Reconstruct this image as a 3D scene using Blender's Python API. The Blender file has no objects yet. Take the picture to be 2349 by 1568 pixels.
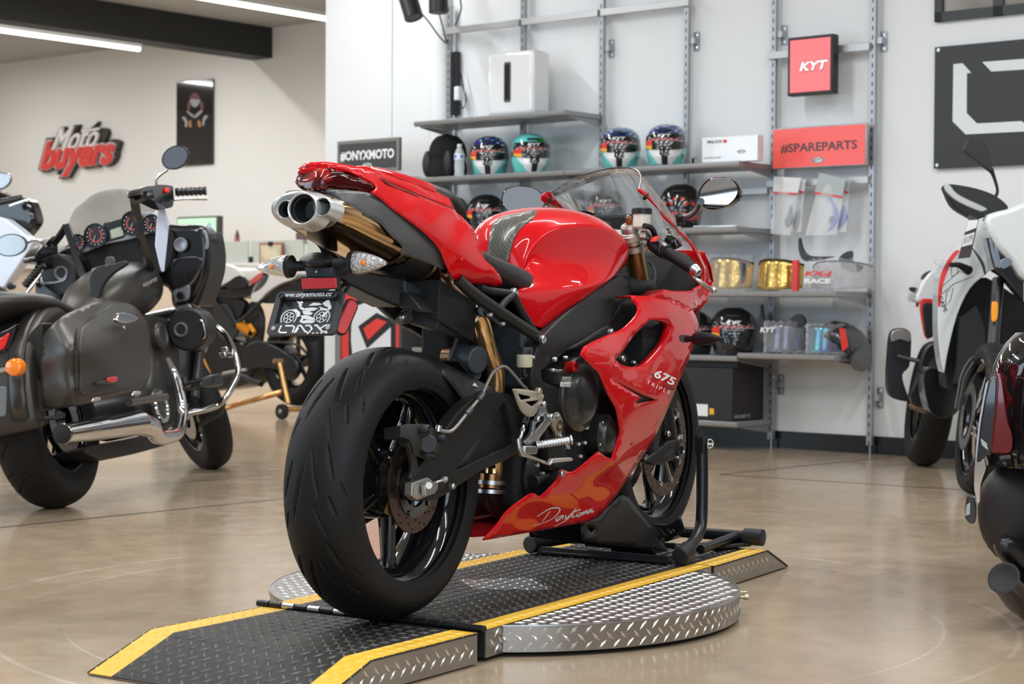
import bpy, math, random
import numpy as np
from mathutils import Vector
from mathutils.geometry import delaunay_2d_cdt
random.seed(7)
sc = bpy.context.scene
COL = sc.collection
PI = math.pi
# ---------------------------------------------------------------- camera (65 mm lens, 0.81 m above the floor)
CX, CY, FPX = 1174.5, 784.0, 4257.0
CAM = np.array([-4.1462, -2.4940, 0.80808])
_az, _pi, _ro = 0.538378, .0205097, .0059188
_fw = np.array([0, math.cos(_pi), -math.sin(_pi)]); _rt = np.array([1., 0, 0]); _up = np.cross(_rt, _fw)
_rt, _up = math.cos(_ro)*_rt+math.sin(_ro)*_up, -math.sin(_ro)*_rt+math.cos(_ro)*_up
_s, _c = math.sin(_az), math.cos(_az)
_M = np.array([[_s, _c, 0], [-_c, _s, 0], [0, 0, 1.]])
FW, RT, UP = _M@_fw, _M@_rt, _M@_up
cd = bpy.data.cameras.new('camera'); cam = bpy.data.objects.new('camera', cd); COL.objects.link(cam)
cd.sensor_width = 36; cd.lens = FPX/2349*36; cd.clip_end = 100
from mathutils import Matrix
cam.matrix_world = Matrix(((RT[0], UP[0], -FW[0], CAM[0]), (RT[1], UP[1], -FW[1], CAM[1]), (RT[2], UP[2], -FW[2], CAM[2]), (0, 0, 0, 1)))
cd.dof.use_dof = True; cd.dof.focus_distance = 4.75; cd.dof.aperture_fstop = 7.1
sc.camera = cam
sc.view_settings.view_transform = 'Standard'; sc.view_settings.look = 'None'; sc.view_settings.gamma = 1
sc.view_settings.exposure = 0.0
try: sc.view_settings.use_curve_mapping = False
except Exception: pass
sc.cycles.max_bounces = 8; sc.cycles.diffuse_bounces = 4; sc.cycles.glossy_bounces = 4; sc.cycles.transmission_bounces = 6
sc.cycles.transparent_max_bounces = 16; sc.cycles.caustics_reflective = False; sc.cycles.caustics_refractive = False
sc.cycles.sample_clamp_indirect = 6

# ---------------------------------------------------------------- image-to-place helpers
def proj(p):
    d = np.asarray(p, float)-CAM; k = d@FW
    return CX+FPX*(d@RT)/k, CY-FPX*(d@UP)/k
def ray(x, y): return FW+RT*(x-CX)/FPX-UP*(y-CY)/FPX
def onplane(x, y, n, d):
    r = ray(x, y); n = np.asarray(n, float); return CAM+r*((d-CAM@n)/(r@n))
class Fr:
    """a place frame: x forward, y left, z up; L/X/Z give the point seen at a pixel on that plane"""
    def __init__(s, o, yaw):
        s.o = np.array(o, float); s.yaw = yaw
        s.x = np.array([math.cos(yaw), math.sin(yaw), 0]); s.y = np.array([-math.sin(yaw), math.cos(yaw), 0]); s.z = np.array([0, 0, 1.])
    def w(s, x, y=None, z=None):
        if y is None: x, y, z = x
        return s.o+s.x*x+s.y*y+s.z*z
    def loc(s, p): d = np.asarray(p)-s.o; return np.array([d@s.x, d@s.y, d@s.z])
    def L(s, px, py, l): return onplane(px, py, s.y, s.o@s.y+l)
    def X(s, px, py, x): return onplane(px, py, s.x, s.o@s.x+x)
    def Z(s, px, py, z): return onplane(px, py, s.z, s.o@s.z+z)
WORLD = Fr((0, 0, 0), 0)
B = Fr((-.62, -.05, .0775), .027)             # the red bike: rear tyre contact, forward, left, up
W = Fr((5.283, -.8434, 0), -9.07*PI/180)        # the long wall: x into the wall

# ---------------------------------------------------------------- lights
def area(name, loc, rot, sx, sy, power, col=(1, 1, 1), spread=PI):
    l = bpy.data.lights.new(name, 'AREA'); l.shape = 'RECTANGLE'; l.size = sx; l.size_y = sy; l.energy = power; l.color = col; l.spread = spread
    o = bpy.data.objects.new(name, l); COL.objects.link(o); o.location = loc; o.rotation_euler = rot; return o
wd = bpy.data.worlds.new('world'); sc.world = wd; wd.use_nodes = True
wd.node_tree.nodes['Background'].inputs[0].default_value = (.80, .88, 1, 1); wd.node_tree.nodes['Background'].inputs[1].default_value = .38
CEIL = 3.73
TUBES = []   # (x, y) of LED tubes in W frame, filled in with the room
# ---------------------------------------------------------------- materials
def lin(h):
    if isinstance(h, str):
        h = [int(h[i:i+2], 16)/255 for i in (0, 2, 4)]
        h = [c/12.92 if c <= .04045 else ((c+.055)/1.055)**2.4 for c in h]
    return (*h[:3], 1)
MATS = {}
def mat(name, col, rough=.5, metal=0, coat=0, emis=0, trans=0, alpha=1, ior=1.5, spec=.5, bump=None, noise=None, crough=.03):
    if name in MATS: return MATS[name]
    m = bpy.data.materials.new(name); m.use_nodes = True; nt = m.node_tree; b = nt.nodes['Principled BSDF']
    I = b.inputs; I['Base Color'].default_value = lin(col); I['Roughness'].default_value = rough; I['Metallic'].default_value = metal
    I['Coat Weight'].default_value = coat; I['Coat IOR'].default_value = 1.42; I['Coat Roughness'].default_value = crough; I['Transmission Weight'].default_value = trans
    I['Alpha'].default_value = alpha; I['IOR'].default_value = ior; I['Specular IOR Level'].default_value = spec
    if emis: I['Emission Color'].default_value = lin(col); I['Emission Strength'].default_value = emis
    if bump:   # (scale, strength[, distance])
        tc = nt.nodes.new('ShaderNodeTexCoord'); n = nt.nodes.new('ShaderNodeTexNoise'); n.inputs['Scale'].default_value = bump[0]; n.inputs['Detail'].default_value = 3
        bp = nt.nodes.new('ShaderNodeBump'); bp.inputs['Strength'].default_value = bump[1]; bp.inputs['Distance'].default_value = bump[2] if len(bump) > 2 else .002
        nt.links.new(tc.outputs['Object'], n.inputs['Vector']); nt.links.new(n.outputs['Fac'], bp.inputs['Height']); nt.links.new(bp.outputs['Normal'], I['Normal'])
    if noise:  # (scale, colour2, low, high)
        tc = nt.nodes.new('ShaderNodeTexCoord'); n = nt.nodes.new('ShaderNodeTexNoise'); n.inputs['Scale'].default_value = noise[0]; n.inputs['Detail'].default_value = 6; n.inputs['Roughness'].default_value = .62
        r = nt.nodes.new('ShaderNodeValToRGB'); r.color_ramp.elements[0].color = lin(col); r.color_ramp.elements[1].color = lin(noise[1])
        r.color_ramp.elements[0].position = noise[2]; r.color_ramp.elements[1].position = noise[3]
        nt.links.new(tc.outputs['Object'], n.inputs['Vector']); nt.links.new(n.outputs['Fac'], r.inputs['Fac']); nt.links.new(r.outputs['Color'], I['Base Color'])
    MATS[name] = m; return m
class NT:
    """tiny node maths helper"""
    def __init__(s, m): s.t = m.node_tree; s.b = s.t.nodes['Principled BSDF']
    def n(s, typ, **k):
        o = s.t.nodes.new(typ)
        for a, v in k.items(): setattr(o, a, v)
        return o
    def _in(s, sock, v):
        if isinstance(v, (int, float)): sock.default_value = v
        else: s.t.links.new(v, sock)
    def m(s, op, a, b=0, c=0):
        o = s.n('ShaderNodeMath', operation=op); s._in(o.inputs[0], a); s._in(o.inputs[1], b)
        if op in ('MULTIPLY_ADD', 'COMPARE'): s._in(o.inputs[2], c)
        return o.outputs[0]
    def xyz(s, kind='Object'):
        tc = s.n('ShaderNodeTexCoord'); sp = s.n('ShaderNodeSeparateXYZ'); s.t.links.new(tc.outputs[kind], sp.inputs[0]); return sp.outputs[0], sp.outputs[1], sp.outputs[2]
    def bump(s, h, strength, dist):
        b = s.n('ShaderNodeBump'); b.inputs['Strength'].default_value = strength; b.inputs['Distance'].default_value = dist
        s.t.links.new(h, b.inputs['Height']); s.t.links.new(b.outputs[0], s.b.inputs['Normal'])

def plate(name, col, rough, metal, wear=None, spec=.5):
    return mat(name, col, rough, metal, spec=spec, noise=wear)
def tread(mb, W_, test, box, cell=.0255, h=.0022, mi=1):
    """raised lozenges, alternately turned by a right angle; W_(u, v, height) -> point"""
    u0, u1, v0, v1 = box; c = cell; k = 1/math.sqrt(2); mb.mi = mi; Lz, wz = .0275, .0082
    R_ = int(max(u1-u0, v1-v0)/c*1.5)+2; cu, cv = (u0+u1)/2, (v0+v1)/2
    for i in range(-R_, R_):
        for j in range(-R_, R_):
            u, v = cu+(i-j)*c*k, cv+(i+j)*c*k
            if not (u0 < u < u1 and v0 < v < v1) or not test(u, v): continue
            s = 1 if (i+j) % 2 else -1; du, dv = k, k*s
            q = lambda a, b, z: W_(u+du*a-dv*b, v+dv*a+du*b, z)
            mb.add([q(-Lz/2, 0, 0), q(Lz/2, 0, 0), q(0, wz/2, 0), q(0, -wz/2, 0), q(-Lz*.18, 0, h), q(Lz*.18, 0, h)], [(2, 4, 0), (2, 5, 4), (2, 1, 5), (3, 0, 4), (3, 4, 5), (3, 5, 1)])
    mb.mi = 0; return mb
# ---------------------------------------------------------------- geometry
def V3(*a): return np.array(a, float)
def unit(v): v = np.asarray(v, float); return v/(np.linalg.norm(v)+1e-12)
def crom(P, n=8, closed=False):
    P = [np.asarray(p, float) for p in P]
    if len(P) < 3: return P
    out = []; N = len(P)
    for i in range(N if closed else N-1):
        p1, p2 = P[i], P[(i+1) % N]
        p0 = P[i-1] if (i > 0 or closed) else 2*p1-p2
        p3 = P[(i+2) % N] if (i+2 < N or closed) else 2*p2-p1
        for k in range(n):
            t = k/n
            out.append(.5*((2*p1)+(-p0+p2)*t+(2*p0-5*p1+4*p2-p3)*t*t+(-p0+3*p1-3*p2+p3)*t**3))
    if not closed: out.append(P[-1])
    return out
def smooth(P, n=6, closed=True):
    """Catmull-Rom through 2D points; a point given as (x, y, 1) is a sharp corner"""
    N = len(P); S = [len(p) > 2 for p in P]; P = [np.array(p[:2], float) for p in P]
    if not any(S): return crom(P, n, closed)
    out = []; ks = [i for i in range(N) if S[i]]
    segs = [(ks[i], ks[(i+1) % len(ks)]) for i in range(len(ks))] if closed else []
    for a, b in segs:
        run = [P[(a+j) % N] for j in range(((b-a-1) % N)+2)]
        out += list(crom(run, n))[:-1] if len(run) > 2 else [run[0]]
    return out
class MB:
    def __init__(s): s.v = []; s.f = []; s.m = []; s.mi = 0
    def add(s, v, f):
        o = len(s.v); s.v += [tuple(map(float, p)) for p in v]; s.f += [tuple(i+o for i in q) for q in f]; s.m += [s.mi]*len(f); return s
    def box(s, F, c, d, rz=0, ry=0):
        """box centred at frame point c with size d"""
        hx, hy, hz = [q/2 for q in d]; v = []
        for x in (-hx, hx):
            for y in (-hy, hy):
                for z in (-hz, hz):
                    X, Z = x*math.cos(ry)+z*math.sin(ry), -x*math.sin(ry)+z*math.cos(ry)
                    X, Y = X*math.cos(rz)-y*math.sin(rz), X*math.sin(rz)+y*math.cos(rz)
                    v.append(F.w(c[0]+X, c[1]+Y, c[2]+Z))
        return s.add(v, [(0, 1, 3, 2), (4, 6, 7, 5), (0, 4, 5, 1), (2, 3, 7, 6), (0, 2, 6, 4), (1, 5, 7, 3)])
    def prism(s, P, d):
        """planar polygon P (3D) pushed along vector d"""
        n = len(P); P = [np.asarray(p, float) for p in P]; d = np.asarray(d, float); nn = sum((np.cross(P[i]-P[0], P[(i+1) % n]-P[0]) for i in range(1, n-1)), np.zeros(3))
        if nn@d > 0: P = P[::-1]
        v = P+[p+d for p in P]
        return s.add(v, [tuple(range(n)), tuple(range(2*n-1, n-1, -1))]+[(i, i+n, (i+1) % n+n, (i+1) % n) for i in range(n)])
    def hull8(s, a, b):
        """two quads (4 points each) joined"""
        return s.add(list(a)+list(b), [(0, 1, 2, 3), (7, 6, 5, 4)]+[(i, i+4, (i+1) % 4+4, (i+1) % 4) for i in range(4)])
    def cyl(s, a, b, r, r2=None, n=20, caps=True):
        a, b = np.asarray(a, float), np.asarray(b, float); r2 = r if r2 is None else r2; ax = unit(b-a)
        u = unit(np.cross(ax, (0, 0, 1) if abs(ax[2]) < .9 else (1, 0, 0))); w = np.cross(ax, u)
        v = [a+(u*math.cos(t)+w*math.sin(t))*r for t in [2*PI*i/n for i in range(n)]]+[b+(u*math.cos(t)+w*math.sin(t))*r2 for t in [2*PI*i/n for i in range(n)]]
        f = [(i, (i+1) % n, (i+1) % n+n, i+n) for i in range(n)]
        if caps: f += [tuple(range(n-1, -1, -1)), tuple(range(n, 2*n))]
        return s.add(v, f)
    def lathe(s, o, ax, prof, n=48, ref=None, sx=1, sy=1, a0=0, a1=2*PI, close=False):
        """profile of (r, h) turned round axis; sx/sy squash"""
        ax = unit(ax); o = np.asarray(o, float); ref = np.asarray(ref if ref is not None else ((0, 0, 1) if abs(ax[2]) < .9 else (1, 0, 0)), float)
        u = unit(ref-ax*(ref@ax)); w = np.cross(ax, u); full = abs(a1-a0-2*PI) < 1e-6; m = n if full else n+1; v = []; f = []
        for r, h in prof:
            for i in range(m):
                t = a0+(a1-a0)*i/n; v.append(o+ax*h+(u*math.cos(t)*sx+w*math.sin(t)*sy)*r)
        K = len(prof); KK = K if close else K-1
        for j in range(KK):
            for i in range(n): a, b, j2 = i, (i+1) % m, (j+1) % K; f.append((j*m+a, j*m+b, j2*m+b, j2*m+a))
        return s.add(v, f)
    def tube(s, P, r, n=12, sm=0, caps=True, closed=False):
        P = [np.asarray(p, float) for p in P]; R = list(r) if hasattr(r, '__len__') else [r]*len(P)
        if sm:
            Q = crom([np.append(p, q) for p, q in zip(P, R)], sm, closed); P = [q[:3] for q in Q]; R = [q[3] for q in Q]
        v = []; u = None; N = len(P)
        for i in range(N):
            t = unit(P[(i+1) % N]-P[i-1]) if (closed or 0 < i < N-1) else unit(P[min(i+1, N-1)]-P[max(i-1, 0)])
            if u is None: u = np.cross(t, (0, 0, 1) if abs(t[2]) < .9 else (1, 0, 0))
            u = unit(u-t*(u@t)); w = np.cross(t, u)
            v += [P[i]+(u*math.cos(a)+w*math.sin(a))*R[i] for a in [2*PI*k/n for k in range(n)]]
        f = [(j*n+i, j*n+(i+1) % n, ((j+1) % N)*n+(i+1) % n, ((j+1) % N)*n+i) for j in range(N if closed else N-1) for i in range(n)]
        if caps and not closed: f += [tuple(range(n-1, -1, -1)), tuple(range((N-1)*n, N*n))]
        return s.add(v, f)
    def ball(s, c, r, n=20, m=12, F=WORLD):
        r = r if hasattr(r, '__len__') else (r, r, r); c = np.asarray(c, float); v = []; f = []
        for j in range(m+1):
            p = PI*j/m
            for i in range(n):
                t = 2*PI*i/n; v.append(c+F.x*r[0]*math.sin(p)*math.cos(t)+F.y*r[1]*math.sin(p)*math.sin(t)+F.z*r[2]*math.cos(p))
        for j in range(m):
            for i in range(n): f.append((j*n+i, (j+1)*n+i, (j+1)*n+(i+1) % n, j*n+(i+1) % n))
        return s.add(v, f)
    def grid(s, rows, cu=False, cv=False):
        a, b = len(rows), len(rows[0]); f = []
        for i in range(a if cu else a-1):
            for j in range(b if cv else b-1):
                i2, j2 = (i+1) % a, (j+1) % b; f.append((i*b+j, i*b+j2, i2*b+j2, i2*b+j))
        return s.add([p for r in rows for p in r], f)
    def loft(s, rings, caps=True):
        """closed rings of equal count, capped"""
        b = len(rings[0]); s.grid(rings, cv=True); o = len(s.v)-len(rings)*b
        if caps: s.f += [tuple(o+i for i in range(b-1, -1, -1)), tuple(o+(len(rings)-1)*b+i for i in range(b))]; s.m += [s.mi]*2
        return s
def mirror(mb, F, both=False):
    """reflect across the frame's middle plane"""
    v = []
    for p in mb.v: l = (np.array(p)-F.o)@F.y; v.append(tuple(np.array(p)-2*l*F.y))
    o = MB(); o.v = v; o.f = [tuple(q[::-1]) for q in mb.f]; o.m = list(mb.m)
    if both: o.add(mb.v, mb.f)
    return o
def root_of(o):
    while o.parent: o = o.parent
    return o
def mk(name, mb, m, parent=None, bevel=0, seg=2, sub=0, solid=0, flat=False, ang=35, label=None, off=-1, weld=0):
    me = bpy.data.meshes.new(name); vs = np.array(mb.v, float).reshape(-1, 3)
    if parent is not None:
        r = root_of(parent); Mi = np.array(r.matrix_basis.inverted()); vs = vs@Mi[:3, :3].T+Mi[:3, 3]
    me.from_pydata(vs.tolist(), [], mb.f); me.update()
    for q in (m if isinstance(m, (list, tuple)) else [m]): me.materials.append(q)
    if isinstance(m, (list, tuple)): me.polygons.foreach_set('material_index', mb.m)
    if weld:
        import bmesh
        bm = bmesh.new(); bm.from_mesh(me); bmesh.ops.remove_doubles(bm, verts=bm.verts, dist=weld); bmesh.ops.recalc_face_normals(bm, faces=bm.faces); bm.to_mesh(me); bm.free()
    if not flat:
        me.polygons.foreach_set('use_smooth', [True]*len(me.polygons))
        if ang < 180: me.set_sharp_from_angle(angle=math.radians(ang))
    o = bpy.data.objects.new(name, me); COL.objects.link(o)
    if parent is not None: o.parent = parent
    if solid: q = o.modifiers.new('s', 'SOLIDIFY'); q.thickness = solid; q.offset = off
    if bevel: q = o.modifiers.new('b', 'BEVEL'); q.width = bevel; q.segments = seg; q.limit_method = 'ANGLE'; q.angle_limit = math.radians(40)
    if sub: q = o.modifiers.new('u', 'SUBSURF'); q.levels = sub; q.render_levels = sub
    if label: o['label'] = label
    return o
def tag(o, label=None, cat=None, group=None, kind=None):
    for k, v in (('label', label), ('category', cat), ('group', group), ('kind', kind)):
        if v: o[k] = v
    return o
def thing(name, label, cat, loc=(0, 0, 0), rz=0, group=None):
    o = bpy.data.objects.new(name, None); COL.objects.link(o); o.location = loc; o.rotation_euler = (0, 0, rz); o.empty_display_size = .1
    bpy.context.view_layer.update() if False else None
    o.matrix_basis = Matrix.LocRotScale(Vector(loc), Matrix.Rotation(rz, 3, 'Z'), None)
    return tag(o, label, cat, group)
def struct(name, mb, m, **k): return tag(mk(name, mb, m, **k), kind='structure')
def dup(o, parent=None):
    c = o.copy(); COL.objects.link(c)
    if parent is not None: c.parent = parent
    for ch in o.children: dup(ch, c)
    return c
_fonts = {}
def text_polys(s, size=1, shear=0, bold=0, spacing=1, ex=0):
    """flat mesh of a text: (verts Nx2, faces), width"""
    cu = bpy.data.curves.new('t', 'FONT'); cu.body = s; cu.size = size; cu.shear = shear; cu.offset = bold; cu.space_character = spacing; cu.resolution_u = 3; cu.extrude = ex
    o = bpy.data.objects.new('t', cu); COL.objects.link(o); dg = bpy.context.evaluated_depsgraph_get(); me = bpy.data.meshes.new_from_object(o.evaluated_get(dg))
    v = [tuple(p.co) for p in me.vertices]; f = [tuple(p.vertices) for p in me.polygons]
    bpy.data.objects.remove(o); bpy.data.curves.remove(cu); bpy.data.meshes.remove(me); return v, f
def text_on(mb, s, o, u, v, h=None, w=None, n=None, **k):
    """lay text in the box o + a*u + b*v (u, v full vectors), thickness n"""
    vs, f = text_polys(s, ex=.5 if n is not None else 0, **k); A = np.array(vs); lo, hi = A.min(0), A.max(0)
    o, u, v = map(np.asarray, (o, u, v)); nn = np.asarray(n) if n is not None else np.zeros(3)
    mb.add([o+u*((p[0]-lo[0])/(hi[0]-lo[0]))+v*((p[1]-lo[1])/(hi[1]-lo[1]))+nn*(p[2]+.5 if n is not None else 0) for p in A], f); return mb
class Depth:
    """smooth depth map over the picture through control points: ('l' side plane, 'x' cross plane, 'z' level)"""
    def __init__(s, F, C, deg=None):
        P = []; D = []
        for px, py, k, val in C:
            q = {'l': F.L, 'x': F.X, 'z': F.Z}[k](px, py, val); P.append((px/100, py/100)); D.append((q-CAM)@FW)
        s.P = np.array(P); n = len(P); s.n = n
        K = s._k(s.P, s.P)+np.eye(n)*1e-4; Q = np.c_[np.ones(n), s.P]; A = np.zeros((n+3, n+3)); A[:n, :n] = K; A[:n, n:] = Q; A[n:, :n] = Q.T
        s.c = np.linalg.lstsq(A, np.r_[D, 0, 0, 0], rcond=None)[0]
    def _k(s, a, b):
        r = ((a[:, None]-b[None])**2).sum(-1); return .5*r*np.log(r+1e-12)
    def __call__(s, px, py, off=0):
        p = np.array([[px/100, py/100]]); d = s._k(p, s.P)@s.c[:s.n]+s.c[s.n]+p@s.c[s.n+1:]
        return CAM+ray(px, py)*(float(d[0])+off)
def panel(D, outline, holes=(), step=9, sm=5, off=0, crease=()):
    """skin whose outline is traced in the picture and whose every point has its own distance D"""
    outl = smooth(outline, sm); V = [Vector(p) for p in outl]; E = [(i, (i+1) % len(outl)) for i in range(len(outl))]
    hs = []
    for h in holes:
        q = smooth(h, sm); hs.append(q); b = len(V); V += [Vector(p) for p in q]; E += [(b+i, b+(i+1) % len(q)) for i in range(len(q))]
    def inside(p, poly):
        c = False; n = len(poly); x, y = p
        for i in range(n):
            a, b = poly[i], poly[i-1]
            if (a[1] > y) != (b[1] > y) and x < (b[0]-a[0])*(y-a[1])/(b[1]-a[1])+a[0]: c = not c
        return c
    A = np.array([list(p)[:2] for p in V]); lo, hi = A.min(0), A.max(0); Ed = np.array([[V[a], V[b]] for a, b in E])[:, :, :2]
    for c in crease:
        q = crom([np.array(t, float) for t in c], 5); b = len(V); V += [Vector(p) for p in q]; E += [(b+i, b+i+1) for i in range(len(q)-1)]
    j = 0; y = lo[1]+step/2
    pts = []
    while y < hi[1]:
        x = lo[0]+(step/2 if j % 2 else step)
        while x < hi[0]:
            if inside((x, y), outl) and not any(inside((x, y), h) for h in hs):
                a, b = Ed[:, 0], Ed[:, 1]; ab = b-a; t = np.clip((((x, y)-a)*ab).sum(1)/((ab**2).sum(1)+1e-9), 0, 1); dd = ((a+ab*t[:, None]-(x, y))**2).sum(1).min()
                if dd > (step*.45)**2: pts.append(Vector((x, y)))
            x += step
        y += step*.87; j += 1
    vv, ee, ff, _, _, _ = delaunay_2d_cdt(V+pts, E, [], 0, 1e-5)
    F = []
    for f in ff:
        c = sum((vv[i] for i in f), Vector((0, 0)))/len(f)
        if inside(c, outl) and not any(inside(c, h) for h in hs): F.append(tuple(f))
    # face towards the camera
    mb = MB(); P3 = [D(p[0], p[1], off) for p in vv]; F2 = []
    for f in F:
        a, b, c = (P3[i] for i in f[:3]); F2.append(f if np.cross(b-a, c-a)@(a-CAM) < 0 else f[::-1])
    used = sorted({i for f in F2 for i in f}); mp = {k: i for i, k in enumerate(used)}
    return mb.add([P3[i] for i in used], [tuple(mp[i] for i in f) for f in F2])
def decal_text(mb, D, s, p0, pu, pv, off=-.003, **k):
    """letters laid on a skin: box corner p0, baseline end pu, top-left pv (pixels)"""
    vs, f = text_polys(s, **k); A = np.array(vs); lo, hi = A.min(0), A.max(0); p0, pu, pv = map(np.array, (p0, pu, pv))
    q = []
    for p in A:
        a, b = (p[0]-lo[0])/(hi[0]-lo[0]), (p[1]-lo[1])/(hi[1]-lo[1]); t = p0+(pu-p0)*a+(pv-p0)*b; q.append(D(t[0], t[1], off))
    mb.add(q, f); return mb
def decal_poly(mb, D, poly, off=-.003, sm=0, step=12):
    q = panel(D, [p if len(p) > 2 or sm else (*p, 1) for p in poly], off=off, step=step, sm=max(sm, 1)); mb.add(q.v, q.f); return mb
# ---------------------------------------------------------------- shared materials
wall_m = mat('wall_paint', (.80, .81, .81), .6, bump=(90, .12, .001))
lwall_m = mat('cream_paint', (.80, .775, .73), .6, bump=(90, .12, .001))
ceil_m = mat('ceiling_paint', (.42, .41, .39), .7)
black_m = mat('black_paint', (.012, .012, .012), .45)
alu = mat('silver_extrusion', (.42, .43, .45), .38, .85)
shelf_m = mat('grey_shelf', (.30, .30, .31), .42, .35)
slot_m = mat('slot_shadow', (.01, .01, .01), .9)
# polished brown concrete
fl_m = mat('polished_concrete', (.27, .195, .135), .16, coat=.0, spec=.38)
N = NT(fl_m); tc = N.n('ShaderNodeTexCoord')
n1 = N.n('ShaderNodeTexNoise'); n1.inputs['Scale'].default_value = .9; n1.inputs['Detail'].default_value = 9; n1.inputs['Roughness'].default_value = .62; n1.inputs['Distortion'].default_value = .8
n2 = N.n('ShaderNodeTexNoise'); n2.inputs['Scale'].default_value = 7; n2.inputs['Detail'].default_value = 8; n2.inputs['Roughness'].default_value = .7
for q in (n1, n2): N.t.links.new(tc.outputs['Object'], q.inputs['Vector'])
r1 = N.n('ShaderNodeValToRGB'); e = r1.color_ramp.elements; e[0].position = .3; e[0].color = (.28, .205, .135, 1); e[1].position = .72; e[1].color = (.52, .41, .29, 1); k = e.new(.52); k.color = (.385, .295, .20, 1)
N.t.links.new(N.m('ADD', N.m('MULTIPLY', n1.outputs['Fac'], .72), N.m('MULTIPLY', n2.outputs['Fac'], .28)), r1.inputs[0])
X_, Y_, Z_ = N.xyz(); rad_ = N.m('SQRT', N.m('ADD', N.m('POWER', X_, 2), N.m('POWER', Y_, 2)))
def band(r0, w): return N.m('MAXIMUM', N.m('SUBTRACT', 1, N.m('DIVIDE', N.m('ABSOLUTE', N.m('SUBTRACT', rad_, r0)), w)), 0)
mk_ = N.m('MULTIPLY', N.m('MAXIMUM', N.m('MULTIPLY', N.m('SUBTRACT', n1.outputs['Fac'], .46), 5), 0), N.m('ADD', band(1.30, .012), N.m('ADD', band(1.12, .006), band(1.45, .02))))
mxf = N.n('ShaderNodeMix', data_type='RGBA'); N.t.links.new(N.m('MINIMUM', N.m('MULTIPLY', mk_, .8), .5), mxf.inputs[0]); N.t.links.new(r1.outputs[0], mxf.inputs[6]); mxf.inputs[7].default_value = (.62, .56, .50, 1); N.t.links.new(mxf.outputs[2], N.b.inputs['Base Color'])
N.t.links.new(N.m('ADD', N.m('MULTIPLY', n2.outputs['Fac'], .22), .06), N.b.inputs['Roughness'])
# ---------------------------------------------------------------- shell
XB, YL, YR, XL = -9.0, 19.0, -7.0, 4.5         # camera-side wall, left end, right end, far wall on the left
mb = MB(); mb.box(W, ((XB+XL)/2, (YL+YR)/2, -.05), (XL-XB+.6, YL-YR+.6, .1)); struct('floor', mb, fl_m)
mb = MB(); mb.box(W, ((XB+XL)/2, (YL+YR)/2, CEIL+.05), (XL-XB+.6, YL-YR+.6, .1)); struct('ceiling', mb, ceil_m)
mb = MB(); mb.box(W, (2.25, (6.137+YR)/2, CEIL/2), (4.5, 6.137-YR, CEIL)); struct('wall_display', mb, wall_m)
mb = MB(); mb.box(W, (-.008, (6.137+5.509)/2, CEIL/2), (.016, 6.137-5.509, CEIL)); struct('trim_1', mb, wall_m)
mb = MB(); mb.cyl(W.w(.0, 5.06, 0), W.w(.0, 5.06, CEIL), .085, n=32); struct('trim_2', mb, wall_m)
mb = MB(); mb.box(W, (XL+.1, (YL+6.2)/2, CEIL/2), (.2, YL-6.0, CEIL)); struct('wall_far', mb, lwall_m)
mb = MB(); mb.box(W, ((XB+XL)/2, YL+.1, CEIL/2), (XL-XB, .2, CEIL)); struct('wall_left', mb, lwall_m)
mb = MB(); mb.box(W, (XB/2, YR-.1, CEIL/2), (-XB, .2, CEIL)); struct('wall_right', mb, mat('charcoal_paint', (.045, .045, .047), .6))
mb = MB(); mb.box(W, (XB-.1, (YL+YR)/2, .15), (.2, YL-YR, .3)); mb.box(W, (XB-.1, (YL+YR)/2, (3.1+CEIL)/2), (.2, YL-YR, CEIL-3.1))
y = YR
while y < YL+.01:
    mb.box(W, (XB-.1, y, 1.7), (.2, .35, 2.8)); y += 5.2
struct('wall_front', mb, mat('grey_paint', (.32, .32, .32), .6))
mb = MB(); y = YR
while y < YL:
    for k in (1, 2): mb.box(W, (XB-.06, y+k*5.2/3, 1.7), (.08, .06, 2.8))
    mb.box(W, (XB-.06, y+2.6, .33), (.08, 4.9, .06)); mb.box(W, (XB-.06, y+2.6, 3.07), (.08, 4.9, .06)); y += 5.2
struct('window_1', mb, black_m)
y = YR; k = 0
while y < YL-1:
    if k > 2: break
    if k == 1: y += 5.2; k += 1; continue
    o = W.w(XB+.03, y+2.6, 1.7); area('daylight', tuple(o), (PI/2, 0, W.yaw-PI/2), 4.8, 2.7, 130, (.66, .84, 1)); y += 5.2; k += 1
# black skirting along the display wall
mb = MB(); mb.box(W, (-.006, (6.137+YR)/2, .0485), (.012, 6.137-YR, .097)); struct('baseboard_right', mb, mat('black_skirting', (.010, .011, .012), .25))
# black beam under the ceiling on the left
bz = W.X(625, 133, XL)[2]; by0 = W.loc(W.X(625, 100, XL))[1]
mb = MB(); mb.box(W, ((XB+XL)/2, by0+.16, (bz+CEIL)/2), (XL-XB, .32, CEIL-bz)); struct('trim_3', mb, mat('black_steel', (.016, .016, .016), .6))
# white sheet of the window high on the right, black frame
wq = MB(); wz = 2.318
wp = thing('window_2', None, None); wp['kind'] = 'structure'
def wbox(mb, x0, x1, y0, y1, z0, z1): return mb.box(W, ((x0+x1)/2, (y0+y1)/2, (z0+z1)/2), (abs(x1-x0), abs(y1-y0), abs(z1-z0)))
wbox(wq, -.03, .0, .05, 1.519, wz, wz+.05); wbox(wq, -.03, 0, 1.474, 1.519, wz, wz+.75); wbox(wq, -.03, 0, .05, .095, wz, wz+.75); wbox(wq, -.03, 0, .05, 1.519, wz+.7, wz+.75); wbox(wq, -.03, 0, 1.13, 1.185, wz, wz+.75)
mk('window_frame', wq, mat('dark_frame', (.012, .014, .012), .4), wp)
wq = MB(); wbox(wq, -.012, -.004, .08, 1.5, wz+.03, wz+.72); mk('window_pane', wq, mat('grey_pane', (.34, .31, .27), .12, noise=(1.5, (.20, .19, .17), .35, .7)), wp)
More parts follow.
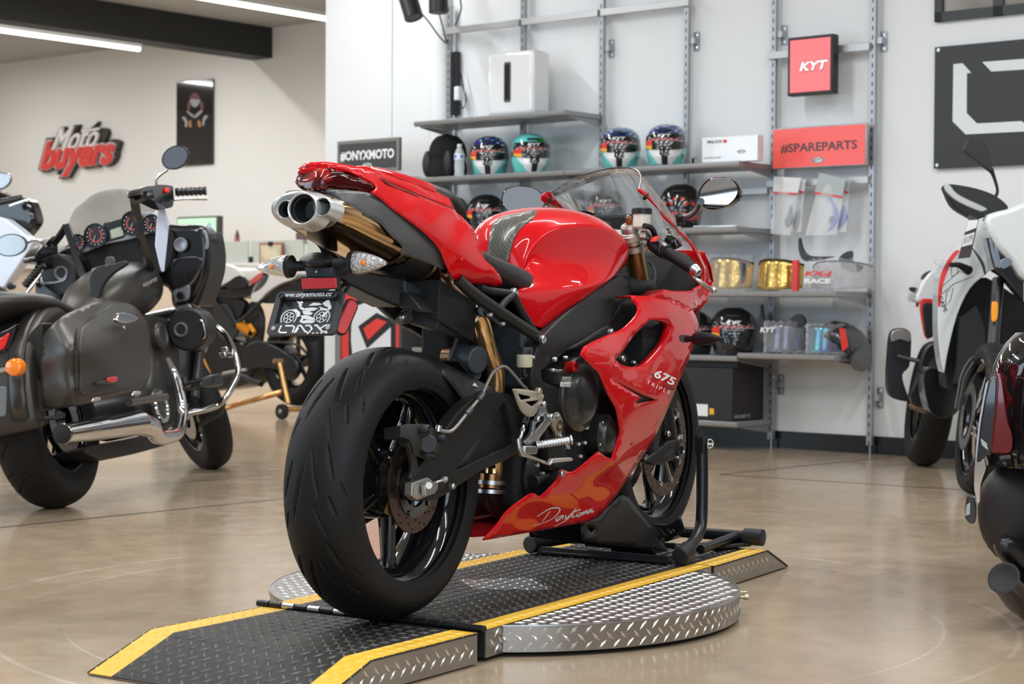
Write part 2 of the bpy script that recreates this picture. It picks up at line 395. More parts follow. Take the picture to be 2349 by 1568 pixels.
# floor saw-cuts
mb = MB()
def cut(a, b, w=.011):
    a, b = WORLD.Z(*a, 0), WORLD.Z(*b, 0); d = unit(b-a); n = V3(-d[1], d[0], 0)*w/2; z = V3(0, 0, .0012); mb.add([a+n+z, a-n+z, b-n+z, b+n+z], [(0, 1, 2, 3)])
cut((-260, 1236), (1500, 1057)); cut((1652, 1088), (2100, 1042)); cut((1652, 1088), (2600, 1148)); struct('floor_joint', mb, mat('saw_cut', (.035, .03, .027), .5), flat=True)
# ---------------------------------------------------------------- LED tubes on the ceiling
tube_m = mat('led_diffuser', (1, .98, .94), .5, emis=6)
hous = mat('led_housing', (.7, .7, .7), .4)
TZ = 3.28
e1 = W.loc(WORLD.Z(321, 112, TZ)); e2 = W.loc(WORLD.Z(756, 43, TZ))
rows = [(e1[0], e1[1]), (e2[0], e2[1])]
sp = e1[1]-e2[1]
def led(x1, yy, label, L=2.4, z=CEIL-.05, warm=False):
    t = thing('ceiling_tube_light', label, 'ceiling light', tuple(W.w(x1-L/2, yy, z)), W.yaw, 'tube lights on the ceiling')
    a = MB(); a.box(W, (x1-L/2, yy, z+.028), (L, .06, .035)); mk('housing', a, hous, t)
    a = MB(); a.cyl(W.w(x1-L+.01, yy, z-.004), W.w(x1-.01, yy, z-.004), .022, n=12); mk('diffuser', a, tube_m, t)
    area('tube_light', tuple(W.w(x1-L/2, yy, z-.035)), (0, 0, W.yaw), L, .07, LEDW, (1, .97, .93) if warm else (.97, .985, 1)); return t
LEDW = 62
led(e1[0], e1[1], 'leftmost white tube light ending below the black beam', 4.2, TZ, warm=True)
led(e2[0], e2[1], 'white tube light right of the black beam, running to the wall corner', 4.2, TZ, warm=True)
nn = 0
for xx, yy in [(3.2, 15.5), (3.2, 12.2), (.2, 15.5), (2.2, 9.4), (-4.2, e2[1]-1.5), (-4.2, e1[1]+2), (-.6, 5.4), (-5.2, 5.4), (-2.2, 2.6), (-5.6, 2.6), (-2.2, -.2), (-5.6, -.2), (-2.0, -3.), (-5.6, -3.), (-2.2, -5.6), (-5.6, -5.6)]:  # unseen tubes; those near the far left wall added to brighten it
    led(xx, yy, 'ceiling tube light outside the picture, over the showroom floor', 2.6)
# ---------------------------------------------------------------- turntable and ramps, checker plate with raised lozenges
blk_top = [plate('black_tread', (.013, .012, .0115), .6, 0, (6, (.035, .031, .027), .55, .75), .35), plate('black_tread_worn', (.05, .045, .038), .42, 0, (30, (.16, .14, .11), .45, .75))]
yel_top = [plate('yellow_tread', (.78, .45, .035), .5, 0, (14, (.60, .34, .03), .5, .75)), mat('yellow_raised', (.80, .50, .06), .42)]
sil_top = [plate('bare_tread', (.33, .325, .32), .28, .85, (7, (.20, .19, .185), .45, .65)), mat('bare_raised', (.82, .81, .79), .22, .85)]
sil_x = [plate('bare_side', (.36, .33, .30), .30, .8, (5, (.28, .25, .22), .4, .7)), mat('bare_side_raised', (.80, .78, .74), .22, .85)]
edge_m = mat('rubber_edge', (.008, .008, .008), .7)
PT = .075; hw = .312; ye = .062; R = .61
tt = thing('motorcycle_turntable', 'round silver checker-plate turntable with black and yellow deck under the red motorcycle', 'turntable', (0, 0, 0))
a = MB(); n = 160; a.lathe((0, 0, 0), (0, 0, 1), [(R, .012), (R, PT-.003)], n=n)
tread(a, lambda u, v, h: V3((R+h)*math.cos(u/R), (R+h)*math.sin(u/R), v), lambda u, v: abs(R*math.sin(u/R)) > hw-.02 and u < PI*R-.02, (-PI*R, PI*R, .022, PT-.013)); mk('side_plate', a, sil_x, tt, ang=25)
a = MB(); a.lathe((0, 0, 0), (0, 0, 1), [(.001, PT-.002), (R-.001, PT-.002), (R, PT-.0035)], n=n); tread(a, lambda u, v, h: V3(u, v, PT-.002+h), lambda u, v: u*u+v*v < (R-.012)**2 and abs(v) > hw+.012, (-R, R, -R, R)); mk('disc_plate', a, sil_top, tt, ang=25)
a = MB(); a.lathe((0, 0, 0), (0, 0, 1), [(R-.0005, PT-.004), (R+.0015, PT-.0035), (R+.0012, PT-.0005), (R-.002, PT-.001)], n=n); mk('rim_bead', a, mat('rim_bead', (.5, .5, .5), .3, .8), tt)
b = MB(); b.lathe((0, 0, 0), (0, 0, 1), [(.001, .004), (R-.03, .004), (R-.03, .03), (.001, .03)], n=64); mk('base_disc', b, edge_m, tt)
patch = [WORLD.Z(*q, PT+.002) for q in ((1053, 1328), (1218, 1324), (1266, 1352), (1088, 1350))]
def inpoly(x, y, P_):
    c = False
    for i in range(len(P_)):
        p, q = P_[i], P_[i-1]
        if (p[1] > y) != (q[1] > y) and x < (q[0]-p[0])*(y-p[1])/(q[1]-p[1])+p[0]: c = not c
    return c
def deck(name, x0, x1, y0, y1, m):
    a = MB(); z = PT+.001; a.prism([V3(x0, y0, z), V3(x1, y0, z), V3(x1, y1, z), V3(x0, y1, z)], (0, 0, -.0015)); tread(a, lambda u, v, h: V3(u, v, z+h), lambda u, v: y0+.004 < v < y1-.004 and not inpoly(u, v, patch), (x0+.01, x1-.01, -hw, hw)); return mk(name, a, m, tt, ang=25)
deck('deck_plate', -.600, .606, -hw+ye, hw-ye, blk_top); deck('yellow_edge', -.600, .606, -hw, -hw+ye, yel_top); deck('yellow_edge', -.600, .606, hw-ye, hw, yel_top)
a = MB(); a.prism(patch, (0, 0, -.001)); tread(a, lambda u, v, h: V3(u, v, PT+.002+h), lambda u, v: inpoly(u, v, patch), (min(p[0] for p in patch), max(p[0] for p in patch), min(p[1] for p in patch), max(p[1] for p in patch))); mk('bare_patch', a, sil_top, tt, ang=25)
for sy in (-1, 1):
    a = MB(); a.box(WORLD, (.003, sy*(hw-.002), .042), (1.206, .004, .062)); tread(a, lambda u, v, h: V3(u, sy*(hw+h), v), lambda u, v: True, (-.59, .60, .02, PT-.01)); mk('side_plate', a, sil_x, tt, ang=25)
for sx_ in (-1, 1): a = MB(); a.box(WORLD, (sx_*.598, 0, .042), (.006, 2*hw-.01, .06)); mk('end_plate', a, edge_m, tt)
lp = WORLD.Z(1706, 1368, .045); ld = unit(V3(RT[0], RT[1], 0)); br_ = mat('brass_pin', (.42, .36, .26), .3, 1)
for dz, r, l in ((0, .0055, .012), (.012, .0028, .008), (-.012, .0028, .006)): a = MB(); a.cyl(lp-ld*.02+V3(0, 0, dz), lp+ld*l+V3(0, 0, dz), r, n=12); mk('latch_pin', a, br_, tt)
a = MB(); a.cyl(lp+ld*.002, lp+ld*.012, .0085, n=14); mk('latch_collar', a, br_, tt)
def ramp(label, xa, xb, dx, yaw):
    """xa: hinge end, xb: crest; flat between, then sloping down over dx"""
    t = thing('turntable_ramp', label, 'ramp', (xa, 0, 0)); s = 1 if xb > xa else -1; cy, sy = math.cos(yaw), math.sin(yaw); L1 = xb-xa; top = PT-.002; sl = (top-.006)/abs(dx)
    def w(x, y, z): return V3(xa+x*cy-y*sy, x*sy+y*cy, z)
    def w2(u, v, h):     # surface height at u
        e = max(0, s*u-abs(L1)); return w(u, v, top-e*sl+h)
    def strip(nm, y0, y1, m):
        a = MB(); rows = [[w(0, y, top), w(L1, y, top), w(L1+dx, y, .006)] for y in (y0, y1)]; a.grid(rows if s > 0 else rows[::-1]); low = [[p-V3(0, 0, .002) for p in r] for r in rows]; a.grid(low[::-1] if s > 0 else low)
        a.add([rows[0][2], rows[1][2], low[1][2], low[0][2]], [(0, 1, 2, 3)]); u0, u1 = sorted((s*.01, L1+dx-s*.01)); tread(a, w2, lambda u, v: y0+.004 < v < y1-.004, (u0, u1, -hw, hw)); mk(nm, a, m, t, ang=25)
    strip('deck_plate', -hw+ye+.008, hw-ye-.008, blk_top); strip('yellow_edge', -hw, -hw+ye+.008, yel_top); strip('yellow_edge', hw-ye-.008, hw, yel_top)
    for q in (-1, 1):
        a = MB(); y = q*(hw-.001); a.prism([w(0, y, .004), w(L1+dx*.97, y, .004), w(L1, y, top-.003), w(0, y, top-.003)], (w(0, q*.004, 0)-w(0, 0, 0))*-1); u0, u1 = sorted((s*.012, L1+dx)); tread(a, lambda u, v, h: w(u, q*(hw-.001+h), v), lambda u, v: v < top-.014-max(0, s*u-abs(L1))*sl, (u0, u1, .018, PT)); mk('side_plate', a, sil_x, t, ang=25)
        a = MB(); y = q*(hw+.0005); a.tube([w(0, y, top-.0015), w(L1, y, top-.0015), w(L1+dx, y, .006)], .0022, n=6); mk('edge_bead', a, edge_m, t)
    a = MB(); a.box(Fr(w(0, 0, 0), yaw), (s*.003, 0, .04), (.003, 2*hw-.01, .066)); mk('end_plate', a, edge_m, t)
    a = MB(); a.prism([w(L1+dx, -hw, .006), w(L1+dx, hw, .006), w(L1+dx, hw, .0015), w(L1+dx, -hw, .0015)], w(-s*.01, 0, 0)-w(0, 0, 0)); mk('front_lip', a, sil_x, t); return t, w2, L1
r1, w1, L1_ = ramp('near checker-plate ramp with yellow edges and a tan oval bare spot', -.620, -1.008, -.19, -.045)
def on_r1(px, py, h):
    z = PT-.002
    for k in range(12): q = WORLD.Z(px, py, z+h); e = max(0, -(q[0]+.620)-.388); z = PT-.002-e*(PT-.008)/.19
    return q
a = MB(); a.prism([on_r1(*q, .0030) for q in smooth([(526, 1485), (532, 1475), (548, 1473), (580, 1476), (611, 1480), (590, 1487), (565, 1495), (540, 1493)], 4)], (0, 0, -.0028)); mk('bare_spot', a, mat('bare_tan', (.55, .38, .22), .6), r1)
r2, w2_, _ = ramp('far checker-plate ramp with yellow edges beyond the wheel chock', .622, 1.02, .165, .02)
hg = thing('hinge_rod', 'black segmented hinge rod between the near ramp and the turntable', 'hinge', (-.608, 0, PT)); hd = mat('hinge_black', (.03, .03, .032), .3, .6); hs = mat('hinge_worn', (.55, .55, .57), .25, 1)
p0, p1 = V3(-.606, .335, PT+.0045), V3(-.612, -.318, PT+.003); K = 17
for k in range(K): a = MB(); a.cyl(p0+(p1-p0)*(k/K+.002), p0+(p1-p0)*((k+1)/K-.002), .0085, n=14); mk('hinge_knuckle', a, hs if k in (2, 4, 6) else hd, hg, bevel=.001)
# ================================================================ THE RED MOTORCYCLE
red = mat('red_paint', (.58, .004, .008), .3, coat=.75, spec=.05, crough=.025)
dred = mat('dark_red_lens', (.05, .002, .002), .10, coat=.7, spec=.3, noise=(38, (.55, .012, .008), .50, .72))
blk = mat('satin_black', (.009, .009, .010), .45, spec=.4)
blk2 = mat('coarse_black_plastic', (.014, .015, .016), .55, bump=(600, .2, .0004))
bluegrey = mat('blue_grey_plastic', (.030, .036, .044), .5)
gloss = mat('gloss_black', (.006, .006, .007), .10, coat=.6)
rub = mat('tyre_rubber', (.0055, .0055, .006), .58, spec=.33, bump=(700, .25, .0003))
rubg = mat('tyre_groove', (.004, .004, .004), .8)
swing_m = mat('cast_black', (.011, .011, .011), .48, spec=.35, bump=(900, .2, .0003))
chrome = mat('bright_metal', (.75, .75, .76), .16, 1)
satin = mat('satin_metal', (.55, .55, .55), .34, 1)
bare = mat('bare_aluminium', (.52, .50, .46), .42, .9)
gold = mat('champagne_metal', (.55, .48, .38), .38, .8)
bronze = mat('bronzed_steel', (.62, .40, .20), .12, 1)
bronze2 = mat('bronzed_pipe', (.80, .50, .24), .20, .9)
pipe_m = mat('heated_steel', (.30, .21, .15), .32, 1)
disc_m = mat('brake_disc_steel', (.17, .125, .10), .38, 1)
shield = mat('grey_shield', (.085, .085, .087), .42, .35)
clear = mat('clear_lens', (.95, .97, 1), .04, trans=1, ior=1.35, alpha=.5)
amber = mat('amber_bulb', (.95, .25, .02), .25, emis=.15)
white_m = mat('white_print', (.85, .85, .85), .5)
silver_p = mat('silver_print', (.62, .62, .62), .4)
cream = mat('reservoir_plastic', (.72, .66, .48), .35, trans=.25)
mirror_m = mat('mirror_glass', (.82, .82, .82), .02, 1)
L = B.L; X = B.X; P = B.w
bike = thing('motorcycle', 'red and black sport motorcycle with under-seat triple exhaust standing on the turntable', 'motorcycle', tuple(B.o), B.yaw)
def part(n, mb, m, par=None, **k): return mk(n, mb, m, par or bike, **k)
def both(n, mb, m, par=None, **k): part(n, mb, m, par, **k); return part(n, mirror(mb, B), m, par, **k)
def bolt(px, py, l, r=.007, par=None, m=None, name='bolt', h=.006):
    a = MB(); o = L(px, py, l); a.lathe(o, -B.y, [(.0001, h), (r*.45, h), (r*.45, h*.4), (r*.6, h*.4), (r*.72, h), (r, h*.55), (r, -h)], n=16); return part(name, a, m or satin, par)
# ---------------------------------------------------------------- wheels
def tyre(F, cx, R, w, rim, name, grooves=None, m=rub, par=None, seg=150, y0=0):
    """tyre of revolution; grooves(theta, s) -> depth"""
    hw_ = w/2; prof = []
    K = 13
    for i in range(-K, K+1):
        t = i/K; a = t*PI*.5; y = hw_*math.sin(a)*1.0; r = R-(1-math.cos(a))*(hw_*.62); prof.append((r, y))
    r1, y1 = prof[-1]
    for r, y in ((r1-.018, hw_*1.0), (r1-.035, hw_*.95), (rim+.012, hw_*.84), (rim-.003, hw_*.78)): prof.append((r, y))
    prof = [(r, -y) for r, y in prof[::-1][:4]]+prof
    nT = seg if not grooves else 540
    if grooves:  # finer across the tread
        q = []
        for a, b in zip(prof[:-1], prof[1:]):
            for k in range(4): q.append((a[0]+(b[0]-a[0])*k/4, a[1]+(b[1]-a[1])*k/4))
        prof = q+[prof[-1]]
    o = F.w(cx[0], cx[1], cx[2]); v = []; f = []; n = len(prof); mi = []
    for j, (r, y) in enumerate(prof):
        for i in range(nT):
            th = 2*PI*i/nT; d = grooves(th, y, r) if grooves else 0; rr = r-d
            v.append(o+F.x*rr*math.cos(th)+F.z*rr*math.sin(th)+F.y*(y+y0))
    for j in range(n-1):
        for i in range(nT): i2 = (i+1) % nT; f.append((j*nT+i, j*nT+i2, (j+1)*nT+i2, (j+1)*nT+i))
    a = MB(); a.add(v, f)
    ob = mk(name, a, m, par, ang=60 if grooves else 40); return ob
def capsules(items, R, period):
    """groove marks: (theta0, y0, theta1, y1, half width) repeated round the tyre"""
    n = round(2*PI/period)
    def g(th, y, r):
        if r < R-.055: return 0
        t = (th % period)
        best = 0
        for t0, y0, t1, y1, w in items:
            for sh in (-period, 0, period):
                ax, ay, bx, by = (t0+sh)*R, y0, (t1+sh)*R, y1; px, py = t*R, y
                dx, dy = bx-ax, by-ay; u = ((px-ax)*dx+(py-ay)*dy)/(dx*dx+dy*dy); u = min(1, max(0, u))
                ww = w*(1-abs(2*u-1)**2*.65); d = math.hypot(px-ax-dx*u, py-ay-dy*u)
                if d < ww: best = max(best, .0045*min(1, (ww-d)/ww*3))
        return best
    return g
wheel_r = MB(); RR = .315; ax = (0, 0, RR)
def rimprof(mb, c, F, rb, hw_, lip=.014):
    prof = [(rb+.002, -hw_), (rb+.010, -hw_+.001), (rb+.010, -hw_+.006), (rb-.004, -hw_+.012), (rb-.014, -hw_+.026), (rb-.022, -hw_*.5), (rb-.024, 0), (rb-.022, hw_*.5), (rb-.014, hw_-.026), (rb-.004, hw_-.012), (rb+.010, hw_-.006), (rb+.010, hw_-.001), (rb+.002, hw_)]
    inner = [(r-.007, y) for r, y in prof[::-1]]
    mb.lathe(F.w(*c), F.y, prof+inner, n=96, ref=F.z, close=True)
def spokes(mb, c, F, n, a0, r0, r1, w0, w1, t0, t1, fork=False):
    c3 = F.w(*c)
    for k in range(n):
        a = a0+2*PI*k/n; d = F.x*math.cos(a)+F.z*math.sin(a); s_ = -F.x*math.sin(a)+F.z*math.cos(a); rings = []
        for i in range(9):
            t = i/8; r = r0+(r1-r0)*t; w = (w0+(w1-w0)*t)*(1+.9*max(0, t-.8)/.2*.6) ; th = t0+(t1-t0)*t
            rings.append([c3+d*r+s_*(math.cos(q)*w/2)+F.y*(math.sin(q)*th/2) for q in [2*PI*(j+.5)/12 for j in range(12)]])
        mb.loft(rings)
def holes_disc(name, c, F, r_in, r_out, th, y0, par, m, nh=10, wav=0, scale=1):
    """drilled brake disc"""
    outer = [(r_out*math.cos(2*PI*i/90), r_out*math.sin(2*PI*i/90)) for i in range(90)]; inner = [(r_in*math.cos(2*PI*i/60), r_in*math.sin(2*PI*i/60)) for i in range(60)]
    if wav: inner = [((r_in+wav*max(0, math.cos(6*2*PI*i/60))**6*-1)*math.cos(2*PI*i/60), (r_in-wav*max(0, math.cos(6*2*PI*i/60))**6)*math.sin(2*PI*i/60)) for i in range(60)]
    V = [Vector(p) for p in outer+inner]; E = [(i, (i+1) % 90) for i in range(90)]+[(90+i, 90+(i+1) % 60) for i in range(60)]; H = []
    for k in range(nh*3):
        a = 2*PI*k/(nh*3)+.05; rr = r_in+(r_out-r_in)*(.22+.28*(k % 3)); q = [(rr*math.cos(a)+.0034*math.cos(t), rr*math.sin(a)+.0034*math.sin(t)) for t in [2*PI*j/10 for j in range(10)]]
        H.append((rr*math.cos(a), rr*math.sin(a))); b = len(V); V += [Vector(p) for p in q]; E += [(b+j, b+(j+1) % 10) for j in range(10)]
    vv, _, ff, _, _, _ = delaunay_2d_cdt(V, E, [], 0, 1e-6); F2 = []
    for f in ff:
        cc = sum((vv[i] for i in f), Vector((0, 0)))/len(f)
        if cc.length > r_out or cc.length < r_in-(wav if wav else 0)-.0005 or any((cc-Vector(h)).length < .003 for h in H): continue
        if cc.length < r_in and wav:
            an = math.atan2(cc.y, cc.x)
            if cc.length < r_in-wav*max(0, math.cos(6*an))**6: continue
        F2.append(tuple(f))
    o = F.w(*c); mb = MB(); mb.add([o+F.x*p.x+F.z*p.y+F.y*y0 for p in vv], F2)
    return mk(name, mb, m, par, solid=th, off=0, flat=True)
rw = part('rear_wheel', (lambda m: (rimprof(m, ax, B, .222, .072), spokes(m, ax, B, 5, math.radians(-86), .05, .204, .030, .036, .05, .034), m.lathe(P(*ax), B.y, [(.0001, -.066), (.030, -.066), (.040, -.058), (.056, -.03), (.074, -.022), (.082, .01), (.084, .05), (.07, .062), (.0001, .064)], n=48), m)[-1])(MB()), gloss, ang=50)
per = 2*PI/9
gr = [(.02, -.004, .36, -.030, .0046), (.0, -.040, .24, -.060, .0042), (.36, -.052, .50, -.066, .0034), (.14, .010, .50, .036, .0046), (.12, .046, .38, .066, .0042), (.48, .056, .62, .070, .003), (.42, -.018, .64, -.042, .0038), (.25, -.074, .36, -.083, .0026)]
tyre(B, ax, RR, .184, .222, 'tyre', capsules(gr, RR, per), par=rw)
holes_disc('brake_disc', ax, B, .072, .110, .005, -.078, rw, disc_m, nh=12)
a = MB(); a.lathe(P(*ax), B.y, [(.05, -.074), (.066, -.076), (.074, -.079), (.074, -.084), (.05, -.084)], n=40, close=True)
for k in range(5): q = 2*PI*k/5+.5; a.cyl(P(.068*math.cos(q), -.082, RR+.068*math.sin(q)), P(.068*math.cos(q), -.088, RR+.068*math.sin(q)), .006, n=10)
mk('disc_carrier', a, gloss, rw)
a = MB(); sprk = [(.0001, 0), (.10, 0), (.10, .006), (.0001, .006)]
a.lathe(P(0, .078, RR), B.y, sprk, n=64)
for k in range(44): q = 2*PI*k/44; a.box(Fr(P(.103*math.cos(q), .081, RR+.103*math.sin(q)), B.yaw), (0, 0, 0), (.008, .005, .006), ry=-q)
mk('sprocket', a, blk, rw)
a = MB(); R1, R2, cx2 = .104, .034, .49
pts = [P(R1*math.cos(q), .081, RR+R1*math.sin(q)) for q in [PI*.5+.12+PI*k/12 for k in range(13)]]+[P(cx2+R2*math.cos(q), .081, RR+.06+R2*math.sin(q)) for q in [-PI*.5+PI*k/8 for k in range(9)]]
dense = crom(pts, 6, True); 
a.tube(dense, [.0075 if i % 2 else .0055 for i in range(len(dense))], n=6, closed=True); part('chain', a, mat('chain_steel', (.05, .048, .045), .4, .8))
# axle, adjuster block
a = MB(); a.cyl(P(0, -.135, RR), P(0, .14, RR), .012); part('rear_axle', a, satin)
# ---------------------------------------------------------------- swingarm (right leg traced, left mirrored)
Dsw = Depth(B, [(945, 1110, 'l', -.118), (960, 1150, 'l', -.118), (985, 1060, 'l', -.120), (1046, 1000, 'l', -.132), (1060, 1105, 'l', -.130), (1110, 900, 'l', -.142), (1110, 1060, 'l', -.14), (1165, 920, 'l', -.142), (1185, 1010, 'l', -.142), (1140, 970, 'l', -.142)])
sw_out = [(946, 1098, 1), (958, 1078), (980, 1046), (1010, 1003), (1046, 952), (1080, 918), (1112, 899), (1140, 897), (1160, 912), (1176, 940), (1190, 985), (1200, 1030), (1178, 1046), (1140, 1064), (1100, 1083), (1062, 1108), (1030, 1130), (1004, 1143), (972, 1150), (950, 1146, 1), (944, 1120)]
sw_hole = [(1047, 1077, 1), (1066, 1052), (1092, 1017), (1118, 985), (1140, 952), (1158, 925), (1176, 985), (1178, 1012), (1164, 1024), (1130, 1040), (1090, 1058), (1060, 1073)]
sw = panel(Dsw, sw_out, [sw_hole], step=10, sm=4); swing = both('swingarm', sw, swing_m, solid=.034, bevel=.004, seg=3)
web = panel(lambda x, y, o=0: Dsw(x, y, .03), [(1044, 1080, 1), (1075, 1030), (1120, 965), (1155, 915), (1190, 960), (1196, 1020), (1150, 1038), (1090, 1066)], sm=3, step=14); both('swingarm_web', web, swing_m, solid=.01)
a = MB(); a.loft([[P(.33+.09*math.cos(t)*1.2, y, .43+.085*math.sin(t)) for t in [2*PI*k/20 for k in range(20)]] for y in (-.12, -.06, 0, .06, .12)]); part('swingarm_bridge', a, swing_m)
# chain adjuster
a = MB(); a.prism([L(946, 1108, -.128), L(983, 1095, -.128), L(999, 1107, -.128), L(999, 1131, -.128), L(957, 1147, -.128), L(944, 1136, -.128)], B.y*.02); part('axle_plate', a, bare, bevel=.0015)
a = MB(); a.prism([L(966, 1112, -.132), L(992, 1103, -.132), L(992, 1127, -.132), L(967, 1137, -.132)], B.y*-.011); part('axle_block', a, satin, bevel=.0015)
a = MB(); a.cyl(L(984, 1113, -.15), L(984, 1113, -.128), .0085, n=6); part('axle_nut', a, gold)
a = MB(); a.cyl(L(994, 1109, -.133), L(1017, 1100, -.133), .0035, n=10); a.cyl(L(1014, 1101, -.133), L(1022, 1098, -.133), .0075, n=6); part('adjuster_bolt', a, satin)
bolt(1038, 1115, -.137, .007)
# rear caliper
Dc = Depth(B, [(920, 980, 'l', -.125), (1010, 1000, 'l', -.13), (960, 1050, 'l', -.13), (950, 1100, 'l', -.12), (975, 1020, 'l', -.145)])
a = panel(Dc, [(918, 976, 1), (930, 973), (980, 972), (988, 978), (998, 985), (1007, 998), (1010, 1012), (1006, 1030), (996, 1044), (976, 1052), (962, 1048), (950, 1042), (946, 1025), (938, 1008), (918, 1002, 1)], sm=3, step=8); part('rear_caliper', a, blk2, solid=.05, bevel=.006, seg=3)
a = panel(lambda x, y, o=0: Dc(x, y, .01), [(936, 1008), (955, 1040), (962, 1085), (975, 1092), (940, 1100), (947, 1080), (942, 1045)], sm=2, step=10); part('caliper_bracket', a, blk2, solid=.012)
for px, py, r in ((976, 985, .011), (984, 1044, .011), (1013, 1006, .009), (989, 1045, .008)): bolt(px, py, -.15, r, m=blk2, h=.01)
a = MB(); a.cyl(L(982, 1018, -.155), L(982, 1018, -.12), .021, n=24); part('caliper_piston', a, blk2, bevel=.003)
a = MB(); a.cyl(L(1007, 976, -.14), L(1005, 990, -.14), .0075, n=12); part('banjo_bolt', a, satin)
# braided hose with collars
hp = [(1006, 986, -.140), (1028, 990, -.146), (1042, 983, -.150), (1060, 962, -.152), (1074, 944, -.152), (1094, 920, -.152), (1104, 908, -.15), (1118, 878, -.148), (1130, 855, -.146), (1146, 842, -.148), (1160, 841, -.152), (1176, 856, -.158), (1196, 880, -.165), (1209, 893, -.166)]
a = MB(); a.tube([L(*q) for q in hp], .0042, n=10, sm=5); hose = part('brake_hose', a, mat('braided_hose', (.30, .28, .26), .35, .7, bump=(900, .8, .0006)))
for p_, q_ in (((1069, 950), (1080, 938)), ((1097, 917), (1108, 903))): a = MB(); a.cyl(L(*p_, -.152), L(*q_, -.152), .0075, n=14); mk('hose_collar', a, mat('hose_collar', (.10, .10, .10), .4, .6), hose)
# hugger over the tyre
Dh = Depth(B, [(965, 813, 'l', -.03), (1000, 830, 'l', -.06), (1060, 862, 'l', -.09), (1120, 900, 'l', -.125), (1040, 880, 'l', -.10), (1085, 920, 'l', -.12), (1060, 905, 'l', -.11), (1010, 850, 'l', -.085)])
a = panel(Dh, [(955, 812), (966, 808), (990, 816), (1040, 842), (1085, 866), (1130, 890), (1150, 915), (1120, 925), (1090, 940), (1062, 915), (1035, 880), (1000, 846)], sm=4, step=12); both('hugger', a, blk, solid=.003)
a = MB(); a.loft([[P(r*math.cos(t), y, RR+r*math.sin(t)) for y in (-.09, -.05, 0, .05, .09)]+[P((r+.003)*math.cos(t), y, RR+(r+.003)*math.sin(t)) for y in (.09, .05, 0, -.05, -.09)] for t, r in [(math.radians(58-7*k), .328+.003*k) for k in range(9)]]); part('hugger_top', a, blk)
a = MB(); a.prism([L(1086, 884, -.128), L(1090, 878, -.128), (L(1094, 884, -.128)), L(1099, 887, -.128)], B.y*.003); part('hugger_clip', a, white_m)
# ---------------------------------------------------------------- silencer
ring = []
def ell(x, zc, a_, b_, tilt=.0, pw=2.3, n=40):
    q = []
    for k in range(n):
        t = 2*PI*k/n; c, s_ = math.cos(t), math.sin(t); yy = a_*abs(c)**(2/pw)*np.sign(c); zz = b_*abs(s_)**(2/pw)*np.sign(s_)
        q.append(P(x+zz*tilt, yy-.003, zc+zz))
    return q
sil = [(-.318, .928, .083, .041), (-.27, .921, .094, .049), (-.20, .905, .101, .056), (-.12, .888, .103, .060), (-.04, .868, .100, .060), (.04, .848, .094, .057), (.11, .832, .082, .050), (.16, .820, .062, .044), (.19, .812, .045, .038)]
a = MB(); a.loft([ell(*q, tilt=-.35) for q in sil]); silencer = part('silencer', a, bronze, ang=50)
a = MB(); 
for x, zc, a_, b_ in ((-.085, .878, .1035, .062), (.065, .842, .092, .0565)): a.grid([ell(x-.006, zc, a_, b_, -.35), ell(x-.003, zc, a_+.003, b_+.003, -.35), ell(x+.003, zc, a_+.003, b_+.003, -.35), ell(x+.006, zc, a_, b_, -.35)], cv=True)
mk('weld_band', a, pipe_m, silencer)
a = MB(); a.grid([ell(x, zc, a_+.0025, b_+.0025, -.35) for x, zc, a_, b_ in ((-.055, .872, .102, .0605), (-.02, .863, .099, .060), (.02, .853, .096, .058), (.052, .845, .094, .057))], cv=True); mk('strap_band', a, blk, silencer, solid=.002)
capm = mat('satin_grey_cap', (.50, .50, .50), .30, .85)
cap = []
for x, s_, t in ((-.318, 1.02, 0), (-.330, 1.0, 0), (-.341, .93, 0), (-.346, .80, 0), (-.347, .5, 0), (-.347, .05, 0)): cap.append(ell(x, .928, .083*s_, .042*s_, tilt=-.35, pw=2.0))
a = MB(); a.grid(cap, cv=True); a.f.append(tuple(len(a.v)-40+i for i in range(40))); a.m.append(0); capo = mk('end_cap', a, capm, silencer, ang=60)
hole_m = mat('outlet_dark', (.004, .004, .004), .6)
for px, py, r, x0 in ((694, 478, .0335, -.405), (740.5, 474, .0195, -.388), (655, 480, .0195, -.388)):
    o = X(px, py, x0); d = unit(-B.x*.96-B.y*.16+B.z*.10)
    a = MB(); a.lathe(o, d, [(r*1.25, -.055), (r*1.06, -.022), (r*1.03, 0), (r*.99, .003), (r*.93, .002), (r*.90, -.004), (r*.89, -.03)], n=40); mk('outlet_ring', a, mat('cap_lip', (.72, .72, .72), .3, .6), silencer, ang=60)
    a = MB(); a.lathe(o, d, [(r*.89, -.003), (r*.86, -.006), (r*.86, -.012), (r*.76, -.013), (r*.75, -.07), (.0001, -.07)], n=36); mk('outlet_bore', a, hole_m, silencer)
for px, py in ((676, 507), (737, 502)):
    o = X(px, py, -.345); a = MB(); a.lathe(o, -B.x, [(.007, -.004), (.007, .001), (.0045, .002), (.0045, .008), (.0001, .009)], n=16); mk('cap_bolt', a, chrome, silencer)
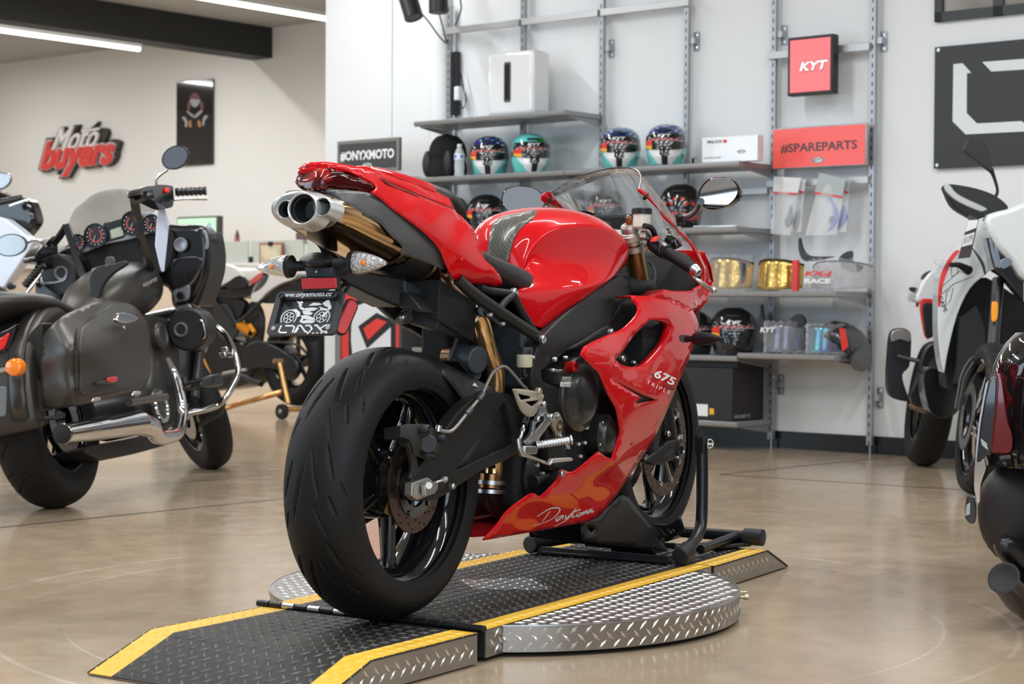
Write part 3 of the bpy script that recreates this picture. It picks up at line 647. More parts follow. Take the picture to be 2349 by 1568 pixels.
# heat shield flank
Ds = Depth(B, [(700, 443, 'l', .02), (740, 437, 'l', -.035), (791, 466, 'l', -.086), (783, 440, 'l', -.075), (847, 446, 'l', -.092), (871, 512, 'l', -.108), (881, 463, 'l', -.104), (922, 494, 'l', -.112), (922, 568, 'l', -.112), (963, 525, 'l', -.115), (918, 582, 'l', -.106), (1010, 577, 'l', -.118), (1016, 617, 'l', -.112), (971, 600, 'l', -.108)])
a = panel(Ds, [(697, 443, 1), (715, 437), (739, 434), (783, 435), (850, 443), (883, 458), (924, 490), (966, 522), (996, 548), (1014, 573), (1024, 600), (1018, 618, 1), (971, 600), (918, 582, 1), (923, 568), (914, 555), (897, 541), (871, 512), (820, 488), (791, 470, 1), (768, 452), (739, 440)], sm=4, step=9); both('heat_shield', a, shield, solid=.002)
# link pipe, clamp, bronze downpipe, lower collar
a = MB(); a.tube([P(.17, -.004, .818), P(.22, -.008, .80), L(1030, 672, -.035), L(1052, 694, -.045), L(1066, 708, -.05)], [.045, .040, .033, .029, .027], n=24, sm=5); part('link_pipe', a, pipe_m, ang=80)
for q in range(2): a = MB(); c0, c1 = L(1063, 704, -.05), L(1076, 718, -.053); d = unit(c1-c0); o = c0+d*(.004+.020*q); a.lathe(o, d, [(.029, 0), (.033, 0), (.033, .010), (.029, .010)], n=28, close=True); part('pipe_clamp', a, chrome)
a = MB(); a.cyl(L(1052, 722, -.06), L(1066, 728, -.07), .008, n=12); a.cyl(L(1040, 712, -.055), L(1056, 724, -.062), .0045, n=10); part('clamp_screw', a, chrome)
a = MB(); a.tube([L(1072, 712, -.052), L(1090, 716, -.058), L(1103, 740, -.062), L(1112, 775, -.066), L(1124, 815, -.07), L(1136, 850, -.074), L(1138, 880, -.074), L(1136, 930, -.07), L(1136, 1010, -.055), L(1133, 1075, -.05), L(1130, 1105, -.05)], [.022, .0235, .0235, .0235, .0235, .0235, .022, .022, .022, .022, .022], n=28, sm=5); part('exhaust_pipe', a, bronze2, ang=80)
a = MB(); o0, o1 = L(1128, 1085, -.05), L(1126, 1120, -.05); a.cyl(o0, o1, .030, n=28); part('pipe_collar', a, mat('burnt_collar', (.35, .17, .08), .3, 1), bevel=.002)
for k in (0, 1): a = MB(); d = unit(o1-o0); a.lathe(o0+d*(.018+.022*k), d, [(.030, 0), (.035, 0), (.035, .010), (.030, .010)], n=28, close=True); part('pipe_clamp', a, satin)
a = MB(); a.tube([L(1128, 1120, -.05), L(1135, 1150, -.05), L(1158, 1176, -.05), L(1190, 1190, -.04), L(1260, 1190, -.03)], .027, n=20, sm=5); part('collector_pipe', a, mat('dark_pipe', (.05, .04, .035), .4, .9))
# ---------------------------------------------------------------- under-tail, lens, number plate
Dl = Depth(B, [(677, 415, 'l', .046), (681, 435, 'l', .042), (690, 392, 'l', .044), (700, 412, 'l', .012), (729, 410, 'l', -.03), (774, 412, 'l', -.055), (821, 422, 'l', -.078), (862, 431, 'l', -.094), (729, 440, 'l', -.028), (790, 440, 'l', -.058), (740, 384, 'l', -.03), (800, 395, 'l', -.062)])
a = panel(Dl, [(677, 418, 1), (683, 402), (700, 392), (730, 386), (764, 386), (800, 396), (832, 411), (852, 421), (861, 428), (860, 434), (850, 440), (832, 444), (800, 437), (760, 434), (725, 437), (700, 437), (684, 428)], sm=4, step=8); lens = part('tail_light', a, dred, solid=.006)
a = panel(lambda x, y, o=0: Dl(x, y, .014), [(684, 420), (700, 402), (730, 396), (790, 404), (830, 420), (826, 432), (780, 430), (730, 434), (700, 434)], sm=3, step=14); mk('bulb_board', a, mat('lamp_reflector', (.5, .02, .01), .25, .5, bump=(60, 1, .01)), lens)

a = panel(lambda x, y, o=0: Dl(x, y, .004), [(703, 438, 1), (730, 436), (770, 433), (800, 435), (832, 443), (852, 440), (850, 450), (800, 452), (740, 446), (704, 447, 1)], sm=3, step=10); part('lens_skirt', a, gloss, solid=.03)
# hub body carrying the indicators
a = MB(); a.loft([[X(727+rx*math.cos(t), 600+ry*math.sin(t), xx) for t in [2*PI*k/24 for k in range(24)]] for rx, ry, xx in ((20, 8, -.30), (32, 14, -.285), (36, 18, -.25), (40, 22, -.20), (42, 20, -.12))]); part('indicator_bar', a, blk, bevel=.002)
a = MB(); a.prism([X(697, 612, -.275), X(762, 612, -.275), X(758, 636, -.275), X(703, 636, -.275)], B.x*.03); part('bracket_plate', a, bluegrey, bevel=.003)
a = MB(); a.prism([X(766, 598, -.255), X(790, 598, -.255), X(788, 618, -.255), X(770, 632, -.255), X(764, 620, -.255)], B.x*.04); part('bracket_plate', a, bluegrey, bevel=.002)
a = MB(); o = X(728, 623, -.277); a.lathe(o, -B.x, [(.0001, .004), (.003, .004), (.004, 0)], n=12); part('screw', a, chrome)
a = MB(); a.prism([X(691, 638.5, -.288), X(770, 636.5, -.288), X(771, 660.5, -.288), X(692, 663, -.288)], B.x*.010); rf = part('reflector', a, mat('red_reflector', (.60, .01, .015), .22, coat=1, bump=(900, .6, .001)), bevel=.001)
a = MB(); a.prism([X(690, 636, -.284), X(773, 634, -.284), X(774, 663, -.284), X(690, 665.5, -.284)], B.x*.012); mk('reflector_holder', a, blk, rf)
for sgn, c0, tip, nm in ((1, (663, 611), (588, 614), 'l'), (-1, (811, 603), (889, 603), 'r')):
    xx = -.262; b0 = X(*c0, xx); b1 = X(*tip, xx); d = unit(b1-b0); Ln = np.linalg.norm(b1-b0); up_ = B.z; 
    def teardrop(s0, s1, k, pts=24, grow=1.0):
        rr = []
        for i in range(k+1):
            t = s0+(s1-s0)*i/k; h = (.026*(1-(max(t, 0))**1.7)**.75)*grow if t < 1 else .0006; w = h*.72+.0015
            rr.append([b0+d*Ln*t+B.z*(h*math.sin(q)-.004*t*0)+B.x*(w*math.cos(q)) for q in [2*PI*j/pts for j in range(pts)]])
        return rr
    sig = MB(); sig.loft(teardrop(0, .995, 12)); so_ = part('indicator', sig, clear, ang=50)
    a = MB(); a.loft(teardrop(.04, .9, 10, grow=.86)); mk('reflector_bowl', a, mat('signal_bowl', (.92, .92, .92), .22, .5, bump=(120, 1, .01)), so_)
    a = MB(); a.ball(b0+d*Ln*.40-B.x*.012, (.006, .008, .007), F=B); mk('bulb', a, amber, so_)
    a = MB(); q0 = b0-d*.004; a.loft([[q0-d*s_+B.z*r*math.sin(q)+B.x*r*.8*math.cos(q) for q in [2*PI*j/20 for j in range(20)]] for s_, r in ((-.006, .0265), (.004, .025), (.012, .014), (.014, .009))]); mk('indicator_shell', a, blk, so_)
    a = MB(); rr = []
    for k in range(13): rr.append((.0085 if k % 2 else .0115, k*.0028))
    a.lathe(q0-d*.012, -d, [(.0001, 0)]+rr+[(.0001, rr[-1][1])], n=18); mk('stalk', a, blk, so_)
# number plate and frame, leaning
TL, TR, BR, BL_ = X(640, 671, -.272), X(794, 668, -.272), X(771, 769, -.322), X(612, 771, -.322)
pu, pv = TR-TL, TL-BL_; pn = unit(np.cross(pu, pv))*-1
if pn@(CAM-TL) < 0: pn = -pn
def PP(u, v, d=0): return BL_+(BR-BL_)*u+(TL-BL_)*v+((TR-TL)-(BR-BL_))*u*v+pn*d
def rr_rect(u0, v0, u1, v1, r, asp, n=5):
    q = []
    for cx_, cy_, a0 in ((u1-r, v1-r*asp, 0), (u0+r, v1-r*asp, PI/2), (u0+r, v0+r*asp, PI), (u1-r, v0+r*asp, 1.5*PI)):
        for k in range(n+1): t = a0+PI/2*k/n; q.append((cx_+r*math.cos(t), cy_+r*asp*math.sin(t)))
    return q
a = MB(); o_ = rr_rect(0, 0, 1, 1, .07, 1.5); i_ = rr_rect(.085, .26, .915, .82, .02, 1.5)
n_ = len(o_); vs = [PP(u, v, .006) for u, v in o_]+[PP(u, v, .006) for u, v in i_]+[PP(u, v, -.002) for u, v in o_]+[PP(u, v, -.002) for u, v in i_]
fs = []
for k in range(n_): k2 = (k+1) % n_; fs += [(k, k2, n_+k2, n_+k), (2*n_+k2, 2*n_+k, 3*n_+k, 3*n_+k2), (k2, k, 2*n_+k, 2*n_+k2), (n_+k, n_+k2, 3*n_+k2, 3*n_+k)]
a.add(vs, fs); plate_m = mat('plate_frame', (.030, .031, .034), .5)
pf = part('number_plate', (lambda m: (m.prism([PP(u, v, 0) for u, v in rr_rect(.02, .02, .98, .98, .06, 1.5)], -pn*.003), m)[1])(MB()), mat('plate_black', (.010, .010, .011), .4))
mk('plate_frame', a, plate_m, pf, bevel=.001)
txt = MB(); text_on(txt, 'www.onyxmoto.com', PP(.075, .812, .0095), PP(.925, .865)-PP(.075, .865), PP(.085, .985)-PP(.085, .855), bold=.012, shear=.25)
def strokes(mb, segs, w, d=.0068, uv=None):
    for s_ in segs:
        pts_ = [np.array(p) for p in s_]
        for p_, q_ in zip(pts_[:-1], pts_[1:]):
            t = q_-p_; asp = 1.55; tt_ = unit(V3(t[0]*asp, t[1], 0))[:2]; nn_ = np.array([-tt_[1]/asp, tt_[0]])*w/2; e_ = np.array([tt_[0]/asp, tt_[1]])*w*.35
            mb.add([PP(*(p_-e_+nn_), d), PP(*(p_-e_-nn_), d), PP(*(q_+e_-nn_), d), PP(*(q_+e_+nn_), d)], [(0, 1, 2, 3)])
mk('web_lettering', txt, white_m, pf, flat=True); lg = MB()
O0, O1 = .045, .20
strokes(lg, [[(.20, .20), (.185, .085), (.215, .05), (.30, .05)], [(.27, .20), (.37, .20), (.40, .165), (.39, .06)], [(.42, .05), (.455, .20), (.49, .20), (.575, .06), (.60, .06)], [(.46, .135), (.44, .06)], [(.56, .20), (.62, .20), (.66, .125), (.63, .04), (.61, .02)], [(.69, .20), (.72, .20), (.81, .07), (.83, .055), (.88, .055)], [(.90, .20), (.84, .20), (.77, .12)]], .035)
strokes(lg, [[(.68, .028), (.70, .028)], [(.74, .028), (.76, .028)], [(.80, .028), (.82, .028)], [(.87, .028), (.89, .028)]], .024)
mk('logo_lettering', lg, white_m, pf, flat=True)
# white line drawing of a motorcycle on the plate
dr = MB()
def arc(cx_, cy_, r, a0, a1, n=14, asp=1.55): return [(cx_+r/asp*math.cos(math.radians(a0+(a1-a0)*k/n)), cy_+r*math.sin(math.radians(a0+(a1-a0)*k/n))) for k in range(n+1)]
for cx_ in (.255, .735):
    for r, w in ((.185, .010), (.165, .014), (.115, .018)): strokes(dr, [arc(cx_, .415, r, -38, 218) if r > .12 else arc(cx_, .415, r, 0, 360, 20)], w, .001)
    for k in range(6): t = math.radians(60*k+12); strokes(dr, [[(cx_+.03/1.55*math.cos(t), .415+.03*math.sin(t)), (cx_+.11/1.55*math.cos(t), .415+.11*math.sin(t))]], .022, .001)
def dpoly(pts): dr.add([PP(u, v, .0012) for u, v in pts], [tuple(range(len(pts)))])
dpoly([(.30, .80), (.37, .76), (.41, .70), (.385, .66), (.34, .74)]); dpoly([(.345, .70), (.44, .63), (.47, .56), (.40, .60)]); dpoly([(.35, .78), (.39, .79), (.42, .74), (.38, .735)])
dpoly([(.50, .68), (.56, .75), (.65, .74), (.70, .70), (.62, .68)]); dpoly([(.44, .62), (.56, .64), (.66, .62), (.60, .56), (.50, .55)]); dpoly([(.70, .73), (.75, .80), (.79, .80), (.85, .62), (.81, .55), (.79, .64), (.74, .67)])
dpoly([(.43, .56), (.52, .57), (.60, .50), (.56, .46), (.46, .49)]); dpoly([(.42, .45), (.50, .47), (.58, .43), (.66, .36), (.60, .35), (.48, .38)]); dpoly([(.42, .32), (.54, .36), (.66, .33), (.62, .28), (.50, .27)])
dpoly([(.26, .60), (.33, .61), (.40, .54), (.42, .45), (.38, .42), (.36, .52), (.30, .57)]); dpoly([(.79, .55), (.82, .54), (.76, .42), (.73, .43)]); dpoly([(.66, .66), (.73, .62), (.80, .60), (.78, .56), (.70, .58)]); dpoly([(.45, .42), (.49, .42), (.46, .32), (.43, .33)])
mk('plate_drawing', dr, white_m, pf, flat=True)
for u, v in ((.10, .145), (.885, .145)): a = MB(); a.lathe(PP(u, v, .006), pn, [(.0001, .003), (.005, .003), (.006, 0)], n=14); mk('plate_bolt', a, bare, pf)
for u, v in ((.115, .85), (.905, .85)): a = MB(); a.lathe(PP(u, v, 0), pn, [(.0045, .016), (.0075, .016), (.0075, 0)], n=14); mk('plate_stud', a, blk, pf)
a = MB(); a.loft([[X(712+rx*math.cos(t), yy+ry*math.sin(t), -.31) for t in [2*PI*k/20 for k in range(20)]] for rx, ry, yy in ((20, 3, 770), (21, 4, 775), (12, 3, 781))]); part('plate_lamp', a, bluegrey)
# side reflector (long red) beside the plate
a = MB(); P0, P1 = V3(*X(808, 700, -.20)), V3(*X(785, 752, -.235)); d = unit(P1-P0); w_ = unit(B.x*.55-B.y*.8); 
pts_ = [P0+d*(s_)*1+w_*r for s_, r in ()]
def pill(c0, c1, r, nrm, th, n=8):
    d_ = unit(c1-c0); e_ = unit(np.cross(nrm, d_)); q = []
    for k in range(n+1): t = -PI/2+PI*k/n; q.append(c1+d_*r*math.cos(t)+e_*r*math.sin(t))
    for k in range(n+1): t = PI/2+PI*k/n; q.append(c0+d_*r*math.cos(t)+e_*r*math.sin(t))
    m_ = MB(); m_.prism(q, -unit(nrm)*th); return m_
nr = unit(-B.x*.6-B.y*.8+B.z*.1)
rs = part('side_reflector', pill(P0, P1, .0125, nr, .012), mat('red_reflector', None), bevel=.002)
mk('reflector_holder', pill(P0-nr*.005, P1-nr*.005, .0165, nr, .012), blk, rs, bevel=.002)
a = MB(); a.tube([X(798, 660, -.25), X(790, 640, -.18), X(800, 625, -.10)], .004, n=8); a.tube([X(772, 668, -.26), X(800, 640, -.18)], .004, n=8); a.tube([X(792, 668, -.25), X(812, 640, -.12), X(850, 640, -.03)], .004, n=8); part('plate_hanger', a, blk)
a = MB(); a.loft([[P(x, y*w_, z) for y, z in ((-1, z0), (-1, z1), (1, z1), (1, z0))] for x, w_, z0, z1 in ((-.24, .03, .785, .83), (-.12, .035, .75, .80), (.0, .04, .72, .79))]); part('plate_arm', a, blk, bevel=.006)
a = MB(); a.tube([L(826, 636, .04), L(850, 668, .04), L(900, 712, .045), L(935, 738, .05)], [.012, .016, .020, .018], n=12, sm=4); part('left_subframe_rail', a, blk) .name = 'subframe_rail'
# electrics boxes under the seat
def slab(name, quad, l_or_x, dvec, m, k='x', bev=.004):
    f_ = X if k == 'x' else L; a = MB(); a.prism([f_(px, py, v) for px, py, v in quad], dvec); return part(name, a, m, bevel=bev)
slab('battery_box', [(868, 638, .03), (929, 640, .03), (930, 670, .03), (874, 668, .03)], 0, B.x*.20-B.z*.06, bluegrey)
slab('battery_box', [(879, 668, .04), (935, 668, .04), (968, 712, .04), (915, 705, .04)], 0, B.x*.16-B.z*.02, blk2)
slab('tool_box', [(944, 706, .13), (1011, 704, .13), (1002, 755, .13), (938, 742, .13)], 0, B.x*.16-B.z*.03, bluegrey)
slab('tray', [(930, 640, .10), (1010, 640, .10), (1004, 735, .10), (930, 700, .10)], 0, B.x*.17-B.z*.055, mat('matt_black', (.008, .008, .009), .8))
a = MB(); a.cyl(L(905, 727, .06), L(935, 727, .0), .016, n=20); part('peg_mount', a, bluegrey, bevel=.002)
bolt(925, 727, -.005, .008)
# ---------------------------------------------------------------- tail fairing and seats
Dt = Depth(B, [(684, 394, 'l', .040), (692, 381, 'l', .036), (729, 371, 'l', -.01), (709, 387, 'l', .012), (752, 372, 'l', -.03), (767, 384, 'l', -.048), (780, 376, 'l', -.05), (814, 399, 'l', -.072), (811, 381, 'l', -.062), (860, 393, 'l', -.075), (862, 429, 'l', -.096), (852, 441, 'l', -.100), (887, 418, 'l', -.086), (934, 437, 'l', -.090), (881, 461, 'l', -.108), (922, 494, 'l', -.118), (950, 470, 'l', -.112), (963, 449, 'l', -.095), (1004, 466, 'l', -.100), (963, 525, 'l', -.124), (1000, 510, 'l', -.128), (1044, 482, 'l', -.104), (1065, 505, 'l', -.112), (1053, 497, 'l', -.106), (1010, 576, 'l', -.126), (1036, 633, 'l', -.122), (1087, 532, 'l', -.126), (1060, 560, 'l', -.140), (1093, 545, 'l', -.130), (1112, 594, 'l', -.140), (1048, 643, 'l', -.118), (1075, 600, 'l', -.142), (1116, 655, 'l', -.120), (1144, 627, 'l', -.142), (1152, 653, 'l', -.126), (1110, 630, 'l', -.140)])
tail = [(686, 397, 1), (685, 389), (691, 381), (708, 374), (729, 371), (752, 371), (780, 375), (811, 380), (860, 391, 1), (873, 404), (887, 417), (934, 437), (963, 449), (1004, 466), (1044, 481, 1), (1053, 497), (1065, 504), (1082, 520), (1088, 533), (1094, 546), (1104, 572), (1112, 594), (1130, 611), (1144, 627), (1151, 641), (1152, 653), (1142, 657), (1116, 655), (1075, 649), (1048, 643), (1036, 633), (1020, 602), (1010, 576), (991, 551), (963, 525), (922, 494), (897, 476), (881, 461.5), (851, 439.5, 1), (861, 433), (862, 428), (852, 418.6), (834, 409), (814, 399), (790, 390), (767, 384), (739, 382), (708, 388)]
a = panel(Dt, tail, step=8, sm=3); tf = both('tail_fairing', a, red, solid=.003)
# creased fin on the flank
a = MB(); a.add([Dt(1043, 601, -.0015), Dt(1063, 587, -.001), Dt(1056, 594, -.0075), Dt(1060, 598, -.001)], [(0, 1, 2), (0, 2, 3), (2, 1, 3)]); part('fairing_fin', a, red)
# centre of the tail: closes the two flanks
def ring8(x, w, zt, zb, r=.6, y0=0):
    return [P(x, y0+w*c, z) for c, z in ((-1, zb), (-1, zb+(zt-zb)*.6), (-.86, zb+(zt-zb)*.9), (-.5, zt), (0, zt+.002), (.5, zt), (.86, zb+(zt-zb)*.9), (1, zb+(zt-zb)*.6), (1, zb))]
a = MB(); a.loft([ring8(*q) for q in ((-.300, .045, 1.024, 1.008), (-.26, .062, 1.030, 1.0), (-.18, .073, 1.033, .99), (-.08, .080, 1.024, .97), (.05, .085, 1.000, .95), (.20, .095, .955, .88), (.30, .105, .90, .82))]); part('tail_top', a, red, sub=1)
Dcwl = Depth(B, [(857, 391, 'l', -.070), (901, 402, 'l', -.045), (963, 420, 'l', -.045), (1010, 437, 'l', -.045), (887, 416, 'l', -.082), (934, 436, 'l', -.086), (1004, 465, 'l', -.092), (1043, 478, 'l', -.092), (1032, 456, 'l', -.07), (950, 425, 'l', -.066)])
a = panel(Dcwl, [(858, 390, 1), (880, 396), (902, 401), (935, 410), (963, 420), (993, 430), (1010, 438), (1024, 447), (1034, 458), (1043, 478, 1), (1004, 463), (963, 446), (934, 434), (887, 414), (873, 402)], sm=4, step=7); both('seat_cowl', a, red, solid=.003)
a = MB(); a.loft([ring8(*q) for q in ((-.14, .05, 1.040, 1.02), (-.04, .055, 1.036, 1.0), (.08, .06, 1.022, .98), (.17, .062, 1.008, .965))]); part('cowl_top', a, red, sub=1)
a = panel(Dcwl, [(860, 393, 1), (887, 416), (934, 436), (1004, 465), (1044, 480, 1), (1044, 484, 1), (1004, 469), (934, 440), (887, 420)], sm=3, step=8, off=-.003); both('cowl_gap', a, mat('matt_black_gap', (.003, .003, .003), .8))
a = MB(); a.loft([[P(x, w*math.cos(t), z+h*math.sin(t)) for t in [2*PI*k/20 for k in range(20)]] for x, w, z, h in ((.10, .03, .99, .03), (.15, .06, .982, .038), (.19, .075, .970, .042), (.225, .078, .956, .040), (.25, .06, .946, .028), (.255, .02, .944, .010))]); part('cowl_pad', a, blk, ang=80)
# rider seat
a = MB(); a.loft([[P(x, w*np.sign(math.cos(t))*abs(math.cos(t))**.6, z+h*np.sign(math.sin(t))*abs(math.sin(t))**.7) for t in [2*PI*k/28 for k in range(28)]] for x, w, z, h in ((.14, .09, .875, .025), (.22, .112, .848, .030), (.30, .126, .822, .034), (.38, .134, .802, .038), (.45, .132, .788, .040), (.495, .118, .784, .037), (.525, .095, .784, .028), (.537, .05, .785, .014))]); seat = part('rider_seat', a, mat('seat_vinyl', (.020, .019, .020), .5, bump=(300, .3, .0006)), ang=80)
# ---------------------------------------------------------------- tank
T = [[(.470, 0, .78), (.474, 0, .87), (.500, 0, .943), (.60, 0, .980), (.78, 0, .998), (.92, 0, .985), (1.04, 0, .948), (1.10, 0, .89)],
     [(.474, -.05, .78), (.480, -.055, .87), (.520, -.066, .936), (.61, -.078, .968), (.78, -.09, .985), (.92, -.095, .970), (1.03, -.09, .935), (1.08, -.08, .87)],
     [(.484, -.074, .79), (.503, -.080, .862), (.557, -.098, .922), (.65, -.116, .947), (.78, -.132, .956), (.88, -.142, .942), (.97, -.140, .905), (1.03, -.105, .855)],
     [(.486, -.082, .79), (.506, -.090, .858), (.56, -.110, .914), (.65, -.131, .936), (.78, -.152, .942), (.88, -.163, .926), (.975, -.158, .893), (1.035, -.115, .845)],
     [(.487, -.083, .788), (.508, -.091, .852), (.562, -.111, .904), (.652, -.130, .924), (.782, -.150, .930), (.882, -.163, .916), (.974, -.159, .884), (1.03, -.115, .84)],
     [(.492, -.088, .79), (.52, -.095, .845), (.58, -.106, .850), (.67, -.121, .852), (.78, -.138, .856), (.88, -.155, .858), (.955, -.156, .845), (1.01, -.11, .83)],
     [(.43, -.120, .775), (.48, -.122, .78), (.55, -.136, .779), (.63, -.149, .779), (.72, -.162, .782), (.82, -.166, .796), (.91, -.152, .818), (.98, -.11, .815)],
     [(.37, -.132, .757), (.43, -.142, .764), (.52, -.153, .768), (.61, -.161, .771), (.71, -.167, .775), (.81, -.167, .790), (.90, -.150, .808), (.97, -.11, .81)],
     [(.38, -.126, .735), (.43, -.130, .700), (.50, -.134, .660), (.57, -.138, .692), (.65, -.142, .722), (.74, -.144, .748), (.86, -.132, .788), (.95, -.10, .80)]]
rows = [[P(*q) for q in r] for r in T]; left = [[P(q[0], -q[1], q[2]) for q in r] for r in T[1:]][::-1]
a = MB(); a.grid(left+rows); tank = part('fuel_tank', a, red, sub=3, ang=180)
from mathutils.bvhtree import BVHTree
class Surf:
    """what a pixel sees on a finished part"""
    def __init__(s, ob):
        bpy.context.view_layer.update(); dg = bpy.context.evaluated_depsgraph_get(); e = ob.evaluated_get(dg); me = e.to_mesh(); r = root_of(ob); M = np.array(r.matrix_basis)
        vs = [tuple(M[:3, :3]@np.array(v.co)+M[:3, 3]) for v in me.vertices]; s.t = BVHTree.FromPolygons(vs, [tuple(p.vertices) for p in me.polygons]); e.to_mesh_clear(); s.last = 4.8
    def __call__(s, px, py, off=0):
        r = ray(px, py); n = np.linalg.norm(r); h = s.t.ray_cast(Vector(CAM), Vector(r/n))
        if h[0] is None:
            h2 = s.t.find_nearest(Vector(CAM+r*s.last)); q = np.array(h2[0]) if h2[0] else CAM+r*s.last
        else: q = np.array(h[0]); s.last = (q-CAM)@FW
        nr_ = h[1] if h[0] is not None else None
        return q+r/n*off*1.0
St = Surf(tank)
carbon = mat('carbon_pad', (.055, .05, .04), .30, coat=.5); N = NT(carbon); x_, y_, z_ = N.xyz()
ck = N.n('ShaderNodeTexChecker'); ck.inputs['Scale'].default_value = 260; ck.inputs[1].default_value = (.13, .125, .10, 1); ck.inputs[2].default_value = (.035, .033, .028, 1); tc = N.n('ShaderNodeTexCoord'); N.t.links.new(tc.outputs['Object'], ck.inputs[0]); N.t.links.new(ck.outputs[0], N.b.inputs['Base Color']); N.bump(ck.outputs[1], .6, .0008)
a = panel(St, [(1117, 585, 1), (1122, 545), (1128, 518), (1140, 503), (1160, 494), (1190, 488), (1205, 484), (1224, 480), (1231, 483), (1230, 492), (1215, 507), (1196, 522), (1181, 545), (1171, 575), (1166, 600), (1155, 603, 1), (1135, 596)], sm=4, step=7, off=-.003); part('tank_pad', a, carbon, solid=.0015)
dm = mat('pad_emboss', (.16, .15, .12), .4); a = MB(); decal_text(a, St, 'TRIUMPH', (1151, 500.5), (1188, 498), (1151.5, 495), off=-.0052); part('pad_lettering', a, dm, flat=True)
bolt(1180, 672, -.150, .013); bolt(1245, 778, -.178, .011); bolt(1402, 762, -.19, .010)
# ---------------------------------------------------------------- frame
Df = Depth(B, [(1440, 660, 'l', -.105), (1420, 640, 'l', -.12), (1349, 690, 'l', -.150), (1292, 735, 'l', -.160), (1400, 745, 'l', -.150), (1246, 775, 'l', -.168), (1262, 850, 'l', -.170), (1230, 830, 'l', -.165), (1295, 900, 'l', -.168), (1298, 1040, 'l', -.165), (1262, 1075, 'l', -.16), (1240, 950, 'l', -.16), (1330, 790, 'l', -.165)])
a = panel(Df, [(1405, 640, 1), (1424, 632), (1440, 642), (1448, 660), (1447, 682), (1420, 698), (1402, 730), (1398, 750), (1360, 775), (1310, 800), (1275, 826), (1242, 850, 1), (1250, 876), (1293, 889, 1), (1298, 925), (1299, 1000), (1299, 1050), (1290, 1078, 1), (1264, 1080, 1), (1256, 1010), (1240, 960), (1228, 915), (1220, 870), (1224, 830), (1234, 798), (1250, 768), (1292, 725), (1349, 680)], sm=4, step=12); frame = both('main_frame', a, swing_m, solid=.03, bevel=.004, seg=2)
a = panel(lambda x, y, o=0: Df(x, y, .012), [(1447, 682, 1), (1420, 698), (1404, 730), (1396, 752), (1405, 764, 1), (1360, 782), (1300, 806), (1312, 798), (1360, 775), (1420, 720)], sm=2, step=12); both('frame_gusset', a, blk, solid=.01)
a = panel(Df, [(1300, 801, 1), (1340, 779), (1382, 752), (1400, 748), (1410, 760), (1400, 770), (1356, 785), (1310, 804)], sm=3, step=10, off=-.006); both('frame_lug', a, blk, solid=.006)
for pts, r in (([(1240, 776, -.16), (1190, 744, -.158), (1130, 704, -.152), (1085, 672, -.14), (1050, 640, -.12)], .0145), ([(1178, 676, -.150), (1200, 720, -.155), (1228, 765, -.160)], .010), ([(1178, 676, -.15), (1160, 690, -.148), (1146, 708, -.148)], .009), ([(1100, 660, -.12), (1130, 668, -.13), (1178, 674, -.145)], .010)):
    a = MB(); a.tube([L(*q) for q in pts], r, n=12, sm=4); part('subframe_rail', a, swing_m); part('subframe_rail', mirror(a, B), swing_m)
a = panel(Depth(B, [(1100, 700, 'l', -.15), (1160, 740, 'l', -.152), (1120, 750, 'l', -.15)]), [(1114, 712), (1124, 712), (1140, 723), (1155, 738), (1154, 748), (1146, 750), (1136, 738), (1118, 726)], sm=3, step=9); part('hanger_plate', a, swing_m, solid=.006, bevel=.001)
bolt(1124, 722, -.158, .006); bolt(1153, 742, -.158, .006)
a = MB(); a.cyl(L(1108, 712, -.14), L(1104, 716, -.06), .013, n=18); part('rubber_mount', a, bluegrey, bevel=.002)
# ---------------------------------------------------------------- engine and innards
dk = mat('engine_black', (.010, .010, .011), .42)
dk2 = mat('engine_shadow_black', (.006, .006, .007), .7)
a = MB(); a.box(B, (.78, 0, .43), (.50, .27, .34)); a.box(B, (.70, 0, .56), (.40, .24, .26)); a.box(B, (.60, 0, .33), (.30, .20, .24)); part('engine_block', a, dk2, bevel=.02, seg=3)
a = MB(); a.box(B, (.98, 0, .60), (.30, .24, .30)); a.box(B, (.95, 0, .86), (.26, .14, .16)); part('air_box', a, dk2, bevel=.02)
a = MB(); a.box(B, (1.12, 0, .50), (.035, .34, .36)); rad = part('radiator', a, mat('radiator_black', (.012, .012, .012), .6), bevel=.004)
a = MB()
for k in range(26): a.box(B, (1.10, 0, .335+k*.013), (.004, .32, .002))
mk('radiator_fins', a, mat('fin_grey', (.05, .05, .05), .5), rad)
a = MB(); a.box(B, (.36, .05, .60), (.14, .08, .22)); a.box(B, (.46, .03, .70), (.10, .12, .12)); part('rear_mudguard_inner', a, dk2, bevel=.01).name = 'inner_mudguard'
def ycyl(name, px, py, l0, l1, r, m, n=40, bev=.004, prof=None):
    a = MB(); o = L(px, py, l0)
    a.lathe(o, -B.y, prof or [(.0001, 0), (r, 0)], n=n) if prof else a.cyl(o, o+B.y*(l1-l0)*1.0, r, n=n); return part(name, a, m, bevel=0 if prof else bev)
ycyl('clutch_cover', 1335, 905, -.185, 0, 0, mat('cover_black', (.016, .016, .016), .28, coat=.2), prof=[(.098, -.06), (.098, -.012), (.094, -.004), (.083, 0), (.078, .004), (.070, .014), (.058, .020), (.035, .023), (.0001, .024)])
ycyl('starter_cover', 1392, 1000, -.178, 0, 0, mat('cover_black', None), prof=[(.058, -.05), (.058, 0), (.048, .006), (.042, .016), (.025, .020), (.0001, .021)])
a = MB(); a.hull8([L(1285, 850, -.185), L(1330, 842, -.185), L(1340, 870, -.185), L(1290, 880, -.185)], [q+B.y*.06 for q in (L(1275, 835, -.185), L(1350, 830, -.185), L(1350, 890, -.185), L(1285, 895, -.185))]); part('cover_shoulder', a, mat('cover_black', None), bevel=.006)
redc = mat('red_anodised', (.75, .02, .02), .18, .8)
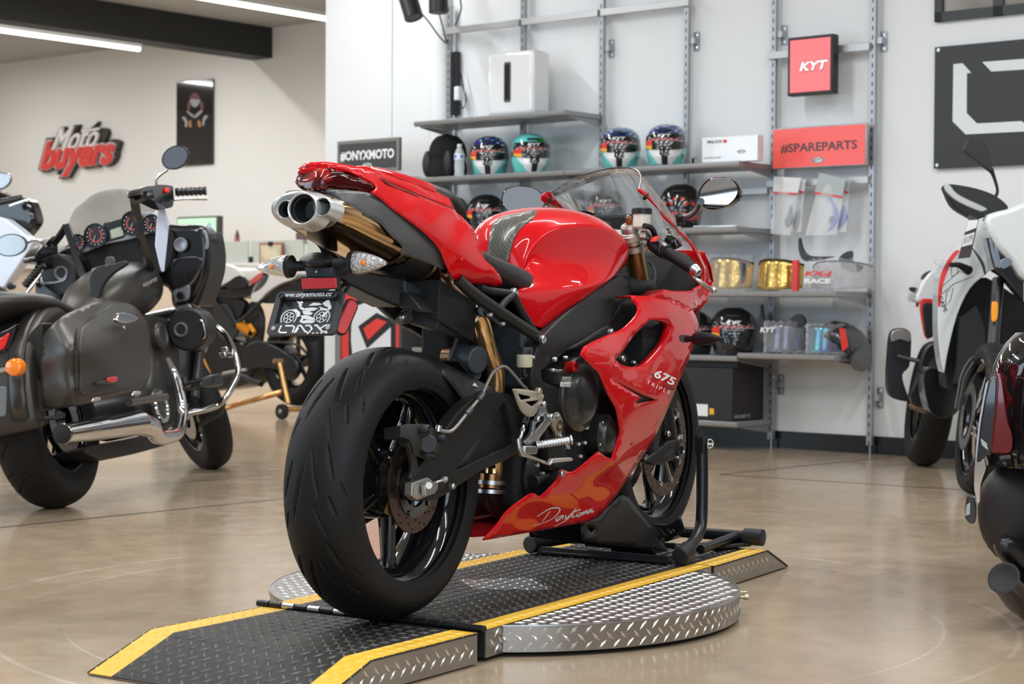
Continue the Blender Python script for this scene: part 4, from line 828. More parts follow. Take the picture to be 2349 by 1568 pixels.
a = MB(); o = L(1316, 841, -.20); a.lathe(o, -B.y, [(.014, -.02), (.014, .003), (.012, .008), (.005, .008), (.004, .003), (.0001, .003)], n=8); part('oil_cap', a, redc, ang=20)
for q, cc in ((((1291, 864), (1309, 865), (1307, 873), (1290, 872)), (.03, .03, .03)), (((1289, 875), (1309, 875), (1308, 887), (1288, 886)), (.55, .54, .50))):
    a = MB(); a.prism([L(x, y, -.226) for x, y in q], B.y*.004); st_ = part('engine_sticker', a, mat('sticker_%d' % int(cc[0]*100), cc, .4))
    if cc[0] < .1:
        a = MB(); pts_ = [L(x, y, -.2267) for x, y in q]; 
        for i in range(4): a.tube([pts_[i], pts_[(i+1) % 4]], .0004, n=4)
        mk('sticker_border', a, white_m, st_)
    a = MB(); text_on(a, 'ENGINE OIL' if cc[0] < .1 else 'Castrol', L(q[3][0]+2.5, q[3][1]-2.5, -.2268), L(q[2][0]-1.5, q[2][1]-3, -.2268)-L(q[3][0]+2.5, q[3][1]-2.5, -.2268), B.z*.004); mk('sticker_print', a, white_m if cc[0] < .1 else blk, st_, flat=True)
for px, py, r in ((1273, 824, .006), (1298, 820, .005), (1336, 831, .005), (1268, 849, .005), (1381, 970, .006), (1375, 1019, .006), (1398, 1039, .006), (1412, 995, .005), (1327, 1018, .006), (1341, 1015, .006), (1331, 1046, .006), (1232, 1067, .005), (1244, 1085, .004)): bolt(px, py, -.178, r)
a = MB(); a.cyl(L(1345, 970, -.17), L(1345, 984, -.17), .0075, n=14); part('switch_cap', a, gold)
a = MB(); a.tube([L(1345, 970, -.17), L(1352, 950, -.175), L(1365, 930, -.18)], .006, n=10, sm=4); part('sensor_stalk', a, satin)
ycyl('generator_cover', 1240, 1090, -.11, 0, 0, dk, prof=[(.085, -.06), (.085, 0), (.06, .02), (.0001, .024)])
a = MB(); a.cyl(L(1222, 1105, -.13), L(1250, 1090, -.13), .018, n=20); part('gear_sensor', a, dk, bevel=.002)
# shock reservoir: copper sleeve and blue-grey body
d = unit(P(.3, -.05, .6)-P(.2, -.05, .6)); dd = unit(L(1090, 822, -.06)-L(1030, 818, -.03))
a = MB(); a.cyl(L(1022, 820, .005), L(1050, 819, -.03), .0255, n=30); part('reservoir_sleeve', a, mat('copper_sleeve', (.70, .42, .24), .2, 1))
a = MB(); a.cyl(L(1048, 820, -.03), L(1098, 826, -.10), .034, .034, n=30); part('shock_reservoir', a, bluegrey, bevel=.004)
a = MB(); a.cyl(L(1060, 854, -.04), L(1095, 858, -.09), .014, n=18); part('shock_link', a, bluegrey)
a = MB(); a.tube([L(1050, 775, -.05), L(1036, 815, -.04), L(1026, 840, -.04)], .006, n=8); part('cable', a, blk)
a = MB(); a.cyl(P(.40, 0, .56), P(.47, 0, .76), .035, n=20); part('shock_body', a, dk)
a = MB()
for k in range(7): q = P(.40+.01*k, 0, .50+.027*k); a.lathe(q, unit(P(.47, 0, .76)-P(.40, 0, .56)), [(.040, -.006), (.047, 0), (.040, .006)], n=24)
part('shock_spring', a, dk)
# rear brake reservoir
a = MB(); o = L(1203, 842, -.172); a.lathe(o, B.z, [(.0001, 0), (.017, 0), (.0195, .004), (.0195, .032), (.0001, .032)], n=28); rb = part('rear_brake_reservoir', a, cream)
a = MB(); a.lathe(o+B.z*.032, B.z, [(.021, 0), (.021, .014), (.019, .017), (.0001, .017)], n=28); mk('reservoir_cap', a, blk, rb)
bolt(1222, 820, -.178, .005)
a = MB(); a.tube([o, o-B.z*.02, L(1206, 862, -.17), L(1190, 870, -.16)], .005, n=10, sm=4); mk('reservoir_hose', a, blk, rb)
# grey engine castings behind
a = MB(); a.box(B, (.50, -.06, .60), (.12, .12, .16)); part('gearbox_top', a, bluegrey, bevel=.012)
# ---------------------------------------------------------------- rear set: heel guard, hanger, peg, pedal
Dg = Depth(B, [(1180, 893, 'l', -.195), (1245, 905, 'l', -.195), (1215, 955, 'l', -.20)])
a = panel(Dg, [(1177, 893, 1), (1179, 891), (1200, 892), (1229, 897), (1247, 905), (1246, 915), (1240, 927), (1228, 950), (1219, 955), (1210, 954), (1193, 937)], [[(1188, 902, 1), (1218, 909, 1), (1217, 913, 1), (1195, 917, 1)], [(1205, 921, 1), (1236, 917, 1), (1236, 920, 1), (1220, 932, 1)]], sm=3, step=8); part('heel_guard', a, gold, solid=.003, bevel=.0008)
bolt(1247, 926, -.20, .007); bolt(1233, 961, -.20, .007); bolt(1264, 957, -.195, .010); bolt(1236, 897, -.195, .009, m=gold)
a = panel(Depth(B, [(1250, 930, 'l', -.185), (1210, 1040, 'l', -.19), (1264, 960, 'l', -.180)]), [(1244, 928), (1252, 930), (1256, 946), (1268, 950), (1272, 958), (1264, 970), (1252, 985), (1238, 1005), (1236, 1015), (1210, 1020), (1206, 1010), (1220, 995), (1224, 975), (1226, 965), (1236, 962), (1240, 945)], [[(1241, 955, 1), (1250, 953, 1), (1252, 962, 1), (1228, 990, 1), (1228, 975, 1)]], sm=3, step=8); part('peg_hanger', a, satin, solid=.010, bevel=.002)
for sgn in (-1,):
    def ribbed(px0, py0, px1, py1, l0, l1, r, m, nm, n=12):
        a = MB(); p0, p1 = L(px0, py0, l0), L(px1, py1, l1); d_ = unit(p1-p0); Ln_ = np.linalg.norm(p1-p0); rr_ = []
        pr = []
        for k in range(n): t0 = k/n*Ln_*.92; t1 = (k+.5)/n*Ln_*.92; pr += [(r*.8, t0), (r, t0+.0008), (r, t1), (r*.8, t1+.0008)]
        pr += [(r*.8, Ln_*.92), (r*1.25, Ln_*.96), (r*1.25, Ln_), (.0001, Ln_)]
        a.lathe(p0, d_, [(.0001, 0)]+pr, n=20, sy=1.25); return part(nm, a, m)
    pegR = ribbed(1230, 1021, 1312, 1008, -.19, -.262, .0105, satin, 'foot_peg')
a = MB(); a.tube([L(1296, 1014, -.245), L(1303, 1024, -.247), L(1303, 1029, -.247)], [.005, .005, .006], n=10); part('peg_feeler', a, satin)
a = MB(); a.prism([L(1205, 1022, -.198), L(1232, 1022, -.198), L(1236, 1032, -.198), L(1232, 1042, -.198), L(1205, 1042, -.198)], B.y*.022); part('peg_clevis', a, satin, bevel=.003)
a = MB(); a.prism([L(1194, 1036, -.192), L(1203, 1038, -.192), L(1226, 1047, -.200), L(1260, 1060, -.215), L(1266, 1066, -.215), L(1258, 1066, -.215), L(1224, 1053, -.200), L(1198, 1046, -.192)], B.y*.008); part('brake_pedal', a, gold, bevel=.001)
a = MB(); a.prism([L(1266, 1055, -.225), L(1268, 1051, -.225), L(1312, 1049, -.262), L(1316, 1053, -.262), L(1312, 1057, -.262), L(1268, 1062, -.225), L(1262, 1066, -.225)], B.y*.012); part('pedal_tip', a, satin, bevel=.0015)
for k in range(10): pass
a = MB(); a.tube([L(1188, 1012, -.185), L(1195, 1000, -.185), L(1201, 975, -.185)], [.0045, .0045, .004], n=10); a.cyl(L(1198, 990, -.185), L(1200, 982, -.185), .0065, n=6); a.tube([L(1188, 1006, -.185), L(1192, 1030, -.188), L(1200, 1040, -.19)], .007, n=10, sm=3); part('pedal_linkage', a, satin)
a = MB(); a.cyl(L(1201, 975, -.18), L(1207, 955, -.175), .010, n=14); part('master_cylinder', a, blk)
Dp = Depth(B, [(1278, 945, 'l', -.172), (1290, 975, 'l', -.172), (1270, 1000, 'l', -.172)])
a = panel(Dp, [(1272, 955), (1276, 946), (1282, 945), (1288, 955), (1292, 970), (1291, 982), (1287, 995), (1284, 1004), (1279, 1004), (1274, 990), (1268, 975)], sm=4, step=7, off=-.01); pv_ = part('pivot_cover', a, gold, solid=.008, bevel=.001)
a = MB(); a.lathe(Dp(1283, 976, -.012), -B.y, [(.014, 0), (.014, .003), (.009, .003), (.009, -.001), (.0001, -.001)], n=24); mk('pivot_nut', a, pipe_m, pv_)
bolt(1279, 954, -.188, .005); bolt(1284, 999, -.188, .005)
# left foot peg seen through the rear wheel
a = MB(); a.cyl(P(.40, .17, .40), P(.40, .26, .405), .011, n=16); part('foot_peg', a, satin, bevel=.003)
a = MB(); a.tube([P(.30, .13, .47), P(.36, .15, .42), P(.40, .17, .40)], .012, n=12, sm=4); part('peg_hanger', a, satin)
# ---------------------------------------------------------------- front: fairings
def lc(s): 
    out = []
    for t in s.split(): x, y, v = t.split(','); out.append((float(x), float(y), 'l', float(v)))
    return out
Dfa = Depth(B, lc('1448,678,-.185 1463,705,-.20 1500,680,-.20 1555,696,-.205 1580,705,-.20 1600,735,-.195 1592,787,-.205 1577,830,-.212 1557,876,-.210 1524,956,-.188 1497,1012,-.166 1464,1062,-.146 1437,1101,-.136 1411,1141,-.126 1381,1174,-.118 1310,1203,-.112 1212,1221,-.112 1109,1239,-.112 1142,1201,-.130 1165,1171,-.146 1242,1137,-.165 1293,1077,-.180 1373,1035,-.192 1404,1052,-.195 1421,980,-.212 1394,903,-.228 1374,856,-.234 1339,795,-.232 1361,783,-.228 1424,755,-.208 1458,842,-.222 1430,830,-.226 1530,790,-.216 1500,918,-.218 1300,1160,-.140 1380,1110,-.150 1220,1185,-.128 1540,720,-.216 1470,960,-.206 1440,1030,-.182 1350,1080,-.178 1491,733,-.214 1411,824,-.232 1485,770,-.222 1420,880,-.230'))
fa_out = [(1448, 679, 1), (1451, 688), (1463, 705), (1458, 722), (1440, 742), (1424, 755), (1400, 765), (1378, 775), (1361, 783), (1340, 795, 1), (1332, 813, 1), (1348, 830), (1362, 844), (1375, 858), (1394, 903), (1405, 922), (1414, 940), (1421, 979), (1421, 999), (1408, 1038), (1404, 1052, 1), (1391, 1048), (1380, 1040), (1373, 1035, 1), (1318, 1080), (1293, 1077), (1284, 1080), (1279, 1098), (1262, 1118), (1242, 1137), (1232, 1136), (1225, 1132), (1209, 1138), (1165, 1171), (1142, 1201), (1109, 1239, 1), (1212, 1221), (1311, 1203), (1354, 1194), (1381, 1175), (1411, 1141), (1438, 1101), (1464, 1062), (1497, 1012), (1524, 956), (1557, 876), (1577, 830), (1592, 787), (1602, 752), (1599, 731), (1590, 713, 1), (1557, 694), (1524, 683), (1501, 680), (1474, 680)]
fa_hole = [(1491, 733, 1), (1508, 733), (1526, 737), (1536, 743), (1537, 755), (1524, 788), (1494, 824), (1475, 839), (1458, 842), (1440, 841), (1424, 836), (1411, 824, 1), (1431, 801), (1458, 764)]
fa_slot = [(1399, 865, 1), (1444, 888), (1478, 905), (1507, 917, 1), (1457, 926, 1), (1471, 912, 1), (1440, 893), (1420, 880)]
fr_ = panel(Dfa, fa_out, [fa_hole, fa_slot], step=10, sm=4)
fairing = part('side_fairing', fr_, red, solid=.004); part('side_fairing', mirror(fr_, B), red, solid=.004)
# black mesh behind the slot, lip inside the opening
a = panel(lambda x, y, o=0: Dfa(x, y, .02), [(1390, 858), (1520, 910), (1450, 935)], sm=1, step=20); mk('slot_backing', a, blk, fairing)
def lipline(D, pts, dep, name, m, par, closed=True, d0=.0015):
    q = smooth(pts, 4, closed); A_ = [D(x, y, d0) for x, y in q]; Bq = [p+B.y*dep for p in A_]; a = MB(); a.grid([A_, Bq], cv=closed); return mk(name, a, m, par, solid=.002, off=0)
lipline(Dfa, fa_hole, .022, 'opening_lip', red, fairing); lipline(Dfa, fa_slot, .015, 'slot_lip', red, fairing)
# upper edge flange that turns inward over the cockpit
a = MB(); q = [(1448, 678), (1462, 679), (1474, 680), (1498, 680), (1524, 664)]; a.grid([[Dfa(x, y, .0) for x, y in q], [Dfa(x, y, .0)+B.y*.05-B.z*.004 for x, y in q]]); part('fairing_top_lip', a, red, solid=.003, off=0)
# lettering on the flank
St2 = Surf(fairing)
a = MB(); decal_text(a, Dfa, '675', (1499, 864), (1546, 886), (1505, 845), off=-.004, bold=.03, shear=.15); mk('model_number', a, white_m, fairing, flat=True)
a = MB(); decal_text(a, Dfa, 'TRIPLE', (1482, 879), (1536, 905), (1485, 871), off=-.004, spacing=1.35); mk('model_lettering', a, white_m, fairing, flat=True)
a = MB(); decal_poly(a, Dfa, [(1490, 855), (1504, 860), (1498, 868), (1512, 873)], off=-.0012); decal_poly(a, Dfa, [(1516, 880), (1550, 890), (1542, 896), (1532, 892)], off=-.0012); mk('number_shadow', a, mat('dark_red_print', (.12, .002, .004), .3), fairing)
a = MB(); S_ = [[(1232, 1184), (1262, 1166), (1284, 1166), (1276, 1182), (1254, 1196), (1222, 1205)], [(1262, 1172), (1244, 1196)], [(1292, 1180), (1276, 1188), (1278, 1194), (1292, 1182), (1290, 1192)], [(1298, 1180), (1298, 1190), (1312, 1176)], [(1318, 1168), (1302, 1190), (1272, 1207)], [(1322, 1164), (1312, 1184), (1320, 1184)], [(1314, 1174), (1332, 1168)], [(1326, 1176), (1322, 1182), (1328, 1183), (1334, 1175), (1326, 1176)], [(1338, 1172), (1334, 1181), (1346, 1170), (1343, 1179)], [(1360, 1165), (1348, 1171), (1348, 1177), (1358, 1168), (1357, 1175), (1363, 1171)]]
for s_ in S_:
    q = smooth(s_, 4, closed=False) if len(s_) > 2 else s_; n_ = len(q)
    L_, R_ = [], []
    for i in range(n_):
        t = np.array(q[min(i+1, n_-1)])-np.array(q[max(i-1, 0)]); t = t/(np.linalg.norm(t)+1e-9); w = 1.7*(.45+.55*math.sin(PI*min(1, max(.08, (i+.6)/n_)))); nn2 = np.array([-t[1], t[0]*.9+.3])*w; L_.append(Dfa(q[i][0]+nn2[0], q[i][1]+nn2[1], -.0022)); R_.append(Dfa(q[i][0]-nn2[0], q[i][1]-nn2[1], -.0022))
    a.grid([L_, R_])
mk('script_lettering', a, silver_p, fairing)
bolt(1288, 1086, -.186, .008); bolt(1448, 1014-400+228, -.225, .006) if False else None
a = MB(); q = Dfa(1449, 1014, -.001); a.lathe(q, -B.y, [(.0075, 0), (.006, -.004), (.0001, -.005)], n=16); part('recessed_fastener', a, mat('dark_red_print', None))
for px, py in ((1428, 823), (1454, 832)): bolt(px, py, -.18, .010 if px < 1430 else .007)
# belly floor joining both flanks
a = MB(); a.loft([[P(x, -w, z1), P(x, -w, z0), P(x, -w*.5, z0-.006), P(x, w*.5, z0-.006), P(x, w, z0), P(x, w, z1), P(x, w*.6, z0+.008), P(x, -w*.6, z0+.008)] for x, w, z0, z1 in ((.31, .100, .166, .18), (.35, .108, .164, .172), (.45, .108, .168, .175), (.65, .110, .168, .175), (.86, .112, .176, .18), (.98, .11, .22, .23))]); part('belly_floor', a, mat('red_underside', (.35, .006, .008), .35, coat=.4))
# ---------------------------------------------------------------- nose
Dn = Depth(B, lc('1463,431,-.140 1470,450,-.146 1488,446,-.150 1498,480,-.158 1511,480,-.160 1524,499,-.164 1538,506,-.168 1547,519,-.172 1580,554,-.175 1587,556,-.178 1608,606,-.172 1612,599,-.17 1613,638,-.165 1622,620,-.158 1624,646,-.155 1623,662,-.152 1621,682,-.155 1611,700,-.165 1590,713,-.185 1587,666,-.185 1557,694,-.200 1524,664,-.202 1524,683,-.205 1501,680,-.200 1560,680,-.197'))
nose = [(1524, 664, 1), (1556, 667), (1587, 666), (1592, 661), (1610, 650), (1613, 638), (1612, 622), (1608, 606), (1594, 578), (1580, 554), (1559, 533), (1538, 507), (1524, 494), (1498, 466), (1480, 449), (1467, 440), (1463, 433, 1), (1472, 434), (1488, 446), (1505, 470), (1524, 499), (1547, 519), (1570, 538), (1587, 556), (1603, 578), (1613, 600), (1622, 620), (1625, 646), (1624, 662), (1621, 682), (1611, 700), (1590, 714, 1), (1557, 695), (1524, 684), (1500, 680, 1)]
a = panel(Dn, nose, step=7, sm=3); nz = part('nose_fairing', a, red, solid=.003); part('nose_fairing', mirror(a, B), red, solid=.003)
a = MB(); a.lathe(Dn(1595, 696, 0), -B.y, [(.005, -.002), (.006, .002), (.0001, .003)], n=14, sx=1.5); part('fairing_stud', a, chrome)
# nose front: closes the two sides ahead of the cockpit (rounded cowl with two lamps)
a = MB(); NR = [(-.155, 1.54, .80), (-.150, 1.53, .845), (-.152, 1.48, .885)]
rows = []
for t in (0, .12, .25, .4, .5, .6, .75, .88, 1):
    r = []
    for l, x, z in NR: yy = l*(1-2*t); k = 1-(abs(1-2*t))**2.2; r.append(P(x+.10*k*(1.2 if z < .9 else .75), yy, z+.012*k))
    rows.append(r)
a.grid(rows[0:]); part('nose_cowl', a, red, solid=.003)
a = MB(); rows = []
for t in (0, .15, .3, .5, .7, .85, 1):
    r = []
    for l, x, z in [(-.155, 1.54, .80), (-.150, 1.51, .74), (-.15, 1.42, .70)]: yy = l*(1-2*t); k = 1-(abs(1-2*t))**2.2; r.append(P(x+.09*k, yy, z))
    rows.append(r)
a.grid(rows); part('nose_chin', a, red, solid=.003)
dr_in = mat('cockpit_dark', (.006, .006, .006), .75)
a = MB(); a.loft([[P(x, y, z) for y, z in ((-w, z0), (-w, z1), (-w*.7, z1+.02), (w*.7, z1+.02), (w, z1), (w, z0))] for x, w, z0, z1 in ((1.18, .10, .64, .74), (1.27, .150, .62, .86), (1.40, .148, .62, .87), (1.50, .135, .66, .83))]); part('headlight_back', a, dr_in, bevel=.01)
a = MB(); a.hull8([P(1.02, -.17, .66), P(1.02, -.17, .44), P(1.02, .17, .44), P(1.02, .17, .66)], [P(1.22, -.185, .70), P(1.22, -.185, .44), P(1.22, .185, .44), P(1.22, .185, .70)]); part('radiator_shroud', a, dr_in)
a = MB(); a.box(B, (1.23, .02, .945), (.02, .16, .09)); part('instrument_panel', a, dr_in, bevel=.01)
# windscreen bubble
rows = []
for i in range(9):
    t = i/8; base = (1.055+.0*t)   # rows from the rear lip to the nose
    x0, z0, w0 = 1.055+t*.40, 1.047-t*.155, .140+.012*math.sin(PI*t)
    top = .072*(1-t**1.6)+.004; fx = .165*(1-t)+.08*t
    r = []
    for j in range(17):
        u = -1+2*j/16; k = (1-abs(u)**2.3); r.append(P(x0+fx*k**.9, w0*u*(-1), z0+top*k**.75+.0*t))
    rows.append(r)
a = MB(); a.grid(rows); scr = part('windscreen', a, mat('clear_acrylic', (.97, .98, .98), .015, trans=1, ior=1.10, spec=.25, alpha=.38), solid=.003, off=0, ang=180)
a = MB(); a.tube(crom(rows[0], 2), .0022, n=8); mk('screen_edge', a, mat('screen_rim', (.05, .05, .05), .2), scr)
# left red wing of the screen base, seen from inside
a = panel(Depth(B, lc('1242,456,.150 1258,444,.142 1325,486,.150 1300,480,.155 1270,460,.148')), [(1243, 459, 1), (1244, 450), (1249, 445), (1257, 444), (1290, 465), (1325, 486, 1), (1318, 488), (1290, 480), (1262, 470), (1250, 466)], sm=4, step=8); part('screen_wing', a, red, solid=.004)
a = MB(); a.lathe(L(1261, 460, .135), -B.y-B.x*.5, [(.0001, .004), (.006, .004), (.008, 0)], n=14); part('screen_screw', a, blk)
a = MB(); a.cyl(L(1483, 448, -.15), L(1478, 455, -.14), .006, n=10); a.cyl(L(1487, 443, -.15), L(1484, 448, -.15), .003, n=8); part('screen_screw', a, blk)
a = panel(Depth(B, lc('1318,486,.14 1395,508,.09 1330,492,.14')), [(1318, 487, 1), (1345, 486), (1375, 498), (1400, 508), (1395, 514), (1360, 508), (1330, 496)], sm=3, step=10); part('dash_trim', a, blk, solid=.004)
# ---------------------------------------------------------------- mirrors
def mirror_head(c, n, pts, stalk, nm, side):
    """rear-view mirror: outline pixels on the plane through c facing n"""
    D0 = lambda x, y, o=0: onplane(x, y, n, np.asarray(c)@n)+unit(n)*(-o)
    q = smooth(pts, 5); cen = np.mean(q, 0); a = MB(); P0 = [D0(x, y) for x, y in q]; cc = D0(*cen)
    rings = [[cc+(p-cc)*.955+unit(n)*.0 for p in P0], [cc+(p-cc)*.965+unit(n)*.0025 for p in P0], [p+unit(n)*.0015 for p in P0], [cc+(p-cc)*1.0-unit(n)*.008 for p in P0], [cc+(p-cc)*.86-unit(n)*.026 for p in P0], [cc+(p-cc)*.5-unit(n)*.036 for p in P0]]
    a.loft(rings, caps=False); a.f.append(tuple(len(a.v)-len(q)+i for i in range(len(q)))); a.m.append(0); mh = part('mirror', a, gloss, ang=50)
    a = MB(); a.add([cc+(p-cc)*.96 for p in P0], [tuple(range(len(q)))][:1]); mk('mirror_glass', a, mirror_m, mh, flat=True)
    a = MB(); a.tube(stalk, [.010, .009, .009, .011], n=14, sm=5); mk('mirror_stalk', a, gloss, mh)
mR = L(1648, 444, -.39); 
mirror_head(mR, unit(-B.x*.93+B.y*.36+B.z*.14), [(1602, 452), (1608, 430), (1625, 412), (1645, 407), (1668, 407), (1682, 412), (1692, 426), (1695, 438), (1688, 455), (1672, 470), (1652, 478), (1628, 480), (1612, 472)], [L(1608, 462, -.36), L(1598, 482, -.30), L(1580, 496, -.24), L(1563, 500, -.20)], 'r', -1)
a = MB(); a.cyl(L(1558, 492, -.19), L(1562, 517, -.195), .012, n=16); a.cyl(L(1555, 497, -.19), L(1567, 500, -.20), .014, n=16); part('mirror_joint', a, blk, bevel=.002)
mL = L(1198, 453, .39)
mirror_head(mL, unit(-B.x*.95-B.y*.30+B.z*.10), [(1151, 462), (1153, 445), (1162, 433), (1180, 427), (1200, 427), (1222, 430), (1237, 438), (1248, 452), (1250, 468), (1240, 480), (1205, 486), (1175, 486), (1160, 480)], [L(1248, 462, .36), L(1262, 468, .30), L(1280, 475, .24), L(1300, 480, .20)], 'l', 1)
# front indicator on the fairing
a = panel(Dfa, [(1562, 768), (1582, 769), (1584, 775), (1580, 785), (1564, 784), (1559, 776)], sm=3, step=8, off=-.002); mk('indicator_base', a, blk, fairing)
a = MB(); o0, o1 = L(1572, 777, -.232), L(1660, 776, -.36); d = unit(o1-o0); Ln = np.linalg.norm(o1-o0)
a.loft([[o0+d*Ln*t+B.z*(r*math.cos(q)-.0)+unit(np.cross(d, B.z))*r*.8*math.sin(q) for q in [2*PI*k/20 for k in range(20)]] for t, r in ((0, .008), (.22, .009), (.24, .017), (.4, .0195), (.6, .0175), (.8, .011), (.95, .004), (1, .001))]); part('front_indicator', a, blk); part('front_indicator', mirror(a, B), blk)
# ---------------------------------------------------------------- fork, yoke, bars
fd = unit(P(1.37, -.1, .30)-P(1.09, -.1, .93))
def fk(s, t, y=.1): q = V3(1.09, 0, .93)+(V3(1.37, 0, .30)-V3(1.09, 0, .93))*t; return P(q[0], s*y, q[2])
fork_gold = mat('bronze_fork_tube', (.24, .125, .05), .25, .85)
for s_ in (-1, 1):
    a = MB(); a.cyl(fk(s_, -.03), fk(s_, .56), .0265, n=30); fo = part('fork_leg', a, fork_gold)
    a = MB(); a.cyl(fk(s_, .56), fk(s_, .86), .0215, n=24); mk('fork_slider', a, mat('hard_chrome', (.45, .42, .38), .2, 1), fo)
    a = MB(); a.loft([[fk(s_, t)+B.x*(w*math.cos(q))+B.y*(w2*math.sin(q)) for q in [2*PI*k/20 for k in range(20)]] for t, w, w2 in ((.74, .034, .028), (.80, .034, .028), (.90, .040, .026), (1.0, .030, .024), (1.05, .022, .02))]); mk('fork_foot', a, blk, fo, bevel=.002)
    a = MB(); o = fk(s_, -.03); a.lathe(o, -fd, [(.029, -.05), (.029, -.018), (.0265, -.016), (.0265, 0), (.0245, .003), (.021, .003), (.020, .006), (.0175, .007), (.016, .007), (.0001, .0065)], n=40); cp = mk('fork_cap', a, bare, fo)
    a = MB(); a.cyl(o-fd*.006, o-fd*.018, .0105, n=6); a.cyl(o-fd*.018, o-fd*.027, .0085, n=16); mk('preload_nut', a, mat('copper_nut', (.50, .22, .10), .25, .9), fo); a = MB(); a.cyl(o-fd*.026, o-fd*.032, .0045, n=12); mk('adjuster', a, satin, fo)
def yoke(t, hgt, name, m, r=.036):
    a = MB(); c = lambda x, y: fk(1, t, 0)+B.y*y+unit(np.cross(B.y, fd))*x
    pts_ = smooth([(r, -.10), (.0, -.10-r), (-r, -.10), (-.03, -.05), (-.045, 0), (-.03, .05), (-r, .10), (0, .10+r), (r, .10), (.02, .05), (.01, 0), (.02, -.05)], 5); a.prism([c(x, y) for x, y in pts_], fd*hgt); return part(name, a, m, bevel=.0025)
yoke(.0, .020, 'top_yoke', bare); yoke(.32, .03, 'lower_yoke', blk)
a = MB(); o = fk(1, -.01, 0)+unit(np.cross(B.y, fd))*-.03; a.lathe(o, -fd, [(.024, -.01), (.024, .006), (.018, .010), (.0001, .010)], n=30); part('ignition_barrel', a, gloss); 
a = MB(); o = fk(1, -.01, .045); a.lathe(o, -fd, [(.028, -.01), (.028, .004), (.020, .006), (.018, .012), (.0001, .012)], n=30); part('steering_nut', a, gloss)
for s_ in (-1, 1):
    a = MB(); a.lathe(fk(s_, .05), fd, [(.028, 0), (.034, .001), (.034, .016), (.028, .017)], n=32, close=True); cl_ = part('bar_clamp', a, bare)
    b0 = fk(s_, .07)-B.y*0+B.y*s_*.03-B.z*.0; 
    b1 = L(1598, 622, -.325) if s_ < 0 else None
    if s_ > 0: q = B.loc(L(1598, 622, -.325)); b1 = P(q[0], -q[1], q[2])
    i0 = L(1495, 556, -.155) if s_ < 0 else P(B.loc(L(1495, 556, -.155))[0], .155, B.loc(L(1495, 556, -.155))[2])
    a = MB(); a.tube([b0, i0, b1], .011, n=16); bar = part('handlebar', a, bare)
    d = unit(b1-i0); Lb = np.linalg.norm(b1-i0); g0 = i0+d*Lb*.33; g1 = i0+d*Lb*.95
    a = MB(); pr = [(.0001, 0), (.021, 0), (.021, .006), (.0165, .008)]; n_ = 18; Lg = np.linalg.norm(g1-g0)
    for k in range(n_): pr += [(.0165, .012+(Lg-.02)*k/n_), (.0158, .013+(Lg-.02)*k/n_), (.0158, .015+(Lg-.02)*k/n_), (.0165, .016+(Lg-.02)*k/n_)]
    pr += [(.0165, Lg), (.0001, Lg)]; a.lathe(g0, d, pr, n=24); mk('grip', a, rub, bar)
    a = MB(); a.lathe(g1, d, [(.0175, 0), (.0165, .004), (.011, .020), (.009, .022), (.007, .022), (.006, .019), (.0001, .019)], n=8 if False else 28); mk('bar_end', a, satin, bar, ang=20)
    # switch block
    a = MB(); sb = i0+d*Lb*.16; u_ = unit(np.cross(d, B.z)); up2 = np.cross(u_, d)*-1
    a.loft([[sb+d*t+(B.z*h*math.sin(q)+u_*w*math.cos(q)) for q in [2*PI*(k+.5)/12 for k in range(12)]] for t, h, w in ((-.030, .017, .020), (-.024, .024, .026), (.018, .025, .027), (.030, .020, .022))]); sbk = mk('switch_block', a, blk, bar, bevel=.002)
    if s_ < 0:
        a = MB(); rc = L(1506, 547.5, -.155); q = [(1500, 553), (1503, 547), (1508, 542), (1514, 541), (1516, 544), (1512, 549), (1506, 554), (1501, 555)]; a.prism([L(x, y, -.195) for x, y in q], B.y*.012); mk('kill_switch', a, mat('switch_red', (.85, .03, .02), .35), sbk, bevel=.001) if False else part('kill_switch', a, mat('switch_red', (.85, .03, .02), .35), bevel=.001)
# throttle tube ribs, brake lever and its perch
a = MB(); a.tube([L(1520, 560, -.20), L(1550, 585, -.24), L(1585, 628, -.305), L(1604, 645, -.33), L(1632, 664, -.35)], [.007, .0055, .0055, .006, .006], n=12, sm=5); part('brake_lever', a, satin)
a = MB(); a.ball(L(1637, 665, -.352), .009); part('lever_ball', a, satin)
a = MB(); a.cyl(L(1530, 545, -.16), L(1552, 560, -.19), .014, n=18); a.cyl(L(1547, 552, -.19), L(1555, 568, -.2), .016, n=18); part('brake_master', a, gloss, bevel=.003)
for px, py in ((1531, 521), (1535, 528), (1530, 537)): a = MB(); a.cyl(L(px, py, -.15), L(px+2, py+6, -.15), .005, n=8); part('lever_screw', a, satin)
# brake fluid reservoir at the yoke
a = MB(); o = L(1472, 524, -.145); a.lathe(o, B.z, [(.0001, 0), (.020, 0), (.0245, .005), (.0245, .040), (.0001, .04)], n=32); fr2 = part('brake_reservoir', a, mat('milky_plastic', (.85, .82, .70), .3, trans=.2))
a = MB(); pr = []; a.lathe(o+B.z*.040, B.z, [(.0285, 0), (.0285, .014), (.026, .017), (.0001, .017)], n=16, ref=B.x); mk('reservoir_cap', a, blk, fr2, ang=15)
a = MB(); a.tube([L(1478, 518, -.17), L(1490, 520, -.175), L(1498, 528, -.175), L(1504, 544, -.17)], .008, n=12, sm=5); mk('reservoir_hose', a, blk, fr2)
a = MB(); a.prism([L(1482, 529, -.16), L(1499, 527, -.16), L(1500, 538, -.16), L(1493, 545, -.16), L(1490, 552, -.16), L(1480, 546, -.16)], B.y*.02); part('bar_bracket', a, bare, bevel=.003)
